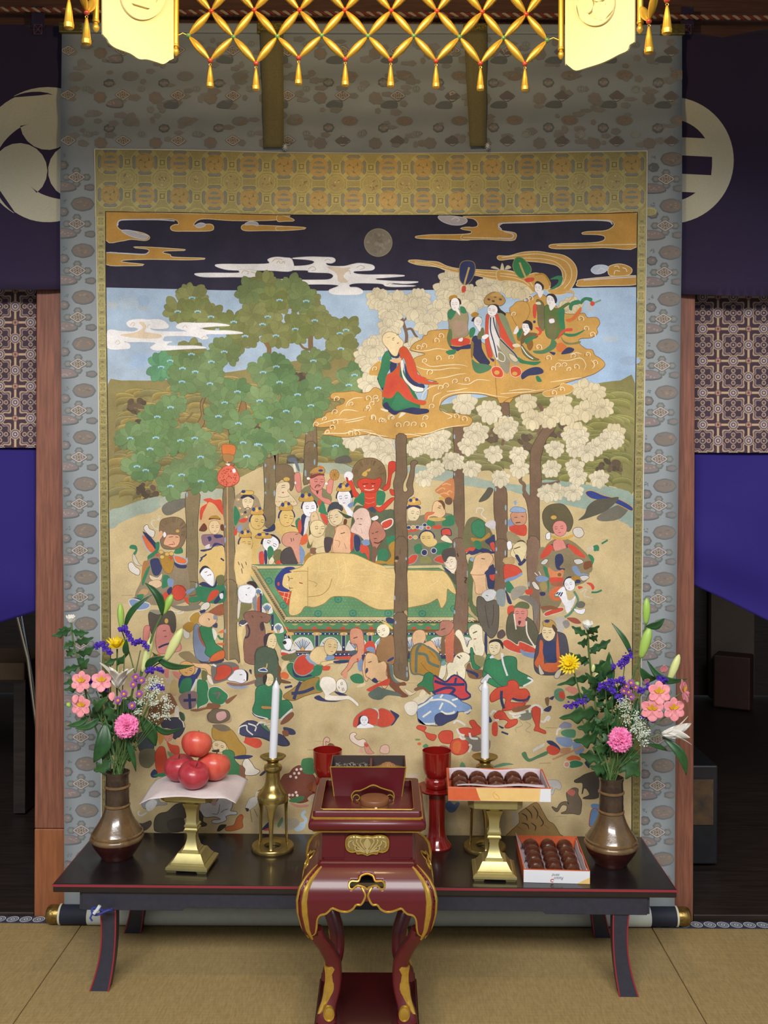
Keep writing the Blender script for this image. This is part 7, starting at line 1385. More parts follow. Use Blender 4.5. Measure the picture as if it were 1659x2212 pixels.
#------------------------------------------------------------------vases
m_vtop=mat('olive_brown_glaze','#6f5638',0.22,color2='#4a3a2a',scale=14,coat=0.5,bump=0.3,bscale=60)
m_vmid=mat('dark_bronze_glaze','#4a3a2e',0.22,color2='#2f2420',scale=22,coat=0.5,bump=0.5,bscale=50)
m_vbot=mat('maroon_glaze','#45201c',0.2,color2='#331512',scale=18,coat=0.6,bump=0.1,bscale=60)
m_vring=mat('ring_glaze','#7d6242',0.25,color2='#5d4730',scale=30,coat=0.5)
def vase(px,py,label,s=1.0):
    c=onz(px,py,ZT);r=thing('flower_vase',c,label,'vase');M=Matrix.Translation(c) @ Matrix.Diagonal((s,s,s,1))
    Geo().lathe([(1e-5,0.0),(0.044,0.0),(0.047,0.003),(0.049,0.008),(0.062,0.026),(0.072,0.042),(0.077,0.055)],44,M).build('lower_bowl',m_vbot,r)
    Geo().lathe([(0.077,0.055),(0.0795,0.060),(0.0785,0.066),(0.075,0.069),(0.0765,0.0715),(0.0765,0.076),(0.073,0.079)],44,M).build('shoulder_ring',m_vring,r)
    Geo().lathe([(0.073,0.079),(0.066,0.091),(0.054,0.108),(0.045,0.126),(0.0395,0.142),(0.0365,0.153)],44,M).build('shoulder',m_vtop,r)
    for z0 in (0.153,0.210): Geo().lathe([(0.0355,z0),(0.0385,z0+0.0025),(0.0388,z0+0.006),(0.0355,z0+0.009)],44,M).build('neck_ring',m_vring,r)
    Geo().lathe([(0.0355,0.162),(0.0362,0.172),(0.0352,0.186),(0.0358,0.198),(0.0352,0.210)],44,M).build('neck',m_vmid,r)
    Geo().lathe([(0.0352,0.219),(0.0345,0.235),(0.0345,0.246),(0.0365,0.251),(0.0368,0.257),(0.0335,0.258),(0.031,0.250),(0.030,0.17)],44,M).build('mouth',m_vmid,r)
    return c
VL=vase(253,1851,'brown glazed long-necked vase of flowers at the left end of the table')
VR=vase(1320,1866,'brown glazed long-necked vase of flowers at the right end of the table')

#------------------------------------------------------------------brass candlesticks and candles
m_brass=mat('polished_brass','#a08a50',0.24,0.8,var=0.12,scale=25)
m_brass2=mat('satin_brass','#b5aa74',0.42,0.8,var=0.06,scale=40)
def candlestick(px,py,label):
    c=onz(px,py,ZT);r=thing('candlestick',c,label,'candlestick');M=Matrix.Translation(c);H=0.283
    Geo().lathe([(0.026,0.001),(0.064,0.0),(0.0655,0.003),(0.0655,0.010),(0.063,0.013),(0.030,0.013),(0.026,0.011)],44,M,close=True).build('base_ring',m_brass,r)
    for k in range(3):
        a=math.radians(-90+120*k);d=Vector((math.cos(a),math.sin(a),0));side=Vector((-d.y,d.x,0));rings=[]
        for z,rr,w in ((0.012,0.050,0.0085),(0.016,0.047,0.0055),(0.06,0.0455,0.0062),(0.10,0.0445,0.0080),(0.13,0.0440,0.0120),(0.146,0.0425,0.019),(0.152,0.0405,0.026)):
            rings.append([tuple(c+d*(rr+0.0035*math.cos(t))+side*(w*math.sin(t))+Vector((0,0,z))) for t in [2*PI*q/12 for q in range(12)]])
        Geo().loft(rings).build('leg',m_brass,r,ang=60)
    Geo().lathe([(0.036,0.146),(0.0455,0.148),(0.0475,0.158),(0.0450,0.170),(0.036,0.183),(0.028,0.193),(0.0235,0.205),(0.0215,0.225),(0.022,0.238)],40,M).build('bell_body',m_brass,r)
    Geo().lathe([(0.022,0.238),(0.027,0.243),(0.0285,0.250),(0.0265,0.257),(0.019,0.261),(0.0165,0.266),(0.019,0.270),(0.016,0.274)],36,M).build('collar',m_brass,r)
    Geo().lathe([(0.012,0.272),(0.022,0.2735),(0.034,0.278),(0.0405,0.2845),(0.0395,0.286),(0.032,0.281),(0.02,0.2775),(1e-5,0.277)],44,M).build('drip_pan',m_brass,r)
    Geo().lathe([(0.014,0.2765),(0.0145,0.279),(0.0135,0.281),(1e-5,0.281)],24,M).build('socket',m_brass,r)
    return c+Vector((0,0,0.281))
m_wax=mat('white_wax','#dfe2ea',0.35,sss=0.15,spec=0.4)
for px,py,lab,lc in ((589,1833,'polished brass candlestick on three legs, left of the red incense stand','tall white unlit candle on the left candlestick'),
                        (1047,1833,'polished brass candlestick mostly hidden behind the box on the brass stand','tall white unlit candle on the right candlestick')):
    p=candlestick(px,py,lab)
    topx=(597 if px<800 else 1048);tip=at(topx,1469,p.y);h=tip.z-p.z
    cd=thing('candle',p,lc,'candle');sh=Vector((tip.x-p.x,0,0))/h
    rings=[]
    for z,rr in ((0,0.0122),(0.004,0.0126),(0.12,0.0124),(h-0.026,0.0117),(h-0.02,0.0112),(h-0.004,0.0035),(h-0.001,0.002)):
        rings.append([tuple(p+sh*z+Vector((rr*math.cos(t),rr*math.sin(t),z))) for t in [2*PI*q/24 for q in range(24)]])
    Geo().loft(rings).build('wax',m_wax,cd)
    Geo().tube([p+sh*h+Vector((0,0,h-0.002)),p+sh*h+Vector((0.0005,0,h+0.007))],0.0011,6).build('wick',mat('wick','#cfc9bd',0.9),cd)

#------------------------------------------------------------------brass offering stands
def sqring(w,z,c=0.0,r=0.0):
    """square ring with cut corners"""
    k=w-r
    P=[(-k,-w),(k,-w),(w,-k),(w,k),(k,w),(-k,w),(-w,k),(-w,-k)] if r else [(-w,-w),(w,-w),(w,w),(-w,w)]
    return [(x,y,z) for x,y in P]
def stand(c,yaw,label):
    r=thing('offering_stand',c,label,'stand');M=Matrix.Translation(c) @ Matrix.Rotation(yaw,4,'Z')
    Geo().loft([sqring(w,z) for w,z in ((0.061,0.006),(0.062,0.008),(0.062,0.014),(0.058,0.017),(0.054,0.020),(0.050,0.0205),(0.0495,0.024),(0.044,0.030),(0.036,0.044),(0.034,0.047),(0.026,0.048),(0.025,0.053))],M=M).build('stepped_base',m_brass2,r,ang=20)
    for sx,sy in ((-1,-1),(1,-1),(1,1),(-1,1)): Geo().loft([sqring(0.013,0.0),sqring(0.016,0.0065)],M=M @ Matrix.Translation((sx*0.045,sy*0.045,0))).build('foot',m_brass2,r,ang=20)
    Geo().loft([sqring(w,z) for w,z in ((0.023,0.053),(0.0195,0.058),(0.0135,0.080),(0.0125,0.092),(0.0155,0.104),(0.0195,0.107),(0.020,0.111),(0.017,0.115),(0.0195,0.119),(0.020,0.123),(0.0165,0.126),(0.0145,0.134),(0.0145,0.152),(0.018,0.172),(0.023,0.184),(0.0235,0.188))],M=M).build('stem',m_brass2,r,ang=20)
    Geo().loft([sqring(w,z,r=0.016) for w,z in ((0.026,0.188),(0.030,0.194),(0.052,0.203),(0.072,0.208),(0.0745,0.210),(0.0765,0.212),(0.0775,0.240),(0.0755,0.241),(0.0735,0.239),(0.072,0.214),(0.02,0.2135))],M=M).build('tray',m_brass2,r,ang=20)
    return c+Vector((0,0,0.2412))
c1=onz(402,1888,ZT);c1=Vector((c1.x+0.006,c1.y+0.063,ZT))
t1=stand(c1,math.radians(-6),'satin brass square pedestal stand holding apples, left of the table')
c2=onz(1075,1906,ZT);c2=Vector((c2.x-0.004,c2.y+0.063,ZT))
t2=stand(c2,math.radians(-3),'satin brass square pedestal stand under the box of sweets, right of the table')
# thin paper over the left tray,corners drooping outside it
def paper(u,v):
    x,y=(u-0.5)*0.275,(v-0.5)*0.215;d=max(0,max(abs(x)-0.078,abs(y)-0.078))
    return (t1.x+x*(1+.03*v)+0.006,t1.y+y,t1.z+0.0025-d*0.22-d*abs(x)*1.6+0.002*math.sin(x*40+y*30)*min(1,d*60))
o=Geo().grid(paper,30,24).build('paper_sheet',mat('tissue_paper','#cfc3c4',0.85,var=0.04,scale=60,sss=0.0),None,thick=0.0006)
tag(o,'thin white paper sheet under the apples, corners hanging over the brass tray','paper')
# apples
m_ap1=mat('apple_red_dark','#9c2a36',0.3,color2='#b8404a',scale=30,stretch=(1,1,.25),coat=0.1);m_ap2=mat('apple_red_bright','#c43d38',0.33,color2='#d8654e',scale=34,stretch=(1,1,.25),coat=0.1)
def apple(p,r,m,label,rot=(0,0,0)):
    a=thing('apple',p-Vector((0,0,r*.88)),label,'apple','apples on the brass stand');M=TRS(p,rot,r);pr=[]
    for j in range(25):
        t=PI*j/24;rr=math.sin(t)*(1+0.07*math.cos(t))+0.02*math.sin(2*t);z=0.9*math.cos(t)-(0.26*math.exp(-(t/0.34)**2))+0.14*math.exp(-((PI-t)/0.3)**2)
        pr.append((max(rr,1e-4)*1.02,z))
    Geo().lathe(pr,36,M,lobes=5,lob=0.012).build('fruit',m,a,ang=80)
    Geo().tube([M @ Vector((0,0,0.56)),M @ Vector((0.03,0.02,0.74)),M @ Vector((0.1,0.03,0.9))],0.0016,6).build('stem',mat('apple_stem','#4a3220',0.8),a)
zt=t1.z+0.0035
aD=t1.y
q=lambda px,r,dy: Vector((at(px,1660,aD+dy).x,aD+dy,zt+r*0.88))
apple(q(388,0.044,0.012),0.0445,m_ap1,'dark red apple at the left of the pile',(0.1,-.1,0));apple(q(461,0.047,0.02),0.0485,m_ap2,'brighter red apple with stem showing, right of the pile',(-0.25,0.15,0))
apple(q(418,0.044,-0.058),0.0442,m_ap1,'dark red apple at the front of the pile',(0.35,0,1));pt_=at(425,1611,aD-0.008);apple(Vector((pt_.x,pt_.y,zt+0.1145)),0.0442,m_ap2,'bright red apple on top of the pile',(0.3,.35,2))

#------------------------------------------------------------------sweet boxes
m_or =mat('orange_card','#cf5f34',0.6,var=0.06,scale=60);m_ly=mat('yellow_card','#e3bd77',0.6,var=0.05,scale=40);m_wc=mat('white_card','#dcdde2',0.55);m_lin =mat('liner_paper','#cdbfc8',0.8,var=0.04,scale=80)
m_sw=mat('brown_bun','#3d1c14',0.30,color2='#5c2a1a',scale=26,coat=0.35)
def tray_box(c,yaw,W,Dp,H,label,front):
    r=thing('sweet_box',c,label,'box');M=Matrix.Translation(c) @ Matrix.Rotation(yaw,4,'Z');t=0.003
    Geo().box(-W/2,W/2,-Dp/2+t,Dp/2,0,t,M).build('bottom',m_or,r,smooth=False)
    Geo().box(-W/2,W/2,Dp/2-t,Dp/2,t,H,M).build('back_side',m_or,r,smooth=False)
    for s in (-1,1): Geo().box(s*W/2-t*(s>0),s*W/2+t*(s<0),-Dp/2+t,Dp/2-t,t,H,M).build('end_side',m_or,r,smooth=False)
    fs=Geo().box(-W/2,W/2,-Dp/2,-Dp/2+t,0,H,M).build('front_side',m_wc,r,smooth=False)
    g=Geo()
    g.box(-W/2-.0006,W/2+.0006,-Dp/2-.0006,-Dp/2+t+.0006,H,H+.0012,M);g.build('front_rim',m_or,r,smooth=False)
    y=-Dp/2-0.0004
    for poly,mm,nm in front:
        sheet([[(a*W/2,b*H) for a,b in poly]],(0.02,0.02),lambda u,v: tuple(M @ Vector((u,y,v)))).build(nm,mm,fs,smooth=False)
        y-=0.0003
    return r,M
rb,MB=tray_box(Vector((at(1073,1730,2.79).x,2.79,t2.z+0.0006)),math.radians(-2.0),0.286,0.180,0.037,'orange and yellow box of round brown sweets on the right brass stand',
    [([(-1,0.02),(-.36,.02),(-.36,.98),(-1,.98)],m_or,'orange_print'),([(-.36,.02),(-.40,.3),(-.46,.98),(.80,.98),(.78,.02)],m_ly,'yellow_print')])
g=Geo();pts=spline([(-0.012,0.028),(-0.018,0.02),(-0.012,0.009),(0.0,0.007),(-0.004,0.016),(-0.012,0.022)],5,False);g.tube([MB @ Vector((x,-0.0912,z)) for x,z in pts],0.0006,5)
g.build('printed_curl',mat('print_gold','#d8a94a',0.6),rb)
front2=[([(.60,0.0),(1,0.0),(1,.52)],m_ly,'yellow_print')]
cfb=Vector((at(1191,1858,2.86).x,2.861,ZT+0.0006))
rb2,MB2=tray_box(cfb,math.radians(-3.2),0.186,0.262,0.036,'orange box of round brown sweets with white lettered front, lying on the table',front2)
# upside-down brush lettering and a small red swirl on the white front
cu=bpy.data.curves.new('lettering','FONT');cu.body='Raisin\n     sand';cu.size=0.0115;cu.shear=0.35;cu.align_x='CENTER';cu.space_line=0.72;cu.extrude=0.0001
lt=bpy.data.objects.new('lettering',cu);COL.objects.link(lt);lt.parent=rb2
lt.matrix_local=Matrix.Rotation(math.radians(-3.2),4,'Z') @ Matrix.Translation((0.006,-0.1325,0.0135)) @ Matrix.Rotation(PI,4,'Y') @ Matrix.Rotation(PI/2,4,'X')
lt.matrix_local=Matrix.Rotation(math.radians(-3.2),4,'Z') @ Matrix.Translation((0.006,-0.1325,0.0185)) @ Matrix.Rotation(PI/2,4,'X') @ Matrix.Rotation(PI,4,'Z')
me_l=bpy.data.meshes.new_from_object(lt.evaluated_get(bpy.context.evaluated_depsgraph_get()));ml=lt.matrix_local.copy();bpy.data.objects.remove(lt)
lt=bpy.data.objects.new('lettering',me_l);COL.objects.link(lt);lt.parent=rb2;lt.matrix_local=ml;me_l.materials.clear();me_l.materials.append(mat('print_grey','#858c94',0.7));ORG[lt.name]=ORG[rb2.name]
g=Geo();g.tube([MB2 @ Vector((-0.012+0.005*math.cos(t),-0.1323,0.0075+0.004*math.sin(t))) for t in [PI*.2+i*.42 for i in range(12)]],0.0009,5);g.build('red_swirl',mat('print_red','#c0392f',0.6),rb2)
# paper liners
def liner(nm,fn,par): Geo().grid(fn,14,6).build(nm,m_lin,par,thick=0.0008)
liner('liner',lambda u,v: tuple(MB @ Vector((-0.135+0.27*u,0.0865-0.004*v,0.006+(0.031+0.003*math.sin(u*9))*(1-v)))),rb)
liner('liner_flap',lambda u,v: tuple(MB @ Vector((-0.118+0.245*u,-0.0845+0.020*v,0.0405+0.004*u*math.sin(v*2)-0.003*v+0.002*math.sin(u*11)))),rb)
liner('liner',lambda u,v: tuple(MB @ Vector((0.1385-0.003*v,0.085-0.165*u,0.006+0.031*(1-v)))),rb)
liner('liner',lambda u,v: tuple(MB2 @ Vector((-0.0885+(0.010+0.006*math.sin(u*14))*v-0.007*(1-v)*u,-0.118+0.246*u,0.036-0.028*v+0.022*max(0,u-.55)*(1-v)))),rb2)
liner('liner',lambda u,v: tuple(MB2 @ Vector((-0.087+0.174*u,0.124-0.248*v,0.0037))),rb2)
liner('liner',lambda u,v: tuple(MB2 @ Vector((0.088-0.004*v,0.12-0.235*u,0.006+(0.027+.003*math.sin(u*13))*(1-v)))),rb2)
bun0=None
def bun(p,r,label,group):
    global bun0
    if bun0 is None:
        bun0=Geo().lathe([(1e-4,0),(0.55,0.0),(0.85,.12),(1.0,.42),(.93,.82),(.70,1.14),(.36,1.32),(1e-4,1.37)],24).build('round_sweet',m_sw,None,origin=(0,0,0));b=bun0
    else: b=bun0.copy();COL.objects.link(b)
    b.location=p;b.scale=(r*random.uniform(.97,1.03),r*random.uniform(.97,1.03),r*random.uniform(.95,1.05));b.rotation_euler=(random.uniform(-.06,.06),random.uniform(-.06,.06),random.random()*6)
    tag(b,label,'sweet',group)
nth=('first','second','third','fourth','fifth')
for j in range(3):
    for i in range(5): bun(MB @ Vector((-0.106+0.0525*i,0.055-0.052*j,0.0045)),0.0253,'round brown sweet in the box on the brass stand, %s row, %s from left' % (('back','middle','front')[j],nth[i]),'sweets in the raised box')
for j in range(5):
    for i in range(3): bun(MB2 @ Vector((-0.0515+0.0515*i,0.096-0.0492*j,0.0045)),0.0243,'round brown sweet in the box lying on the table, %s column, %s from the front' % (('left','middle','right')[i],nth[4-j]),'sweets in the table box')

#------------------------------------------------------------------red lacquer cups on tall stands
m_red=mat('vermilion_lacquer','#7d1512',0.16,var=0.06,scale=20,coat=0.5)
def cup_stand(px,py,ls,lc):
    c=onz(px,py,ZT);r=thing('lacquer_stand',c,ls,'stand','red lacquer stands');M=Matrix.Translation(c)
    Geo().lathe([(1e-5,0),(0.046,0.0),(0.047,0.004),(0.044,0.010),(0.034,0.022),(0.0275,0.04),(0.0262,0.07),(0.027,0.13),(0.029,0.168)],40,M).build('column',m_red,r)
    Geo().lathe([(0.029,0.166),(0.045,0.170),(0.062,0.177),(0.065,0.182),(0.064,0.185),(0.05,0.184),(1e-5,0.183)],44,M).build('saucer',m_red,r)
    p=c+Vector((0,0,0.1852));k=thing('lacquer_cup',p,lc,'cup','red lacquer cups');M=Matrix.Translation(p)
    Geo().lathe([(1e-5,0),(0.033,0),(0.036,0.006),(0.0375,0.016),(0.036,0.026),(0.031,0.031)],40,M).build('foot',m_red,k)
    Geo().lathe([(0.031,0.031),(0.036,0.036),(0.041,0.046),(0.0438,0.062),(0.0452,0.110),(0.0455,0.1125),(0.0440,0.1125),(0.0425,0.07),(0.036,0.044),(1e-5,0.041)],44,M).build('bowl',m_red,k)
cup_stand(707,1826,'red lacquer stand left of the incense box, mostly hidden','red lacquer cup left of the incense box')
cup_stand(943,1828,'red lacquer stand right of the incense box, column showing','red lacquer cup right of the incense box')

#==================================================================red lacquered incense stand
m_rl=mat('maroon_lacquer','#571319',0.36,var=0.08,scale=12,coat=0.12);m_gl=mat('gold_leaf','#c09a42',0.34,0.6,var=0.12,scale=60)
m_rl2=mat('dark_red_lacquer','#3a0e10',0.25,coat=0.4)
IC=Vector((-0.038,2.485,0));inc=thing('incense_stand',IC,'maroon lacquered incense stand with gilded curved legs in front of the table','stand')
MI=Matrix.Translation(IC)
Wz=lambda z: float(np.interp(z,[.116,.13,.15,.175,.20,.23,.255,.29,.325,.36,.40,.43,.455,.475,.49,.50],[.124,.121,.112,.104,.100,.100,.104,.118,.138,.153,.161,.1625,.158,.146,.130,.116]))
Geo().box(-.131,.131,-.131,.131,0,.095,MI).build('plinth',m_rl2,inc,smooth=False,bevel=0.004)
Geo().box(-.126,.126,-.126,.126,.095,.113,MI).build('plinth_board',m_rl2,inc,smooth=False,bevel=0.003)
K=0.0002718;zc6=lambda y: HC-(1860+y/4.1475-HY)*2.33/F
half=[(53,375),(93,378),(123,415),(173,440),(233,435),(303,410),(333,435),(363,460),(413,475),(438,520),(446,600)]
arch=[(a*K,zc6(b)) for a,b in half];arch_s=spline([(0.0035,zc6(348))]+arch,4,False)
cz=sorted(set([.5,.49,.475,.455,.43,.40,.37,.345]+[.5-.0078*i for i in range(20)]),reverse=True)
right=[(Wz(z),z) for z in cz if z>=.344]
ring=right+[(.118,.344)]+list(reversed(arch_s))+[(-x,z) for x,z in arch_s]+[(-.118,.344)]+[(-x,z) for x,z in reversed(right)]
hole=[(818,248),(800,236),(740,222),(715,232),(690,248),(664,240),(660,210),(684,190),(742,190),(764,158),(820,144)]
hole=[((x-818)*K,zc6(y)) for x,y in hole];hole=hole+[(-x,z) for x,z in reversed(hole[1:-1])]
hole_s=spline(hole,4)
for f in range(4):
    R=MI @ Matrix.Rotation(f*PI/2,4,'Z');fn=lambda x,z,o=0.0: tuple(R @ Vector((x,-Wz(z)-o,z)))
    pn=sheet([ring,hole_s],(0.0058,0.0052),fn).build('apron_panel',m_rl,inc,ang=60,thick=0.006)
    Geo().tube([fn(x,z,.003) for x,z in hole_s],0.0026,6,closed=True).build('gold_outline',m_gl,pn)
    al=spline([(0.012,zc6(238)),(0.0035,zc6(290)),(0.0065,zc6(335))]+arch+[(.125,zc6(660)),(.1355,zc6(692))],5,False)
    for s in (-1,1):
        Geo().tube([fn(s*x,z,.003) for x,z in al],[0.0027]*(len(al)-6)+[0.0022,.002,.0016,.0013,.001,.0006],6).build('gold_outline',m_gl,pn)
        zs=np.linspace(.497,.33,26);Pm=[fn(s*(Wz(z)-.0085-.004*math.sin(PI*i/25)),z,.001) for i,z in enumerate(zs)]
        Geo().tube(Pm,[.0015+.0072*math.sin(PI*min(1,(i+1.5)/27))**.7 for i in range(26)],8,flat=1.0).build('gold_edge',m_gl,pn)
for sx in (-1,1):
    for sy in (-1,1):
        rings=[]
        for z in (.352,.33,.31,.29,.27,.255,.24,.22,.20,.18,.165,.15,.14,.13,.121,.1135):
            w=Wz(z);h=.0185 if z>.15 else .0185+(.15-z)*.18;c_=w-h-.002 if z>.335 else w-h
            rings.append([tuple(MI @ Vector((sx*(c_+a*h),sy*(c_+b*h),z))) for a,b in ((-1,-.7),(-.7,-1),(.7,-1),(1,-.7),(1,.7),(.7,1),(-.7,1),(-1,.7))])
        lg=Geo().loft(rings).build('leg',m_rl,inc,ang=50)
        d=Vector((sx,sy,0)).normalized();si=Vector((-d.y,d.x,0));rr=[];mid=[]
        for z,w in ((.243,.013),(.236,.0165),(.222,.011),(.205,.0125),(.188,.0155),(.172,.013),(.158,.010),(.145,.011),(.136,.004)):
            o=MI @ Vector((sx*(Wz(z)-.0185),sy*(Wz(z)-.0185),z));b0=o+d*.0235
            rr.append([tuple(b0+si*w-d*w*.9),tuple(b0+si*w*.55+d*.001),tuple(b0+d*.004),tuple(b0-si*w*.55+d*.001),tuple(b0-si*w-d*w*.9),tuple(b0-d*.012)]);mid.append(b0+d*.0045)
        lf=Geo().loft(rr).build('gilded_leaf',m_gl,lg,ang=30)
        Geo().tube(mid,[.001,.0016,.0016,.0018,.002,.0018,.0016,.0014,.0008],6).build('leaf_rib',m_gl,lg)
        o=MI @ Vector((sx*.092,sy*.1235,.140));Mx=Matrix.Translation(o) @ Matrix.Rotation(PI/2,4,'X') @ Matrix.Diagonal((.9,1.2,1,1))
        Geo().lathe([(1e-5,.004),(.009,.0035),(.0125,.002),(.0135,.0045),(.0150,.005),(.0155,.001),(.0145,-.006)],28,Mx).build('gilded_boss',m_gl,lg)
Geo().box(-.105,.105,-.105,.105,.452,.497,MI).build('hollow_shade_block',mat('hollow_shade','#0d0908',.9),inc,smooth=False)  # black block added as the shade seen through the cut-outs
def sqr(w,z,r=.006): k=w-r;return [tuple(MI @ Vector((x,y,z))) for x,y in ((-k,-w),(k,-w),(w,-k),(w,k),(k,w),(-k,w),(-w,k),(-w,-k))]
Geo().loft([sqr(w,z) for w,z in ((.118,.496),(.121,.500),(.121,.506),(.118,.509),(.1185,.512),(.112,.515))],cap=True).build('waist_moulding',m_rl,inc,ang=30)
Geo().loft([sqr(w,z) for w,z in ((.112,.513),(.111,.55),(.112,.588))]).build('body',m_rl,inc,ang=30)
for s in (-1,1): Geo().box(s*.083-.028,s*.083+.028,-.1135,-.111,.517,.583,MI).build('body_panel',m_rl,inc,smooth=False,bevel=0.001)
Geo().loft([sqr(w,z) for w,z in ((.118,.586),(.133,.5865),(.1335,.5895),(.118,.590))]).build('gold_line',m_gl,inc,ang=30)
Geo().loft([sqr(w,z) for w,z in ((.12,.590),(.137,.591),(.1415,.595),(.1432,.601),(.1432,.608),(.141,.614),(.137,.618),(.135,.620))]).build('rim_moulding',m_rl,inc,ang=60)
g=Geo();g.loft([sqr(w,z) for w,z in ((.136,.618),(.1365,.621),(.1345,.623),(.132,.624))],cap=False);g.build('gold_line',m_gl,inc,ang=30)
Geo().loft([sqr(w,z) for w,z in ((.1335,.620),(.133,.634),(.1315,.6365),(.116,.6365),(.1145,.634),(.1145,.602),(.02,.6015))],cap=False).build('tray_rim',m_rl,inc,ang=30)
g=Geo();g.loft([sqr(w,z) for w,z in ((.1155,.6362),(.1150,.6375),(.1142,.6375),(.1140,.6355))],cap=False);g.build('gold_line',m_gl,inc,ang=30)
Geo().loft([sqr(w,z) for w,z in ((.114,.6028),(.113,.6045))]).build('tray_floor',mat('tray_metal','#5a5c66',0.12,0.9),inc,ang=30)
# gilt lotus plaque on the front
cloudp=spline([(0,.0235),(.012,.0215),(.026,.0245),(.040,.0235),(.0505,.016),(.0525,.002),(.049,-.011),(.038,-.017),(.027,-.0155),(.024,-.021),(.012,-.020),(0,-.0245)],4,False)
cloudp=cloudp+[(-x,z) for x,z in reversed(cloudp[1:-1])]
PF=lambda x,z,o=0: tuple(MI @ Vector((x,-.1120-o,.5485+z)))
pq=sheet([cloudp],(.008,.008),lambda x,z: PF(x,z,.002)).build('lotus_plaque',mat('plaque_gold','#a8925a',0.4,0.6,var=.15,scale=80),inc,thick=.003)
Geo().tube([PF(x,z,.004) for x,z in cloudp],.002,6,closed=True).build('plaque_rim',m_gl,pq)
m_rel=mat('relief_gold','#cdb87c',0.35,0.5)
for nm,q in (('lotus_bud',[(0,.019),(.006,.012),(.009,.004),(.006,-.004),(0,-.008),(-.006,-.004),(-.009,.004),(-.006,.012)]),('lower_petal',[(0,-.006),(.005,-.012),(0,-.021),(-.005,-.012)])):
    sheet([spline(q,4)],(.004,.004),lambda x,z: PF(x,z,.0045+.003*max(0,1-(x/.009)**2))).build(nm,m_rel,pq)
for s in (-1,1):
    for q in ([(.004,-.012),(.012,.0),(.017,.010),(.014,.016)],[(.006,-.014),(.018,-.003),(.026,.008),(.025,.015)],[(.006,-.016),(.02,-.008),(.033,.002),(.035,.010)],[(.005,-.018),(.016,-.014),(.026,-.013),(.030,-.007),(.026,-.003),(.022,-.007)],[(.036,.012),(.044,.008),(.046,0),(.042,-.006)]):
        Geo().tube([PF(s*x,z,.0048) for x,z in spline(q,5,False)],[.0014]*3+[.0022]*(5*(len(q)-1)-5)+[.0018,.0014,.001],6).build('lotus_tendril',m_rel,pq)

# incense box with two compartments
bx=Vector((-0.0387,2.553,.6046));box=thing('incense_box',bx,'tapered maroon incense box with gold edges and two open compartments, on the incense stand','box')
def bring(wx,y0,y1,z): return [(bx.x-wx,y0,z),(bx.x+wx,y0,z),(bx.x+wx,y1,z),(bx.x-wx,y1,z)]
zt_=.697
Geo().loft([bring(.0865,2.518,2.588,.6046),bring(.0985,2.513,2.618,zt_),bring(.0955,2.516,2.615,zt_)],cap=False).build('case',m_rl,box,smooth=False,ang=20)
Geo().loft([bring(.0955,2.516,2.615,zt_),bring(.0925,2.519,2.606,.668),bring(.001,2.55,2.56,.668)],cap=False).build('lining',mat('box_lining','#2a1c18',.8),box,smooth=False)
Geo().loft([bring(.0865,2.518,2.588,.6046),bring(.08,2.52,2.58,.605)]).build('base',m_rl2,box,smooth=False)
for a,b in (((-.0985,2.5125,zt_),(.0985,2.5125,zt_)),((-.0985,2.5125,zt_),(-.0865,2.5175,.606)),((.0985,2.5125,zt_),(.0865,2.5175,.606))):
    Geo().tube([(bx.x+a[0],a[1],a[2]),(bx.x+b[0],b[1],b[2])],.0017,6).build('gold_edge',m_gl,box)
Geo().box(bx.x+.004,bx.x+.010,2.518,2.612,.668,.694).build('divider',m_rl,box,smooth=False)
def mound(u,v): x,y=(u-.5),(v-.5);return (bx.x+.052+x*.079,2.5655+y*.088,.6695+.024*math.exp(-(x*x*7+y*y*5))+.0012*math.sin(x*50)*math.cos(y*60))
tag(Geo().grid(mound,24,20).build('incense_powder',mat('incense_brown','#8a5a38',0.95,color2='#b58558',scale=220,bump=1,bscale=300),None),'heap of brown powdered incense in the right compartment of the box','incense',kind='stuff')
g=Geo();rr=random.Random(3)
for i in range(260):
    x,y=rr.uniform(-.090,.001),rr.uniform(2.523,2.607);g.box(-.004,.004,-.0018,.0018,-.0005,.0005,TRS((bx.x+x,y,.672+rr.random()*.010),(rr.uniform(-.6,.6),rr.uniform(-.6,.6),rr.random()*6),rr.uniform(.5,1.2)))
tag(g.build('incense_ash',mat('ash_grey','#4a4542',0.9,color2='#8f8a84',scale=90),None,smooth=False),'grey charred incense flakes in the left compartment of the box','incense',kind='stuff')
# round wooden incense pot in front of the box,cloud-edged plate behind it
wc=Vector((at(809,1740,2.428).x,2.428,.6046));wp=thing('wooden_pot',wc,'round brown wooden incense pot with a pale paper tab on the incense stand','pot');M=Matrix.Translation(wc)
m_wp=mat('turned_wood','#7a4a2c',0.45,var=0.2,scale=12,stretch=(1,1,6))
Geo().lathe([(1e-5,0),(.035,0),(.036,.002),(.036,.026),(.0353,.027)],40,M).build('bowl',m_wp,wp)
Geo().lathe([(.0365,.0275),(.037,.029),(.037,.039),(.0355,.0415),(.03,.0425),(1e-5,.0435)],40,M).build('lid',m_wp,wp)
Geo().grid(lambda u,v: tuple(wc+Vector(((u-.5)*.006+.004,-.0374-.0004,.004+.026*v))),2,4).build('paper_tab',mat('tab_paper','#d8c48c',.8),wp,thick=.0005)
cl_=spline([(-.052,.012),(-.056,.026),(-.048,.038),(-.034,.040),(-.020,.046),(0,.0545),(.020,.047),(.036,.042),(.05,.037),(.054,.024),(.05,.010)],5,False);cl_=cl_+[(.046,0),(-.046,0)]
cp=Vector((wc.x-.004,2.488,.6046));pl=thing('cloud_plate',cp,'dark cloud-shaped plate with scalloped gold rim behind the wooden pot','plate')
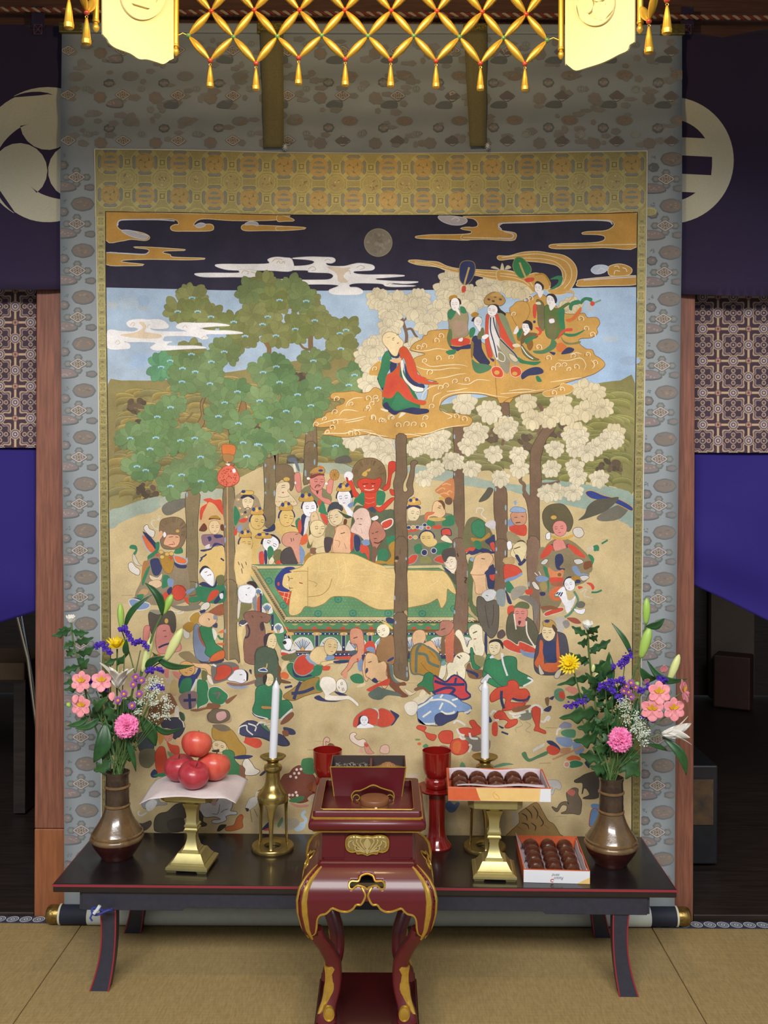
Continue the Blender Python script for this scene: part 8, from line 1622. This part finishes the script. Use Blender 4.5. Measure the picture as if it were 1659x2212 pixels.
sheet([cl_],(.01,.01),lambda x,z: tuple(cp+Vector((x,0,z)))).build('plate',m_rl2,pl,thick=.004,smooth=False)
Geo().tube([cp+Vector((x,-.003,z)) for x,z in cl_[:-2]],.0019,6).build('gold_rim',m_gl,pl)
for s in (-1,1): Geo().tube([cp+Vector((s*(.042+.010*math.cos(t)*(1-.1*t)),-.006,.022+.010*math.sin(t)*(1-.1*t))) for t in [i*.35 for i in range(16)]],.0016,6).build('gold_scroll',m_gl,pl)

#==================================================================gilt hanging lantern with bead netting
m_lg=mat('bright_gilt','#f0c04a',0.32,0.65,var=0.06,scale=40);m_cr=mat('cream_plate','#e9dca8',0.5);m_rb=mat('coral_bead','#b8402a',0.25,coat=.3);m_gb=mat('jade_bead','#5f8a4c',0.3,coat=.3)
LX=-0.036;lan=thing('hanging_lantern',(LX,1.72,2.36),'gilt hanging lantern with bead netting and cream crest plates above the altar','lantern')
LO=ORG[lan.name]
def add(o): return o
spin0=Geo().lathe([(1e-5,-.5),(.025,-.49),(.07,-.38),(.112,-.2),(.128,0),(.112,.2),(.07,.38),(.025,.49),(1e-5,.5)],14).build('spindle_bead',m_lg,lan,origin=(0,0,0))
bead0=Geo().ball((0,0,0),1.0,14,10).build('coral_bead',m_rb,lan,origin=(0,0,0));bead1=Geo().ball((0,0,0),1.0,14,10).build('jade_bead',m_gb,lan,origin=(0,0,0))
tas0=Geo().lathe([(1e-5,-1),(.13,-1),(.17,-.97),(.18,-.82),(.165,-.8),(.12,-.4),(.07,-.12),(.05,-.02),(.03,0),(1e-5,.01)],16).build('drop_pendant',m_lg,lan,origin=(0,0,0))
used=set()
def put(o,p,sc,q=None):
    c=o if o.name not in used else o.copy()
    if o.name not in used: used.add(o.name)
    else: COL.objects.link(c);c.parent=lan
    c.location=p-LO;c.scale=(sc,sc,sc)
    if q is not None: c.rotation_mode='QUATERNION';c.rotation_quaternion=q
    return c
def spin(a,b): d=b-a;put(spin0,(a+b)/2,d.length*.93,d.to_track_quat('Z','Y'))
def tassel(p,L_): put(bead0,p,.0062);Geo().tube([p+Vector((.0028*math.cos(t),0,-.0095+.0028*math.sin(t))) for t in [i*.63 for i in range(10)]],.0007,5,closed=True).build('link',m_lg,lan);put(tas0,p-Vector((0,0,.0125)),L_)
DL=2.30
A_=lambda x,y: at(x,y,DL)
up=[A_(x,y) for x,y in ((456,24),(549,22),(647,22),(745,22),(845,23),(944,24),(1042,26),(1137,31))]
gr=[A_(x,y) for x,y in ((407,77),(504,80),(599,79),(695,77),(795,78),(894,78),(993,80),(1088,82),(1182,87))]
lo=[A_(x,y) for x,y in ((454,131),(553,137),(645,125),(746,128),(844,130),(942,132),(1038,137),(1134,138))]
g2=[A_(x,-34) for x in (407,502,598,695,795,894,992,1089,1184)];u2=[A_(x,-90) for x in (455,550,647,745,845,943,1040,1136)]
for i in range(8):
    for a,b in ((up[i],gr[i]),(up[i],gr[i+1]),(lo[i],gr[i]),(lo[i],gr[i+1]),(up[i],g2[i]),(up[i],g2[i+1]),(u2[i],g2[i]),(u2[i],g2[i+1])): spin(a,b)
    put(bead0,up[i],.0064);put(bead0,u2[i],.0064);tassel(lo[i],.052)
for p in gr+g2: put(bead1,p,.006)
zt2=2.95
def post(p,foot,D):
    """gilt tube from the frame down to pixel row foot, finial below"""
    b=at(p,foot,D);r=.0068
    ps=Geo().lathe([(r,b.z),(r,zt2)],18,None,b.x,b.y).build('post',m_lg,lan)
    Geo().lathe([(1e-5,-.028),(.003,-.0275),(.0072,-.021),(.0078,-.015),(.005,-.010),(.0045,-.007),(.0078,-.005),(.0078,-.002),(.0072,0)],18,Matrix.Translation(b)).build('finial',m_lg,ps)
    return b
DN=2.157
pL,pR,qL,qR=post(380,96,DL),post(1212,103,DL),post(207,43,DN),post(1383,46,DN)
for e,s in ((gr[0],pL),(gr[8],pR)): Geo().tube([e,e.lerp(Vector((s.x,s.y,e.z)),.45)+Vector((0,0,.006)),Vector((s.x,s.y,e.z-.002))],.0013,6).build('hook',m_lg,lan)
def plate(poly,P1,P2,crest,label):
    u=Vector((P2.x-P1.x,P2.y-P1.y));n=Vector((u.y,-u.x,0)).normalized()
    n=n if n.y<0 else -n
    def fn(x,y,o=0.0):
        a,b=ray(x,y);D=(P1.x*u.y-P1.y*u.x)/(a*u.y-u.x);return tuple(Vector((a*D,D,HC-b*D))+n*o)
    pl_=sheet([poly],(16,16),fn).build('crest_plate',m_cr,lan,thick=.005,smooth=False,label=label)
    for c in crest: sheet(c,(12,12),lambda x,y: fn(x,y,.006)).build('crest_relief',m_cr,pl_,thick=.005,smooth=False)
    return pl_
def oval_c(cx,cy,a,b,q): return [(cx+(x-cx)*a/b,y) for x,y in q]
lp=spline([(220,-60),(220,0),(220,66),(222,76),(231,86),(236,95),(250,105),(280,116),(299,128),(317,129),(338,135),(351,139),(360,135),(365,131),(373,127),(374,116),(374,0),(374,-60)],3)
rp=spline([(1222,-60),(1222,0),(1222,130),(1224,138),(1232,145),(1245,153),(1268,147),(1297,138),(1316,130),(1339,118),(1356,110),(1361,98),(1370,92),(1372,82),(1372,0),(1372,-60)],3)
k_=lambda q,cx: [(cx+(x-cx)*.86,y) for x,y in q]
plate(lp,pL,qL,[[k_(arc(306,-12,57,0,354,50),306)]+[k_(q,306) for q in bars(306,-12,57,.25)]],'cream plate with ringed two-bar crest')
plate(rp,pR,qR,[[k_(comma(1288,8,50,k,20),1288)] for k in range(3)],'cream plate with three-comma crest')
for sx,ps,(t1_,t2_) in ((-1,qL,((187,27,2.10),(149,-12,1.976))),(1,qR,((1402,46,2.10),(1441,0,1.976)))):
    a,b=at(*t1_),at(*t2_);tassel(a,.058);tassel(b,.058);top=Vector((ps.x,ps.y,a.z+.06));mid_=(a+b)/2+Vector((0,0,.055))
    spin(a,top);spin(a,mid_);spin(b,mid_);put(bead1,mid_,.006);spin(b,mid_+(b-a)+Vector((0,0,(a.z-b.z))))
# frame and roof above the picture
Geo().tube([(qL.x,1.1,zt2),(qL.x,qL.y,zt2),(pL.x,pL.y,zt2),(pR.x,pR.y,zt2),(qR.x,qR.y,zt2),(qR.x,1.1,zt2)],.02,8,closed=True).build('frame_ring',m_lg,lan)
Geo().loft([[(LX+x*k,1.70+y*k,z) for x,y in ((-.7,-.66),(.7,-.66),(.7,.66),(-.7,.66))] for k,z in ((1,zt2+.02),(1.02,zt2+.05),(.5,zt2+.16),(.1,zt2+.26))]).build('roof',mat('lantern_roof','#3a2a1c',.4),lan,smooth=False)
Geo().tube([(LX,1.7,zt2+.25),(LX,1.7,3.42)],.012,8).build('hanging_rod',m_lg,lan)
lb=bpy.data.lights.new('lantern_bulb','POINT');lb.energy=26;lb.color =(1.0,0.74,0.36);lb.shadow_soft_size=0.07
lo_=bpy.data.objects.new('lantern_bulb',lb);COL.objects.link(lo_);lo_.location=(LX,1.75,2.72)

#==================================================================flowers
m_st=mat('green_stem','#4f6a38',.5,var=.1);m_lf=mat('dark_leaf','#26482a',.5,color2='#35602f',scale=40);m_ll=mat('lily_leaf','#2c5a2c',.4,color2='#1f4424',scale=30);m_bud=mat('green_bud','#8db548',.45,color2='#a9c764',scale=50,stretch=(1,1,.1));m_pb=mat('pale_bud','#d2d490',.45,color2='#c2cc84',scale=50,stretch=(1,1,.1))
m_wpt=mat('white_petal','#dcdad2',.5,sss=.1);m_yp=mat('yellow_petal','#e6c818',.5);m_pk=mat('salmon_petal','#e2838e',.5,color2='#e89aa0',scale=60);m_pu=mat('violet_floret','#40219a',.7,color2='#532cae',scale=200);m_as=mat('aster_petal','#8c4a9c',.6,color2='#a868b4',scale=80);m_ln=mat('lace_white','#d3dccb',.8);m_ca=mat('carnation_pink','#e86aa6',.55,color2='#ee8cbc',scale=60);m_yc=mat('yellow_centre','#d8a818',.7)
fr_=random.Random(21)
def leaf(par,p0,p1,w,bend=0.0,m=None,lobes=0,nm='leaf',fold=.25,yaw=0.0,pw=.8):
    p0,p1=Vector(p0),Vector(p1);d=p1-p0;n=22 if lobes else 12;side=d.cross(Vector((math.sin(yaw),math.cos(yaw),.15))).normalized();nor =side.cross(d).normalized()
    if nor.y>0: nor =-nor
    Ln=d.length
    def fn(u,v):
        t=v;s=(u-.5)*2;wd=w*math.sin(PI*min(1,t**pw*.985+.012))**.85
        if lobes: wd*=(1+.34*math.cos(2*PI*lobes*t+.5*abs(s)))*(.55+.75*t if t<.6 else 1.0)
        c=p0+d*t+side*(bend*Ln*math.sin(PI*t))+nor *(.10*Ln*math.sin(PI*t))
        return tuple(c+side*(s*wd)+nor *(fold*abs(s)*wd))
    return Geo().grid(fn,4,n).build(nm,m or m_lf,par,thick=.0006,ang=70)
def petal(par,c,d,nrm,Ln,w,m,curl=.2,cup=.25,nm='petal',pw=.75,ruf=0.0,rd=.8):
    d=Vector(d).normalized();nrm=Vector(nrm);nrm=(nrm-d*nrm.dot(d)).normalized();s_=d.cross(nrm)
    def fn(u,v):
        s=(u-.5)*2;wd=w*max(.02,math.sin(PI*min(1,v**pw*.93+.06)))**rd
        return tuple(c+d*(v*Ln)+nrm*(curl*Ln*v*v+cup*wd*s*s+ruf*math.sin(v*9+s*3))+s_*(s*wd))
    return Geo().grid(fn,6,9).build(nm,m,par,thick=.0006,ang=80)
def stem(par,mouth,pts,r=.0022,m=None):
    P_=[mouth+Vector((fr_.uniform(-.012,.012),fr_.uniform(-.012,.012),-.07)),mouth+Vector((fr_.uniform(-.014,.014),fr_.uniform(-.014,.014),.0))]+pts
    return Geo().tube(spline([tuple(p) for p in P_],6,False),r,7).build('stem',m or m_st,par)
def bud(par,p0,p1,r,m,nm='bud'):
    d=Vector(p1)-Vector(p0);L_=d.length;M=Matrix.Translation(p0) @ d.to_track_quat('Z','Y').to_matrix().to_4x4()
    return Geo().lathe([(r*k,L_*z) for k,z in ((.02,0),(.35,.02),(.62,.12),(.88,.32),(1,.55),(.9,.75),(.6,.9),(.25,.98),(.01,1))],18,M,lobes=3,lob=.07).build(nm,m,par,ang=70)
def lily(par,c,axis,R,specs):
    """open lily: six recurved petals round an axis"""
    ax=Vector(axis).normalized();u=ax.cross(Vector((0,1,.2))).normalized();v=ax.cross(u)
    for a,Ln,sp in specs:
        a=math.radians(a);rad=u*math.cos(a)+v*math.sin(a);petal(par,c,ax*(1-sp)+rad*sp,rad-ax*.2,R*Ln,R*.17,m_wpt,.24,-.3,pw=.9)
    for k in range(5):
        a=k*1.256;rad=u*math.cos(a)+v*math.sin(a);Geo().tube([c,c+ax*R*.4+rad*R*.08,c+ax*R*.62+rad*R*.14],.0009,5).build('stamen',m_pb,par)
def alstro(par,c,face,R):
    f=Vector(face).normalized();u=f.cross(Vector((0,0,1))).normalized();v=u.cross(f)
    for k in range(6):
        a=math.radians(90+60*k);rad=u*math.cos(a)+v*math.sin(a);petal(par,c-f*.006,rad+f*.42,f,R*1.12,R*(.47 if k % 2 else .40),m_pk,-.22,.10,pw=1.35,rd=.5)
        if k in (0,1,5):
            q=petal(par,c-f*.004,rad+f*.62,f,R*.66,R*.15,m_yc,-.1,.1,'yellow_streak')
    for k in range(4): Geo().tube([c,c+f*R*.5+Vector((fr_.uniform(-.1,.1),0,fr_.uniform(-.3,-.1)))*R],.0007,5).build('stamen',m_pk,par)
def rays(par,c,face,R,n,w,m,rows=2,open_=.9,nm='petals',cup=.2):
    f=Vector(face).normalized();u=f.cross(Vector((.1,.1,1))).normalized();v=u.cross(f);g=Geo()
    for r_ in range(rows):
        for k in range(n):
            a=2*PI*(k+.5*r_)/n+fr_.uniform(-.08,.08);rad=u*math.cos(a)+v*math.sin(a);d=(rad*open_*(1-.25*r_)+f*(1.05-open_+.3*r_)).normalized();s_=d.cross(f).normalized();L_=R*fr_.uniform(.88,1.05)*(1-.15*r_)
            g.grid(lambda a_,b_: tuple(c+d*(b_*L_)+s_*((a_-.5)*2*w*math.sin(PI*min(1,b_*.9+.08))**.6)+f*(cup*L_*b_*b_)),2,4)
    o=g.build(nm,m,par,thick=.0005,ang=80);o['kind']='stuff';return o
def clump(par,P0,P1,n,spread,r,m,nm='florets'):
    g=Geo()
    for i in range(n):
        p=Vector(P0).lerp(Vector(P1),fr_.random())+Vector((fr_.gauss(0,1),fr_.gauss(0,1),fr_.gauss(0,1)))*spread;q=r*fr_.uniform(.7,1.25)
        g.lathe([(1e-4,-q),(q*.5,-q*.2),(q,q*.6),(q*.5,q*.75),(1e-4,q*.4)],6,TRS(p,(fr_.uniform(-1,1),fr_.uniform(-1,1),0)))
    o=g.build(nm,m,par,smooth=False);o['kind']='stuff';return o
def carnation(par,c,face,R):
    f=Vector(face).normalized();u=f.cross(Vector((0,0,1))).normalized();v=u.cross(f);g=Geo()
    for r_,(k0,tilt,L_) in enumerate(((8,.05,1.0),(8,.3,.9),(7,.6,.74),(6,1.0,.6),(4,1.8,.5))):
        for k in range(k0):
            a=2*PI*(k+.5*r_)/k0+fr_.uniform(-.15,.15);rad=u*math.cos(a)+v*math.sin(a);d=(rad+f*tilt).normalized();s_=d.cross(f).normalized();nn=s_.cross(d);LL=R*L_*fr_.uniform(.88,1.08);ph=fr_.random()*6
            g.grid(lambda a_,b_: tuple(c-f*R*.25+d*(LL*b_*(1-.13*abs(math.sin(a_*14+ph))*b_-.25*(a_-.5)**2))+s_*((a_-.5)*R*.98*b_**.6)+nn*(R*.13*b_*b_*math.sin(a_*9+ph))),12,5)
    o=g.build('petals',m_ca,par,thick=.0005,ang=80);o['kind']='stuff'
    Geo().lathe([(.004,-.03),(.008,-.02),(.010,-.006),(.008,.004)],12,Matrix.Translation(c-f*R*.25) @ f.to_track_quat('Z','Y').to_matrix().to_4x4()).build('calyx',m_st,par)
def bouquet(V,D0,ox,side):
    mouth=V+Vector((0,0,.252));A=lambda x,y,dd=0.0: at(ox+x*.2532,1260+y*.2532,D0+dd);w=side
    def T(nm,lab,cat='flower'): return thing(nm,mouth,lab % w,cat,'flowers in the %s vase' % w)
    return mouth,A,T
#----left vase (crop pixels of the photo's left bunch)
mouth,A,T=bouquet(VL,VL.y,0,'left')
t=T('white_chrysanthemum','tall white chrysanthemum bud with lobed leaves at the outer edge of the %s vase')
stem(t,mouth,[A(800,1200,.02),A(690,740,.03),A(630,520,.03),A(608,330,.03)],.003);rays(t,A(608,335,.03),(0,-.3,1),.027,11,.0075,m_wpt,2,.42,cup=.0);bud(t,A(608,340,.03),A(608,275,.03),.012,m_wpt,'bud_heart')
for a,b,c_,d,l in ((600,400,440,450,3),(610,400,760,420,3),(610,380,500,395,2),(630,500,530,560,3),(640,500,800,460,3),(640,560,570,620,3),(650,590,830,520,3),(660,640,740,690,3),(680,700,520,750,3),(700,780,540,860,3),(720,850,540,910,3),(690,740,760,640,2)): leaf(t,A(a,b,.028),A(c_,d,.0+fr_.uniform(-.02,.03)),.0125,fr_.uniform(-.1,.1),lobes=l)
t=T('white_lily','tall white lily stem with green and pale buds in the %s vase')
stem(t,mouth,[A(1130,1300,.0),A(1180,900,.0),A(1290,480,.0),A(1380,270,.0)],.0032)
for q in ([A(1180,900),A(1120,650),A(1035,390,.01)],[A(1190,880),A(1300,720),A(1410,660,-.02)],[A(1190,860),A(1200,760),A(1215,730,-.01)],[A(1160,1000),A(1060,960),A(1010,900,-.03)]): Geo().tube(spline([tuple(p) for p in q],5,False),.002,7).build('stem_branch',m_st,t)
bud(t,A(1035,390,.01),A(1025,170,.01),.0105,m_bud);bud(t,A(1390,265,0),A(1470,95,0),.0115,m_bud);bud(t,A(1410,665,-.02),A(1555,385,-.02),.0145,m_pb);bud(t,A(1215,760,-.01),A(1290,455,.01),.0125,m_pb)
lily(t,A(1010,890,-.03),(0.08,-.3,1),.098,((75,.95,.22),(135,.95,.25),(15,1.0,.25),(185,.8,.28),(250,.62,.42),(315,.7,.42)))
for a,b,c_,d,ww,bd in ((1060,400,1300,95,.009,.12),(1385,275,1235,-5,.013,-.2),(1240,745,1410,620,.012,.15),(1300,590,1660,700,.011,-.12),(1080,620,1080,470,.01,0),(1200,1130,1330,1390,.020,.1),(1290,1180,1560,1230,.010,-.2),(900,1190,800,1530,.024,.12),(1030,1250,1160,1610,.01,.1)): leaf(t,A(a,b,-.005),A(c_,d,fr_.uniform(-.04,.02)),ww,bd,m_ll,pw=.9)
t=T('yellow_chrysanthemum','yellow chrysanthemum half open, behind the white lily in the %s vase')
stem(t,mouth,[A(1000,1000,.02),A(1000,560,.02)],.0026);rays(t,A(1000,550,.02),(0,-.5,1),.040,15,.0048,m_yp,3,.62,cup=.0);leaf(t,A(1000,640,.02),A(880,700,.0),.010,0,lobes=2);leaf(t,A(1000,700,.02),A(1090,590,.0),.010,0,lobes=2)
t=T('statice','deep violet statice sprays scattered through the bunch in the %s vase')
for (x,y,x2,y2) in ((810,535,950,615),(1020,400,1120,490),(1135,510,1260,555),(1250,760,1390,745),(730,845,910,915),(1300,900,1390,900)):
    c_=A((x+x2)/2,(y+y2)/2+40,-.02);stem(t,mouth,[mouth.lerp(c_,.6)+Vector((0,.005,.02)),c_],.0016);clump(t,A(x,y,-.025),A((x+x2)/2,min(y,y2)-15,-.028),34,.0036,.0046,m_pu);clump(t,A((x+x2)/2,min(y,y2)-15,-.028),A(x2,y2,-.025),34,.0036,.0046,m_pu)
t=T('alstroemeria','salmon pink alstroemeria with yellow throats, outer side of the %s vase')
for x,y,f in ((690,840,(-.15,-1,.25)),(865,835,(.1,-1,.25)),(690,1050,(-.2,-1,.15))): stem(t,mouth,[A(880,1220),A((x+880)/2,y+170,-.02),A(x,y,-.035)],.0017);alstro(t,A(x,y,-.045),f,.0285)
for a,b in ((950,930),(640,950)): petal(t,A(a,b,-.035),(.3,-.5,-.8),(0,-1,0),.03,.01,m_pk)
bud(t,A(600,1055,-.03),A(570,1020,-.03),.007,m_bud)
for a,b,c_,d in ((760,1130,570,1215),(850,1150,640,1240),(820,1100,930,960)): leaf(t,A(a,b,-.02),A(c_,d,-.04),.011,.1)
t=T('purple_aster','small mauve asters with yellow centres beside the lace flowers in the %s vase')
for x,y in ((1160,800),(1210,830),(1140,865),(1060,945),(1010,1000),(1190,945),(1130,1045)):
    c_=A(x,y,-.04);stem(t,mouth,[mouth.lerp(c_,.6),c_],.0013);rays(t,c_,(fr_.uniform(-.3,.3),-1,.4),.0135,18,.0017,m_as,2,.85);Geo().ball(c_+Vector((0,-.004,.001)),.0042,10,6).build('centre',m_yc,t)
t=T('lace_flower','white lace flower umbels on the painting side of the %s vase')
for x,y in ((1310,825),(1270,890),(1335,910),(1285,968),(1205,1015),(1318,1025),(1168,1090),(1415,985),(1425,1050),(1410,1130),(1320,1140),(1350,850)):
    c_=A(x,y,-.03+fr_.uniform(-.01,.01));stem(t,mouth,[mouth.lerp(c_,.55)+Vector((.01,0,.02)),c_-Vector((0,-.006,.004))],.0011);clump(t,c_-Vector((.008,0,0)),c_+Vector((.008,0,0)),70,.0062,.0019,m_ln)
t=T('pink_carnation','ruffled pink carnation low at the front of the %s vase')
stem(t,mouth,[A(1060,1450,-.02),A(1075,1280,-.04)],.0025);carnation(t,A(1080,1220,-.06),(.05,-1,.25),.039)
t=T('foliage_sprig','dark green lobed foliage filling the mouth of the %s vase','foliage')
stem(t,mouth,[A(1000,1350),A(980,1100)],.002)
for a,b,c_,d,ww,l in ((960,1500,800,1600,.022,3),(980,1450,830,1440,.018,3),(1050,1500,1150,1450,.014,2),(1040,1350,1140,1330,.016,2),(960,1350,900,1150,.016,3),(1010,1250,1060,1060,.018,3),(1000,1200,900,1010,.018,3),(1060,1280,1180,1130,.016,3),(1020,1120,1120,960,.016,3),(940,1160,800,990,.016,3),(1100,1100,1240,1010,.014,3)): leaf(t,A(a,b,.01),A(c_,d,fr_.uniform(-.02,.04)),ww,fr_.uniform(-.1,.1),lobes=l)
for k in range(26): a=fr_.uniform(860,1120);b=fr_.uniform(1000,1480);leaf(t,A(a,b,.03),A(a+fr_.uniform(-110,110),b-fr_.uniform(40,160),fr_.uniform(.0,.06)),fr_.uniform(.012,.019),fr_.uniform(-.1,.1),lobes=3)
#----right vase
mouth,A,T=bouquet(VR,VR.y,1180,'right')
t=T('white_chrysanthemum','tall white chrysanthemum bud with lobed leaves at the inner side of the %s vase')
stem(t,mouth,[A(470,1350,.02),A(400,900,.02),A(365,600,.02),A(352,395,.02)],.0034);rays(t,A(352,395,.02),(0,-.3,1),.029,11,.009,m_wpt,2,.42,cup=.0);bud(t,A(352,400,.02),A(352,310,.02),.0135,m_wpt,'bud_heart')
for a,b,c_,d,ww in ((350,440,215,365,.012),(355,470,265,510,.014),(360,430,455,360,.014),(365,470,440,440,.012),(365,560,550,480,.014),(370,600,450,520,.012),(365,640,200,590,.012),(370,680,290,640,.012),(380,760,560,660,.018),(390,850,540,590,.016),(390,800,90,870,.013),(400,880,470,740,.012),(420,960,170,970,.016),(410,1000,300,880,.016),(440,1000,520,880,.014),(450,1100,110,1150,.024),(430,1180,260,1230,.022),(450,1250,230,1340,.022),(460,1100,560,980,.016),(460,1250,560,1120,.016),(430,900,330,760,.014),(470,1300,400,1120,.018)): leaf(t,A(a,b,.018),A(c_,d,fr_.uniform(-.05,.03)),ww,fr_.uniform(-.1,.1),lobes=3)
bud(t,A(395,760,0),A(405,690,0),.006,m_pb,'side_bud');bud(t,A(410,840,0),A(440,765,0),.007,m_pb,'side_bud')
t=T('yellow_chrysanthemum','open yellow chrysanthemum on the inner side of the %s vase')
stem(t,mouth,[A(400,1300,.0),A(290,950,-.02),A(230,730,-.03)],.0024);rays(t,A(200,690,-.035),(-.45,-1,.55),.035,17,.0046,m_yp,3,.85,cup=.05)
t=T('white_lily','white lily stem with upright green buds and one bloom pointing right in the %s vase')
stem(t,mouth,[A(640,1250,.0),A(740,800,.0),A(800,640,.0),A(850,350,.0)],.0032)
for q in ([A(790,680),A(800,640)],[A(720,900),A(900,900,-.01),A(1040,840,-.01)],[A(640,1300),A(800,1330,-.02),A(975,1290,-.03)]): Geo().tube(spline([tuple(p) for p in q],5,False),.0022,7).build('stem_branch',m_st,t)
bud(t,A(850,350),A(858,125),.0112,m_bud);bud(t,A(805,640),A(885,375,-.01),.0145,m_bud);bud(t,A(1040,845,-.01),A(1135,605,-.01),.0115,m_pb)
lily(t,A(985,1285,-.03),(1,-.3,.22),.095,((90,.9,.2),(30,.9,.18),(150,.9,.2),(-90,.98,.16),(210,.85,.2),(-30,.95,.18)))
for a,b,c_,d,ww,bd in ((850,370,1010,300,.0125,-.1),(735,640,555,335,.008,-.06),(860,660,1205,815,.012,-.22),(800,720,950,810,.014,-.2),(990,1310,1195,1640,.014,.14),(860,1365,1035,1430,.0075,.08),(560,860,535,585,.014,.05),(740,1250,780,980,.014,.05)): leaf(t,A(a,b,-.01),A(c_,d,fr_.uniform(-.04,.01)),ww,bd,m_ll,pw=.9)
t=T('statice','deep violet statice sprays across the middle of the %s vase')
for (x,y,x2,y2,k) in ((620,710,720,610,1.5),(560,720,580,720,.5),(170,1060,330,1000,1.3),(450,890,560,840,1),(540,900,590,930,.8),(600,960,650,990,.9),(570,840,650,830,1),(820,1135,920,1165,.9),(950,815,1010,825,1),(780,915,840,920,.8),(870,880,900,900,.8)):
    c_=A((x+x2)/2,(y+y2)/2+30,-.02);stem(t,mouth,[mouth.lerp(c_,.6),c_],.0015);clump(t,A(x,y,-.03),A(x2,y2,-.03),int(44*k),.0045*k**.5,.0044,m_pu)
t=T('alstroemeria','salmon pink alstroemeria with yellow throats, right side of the %s vase')
for x,y,f in ((965,935,(0,-1,.2)),(905,1080,(-.3,-1,0)),(1090,1075,(.15,-1,.1)),(1180,920,(.9,-.6,.3))): stem(t,mouth,[A(720,1300,-.01),A((x+720)/2,y+150,-.03),A(x,y,-.04)],.0017);alstro(t,A(x,y,-.05),f,.031)
petal(t,A(1000,760,.0),(-.1,-.4,1),(0,-1,0),.03,.012,m_pk);petal(t,A(870,850,-.01),(-.6,-.5,.5),(0,-1,0),.028,.011,m_pk);bud(t,A(780,880,-.02),A(770,840,-.02),.008,m_bud)
t=T('purple_aster','small faded mauve asters in the middle of the %s vase')
for x,y in ((680,880),(720,850),(700,930),(720,970),(660,920),(760,890)):
    c_=A(x,y,-.025);stem(t,mouth,[mouth.lerp(c_,.6),c_],.0013);rays(t,c_,(fr_.uniform(-.3,.3),-1,.4),.0125,16,.0017,m_as,2,.8);Geo().ball(c_+Vector((0,-.004,.001)),.0035,10,6).build('centre',m_yc,t)
t=T('lace_flower','feathery white lace flower spray behind the carnation of the %s vase')
for k in range(16):
    u=k/15;x,y=690+140*u+fr_.uniform(-60,60),1020+340*u+fr_.uniform(-35,35);c_=A(x,y,-.035);stem(t,mouth,[mouth.lerp(c_,.6),c_],.001);clump(t,c_+Vector((-.005,0,-.006)),c_+Vector((.005,0,.008)),44,.0058,.0018,m_ln)
t=T('pink_carnation','ruffled pink carnation low at the front of the %s vase')
stem(t,mouth,[A(600,1560,-.03),A(610,1430,-.05)],.0024);carnation(t,A(640,1335,-.06),(.05,-1,.2),.039)
t=T('foliage_sprig','dark green lobed foliage filling the mouth of the %s vase','foliage')
stem(t,mouth,[A(560,1300),A(560,1100)],.002)
for a,b,c_,d,ww,l in ((540,1560,370,1560,.022,3),(530,1500,280,1460,.022,3),(540,1600,420,1610,.016,2),(600,1500,800,1640,.032,3),(620,1450,800,1480,.024,3),(560,1400,480,1280,.018,3),(570,1300,600,1120,.018,3),(560,1450,640,1450,.016,2),(540,1250,500,1060,.018,3),(600,1350,700,1180,.016,3),(580,1150,660,1030,.016,3),(530,1400,390,1400,.018,3)): leaf(t,A(a,b,.01),A(c_,d,fr_.uniform(-.03,.04)),ww,fr_.uniform(-.1,.1),lobes=l)
for k in range(34): a=fr_.uniform(410,720);b=fr_.uniform(950,1520);leaf(t,A(a,b,.03),A(a+fr_.uniform(-120,100),b-fr_.uniform(40,160),fr_.uniform(.0,.06)),fr_.uniform(.012,.020),fr_.uniform(-.1,.1),lobes=3)
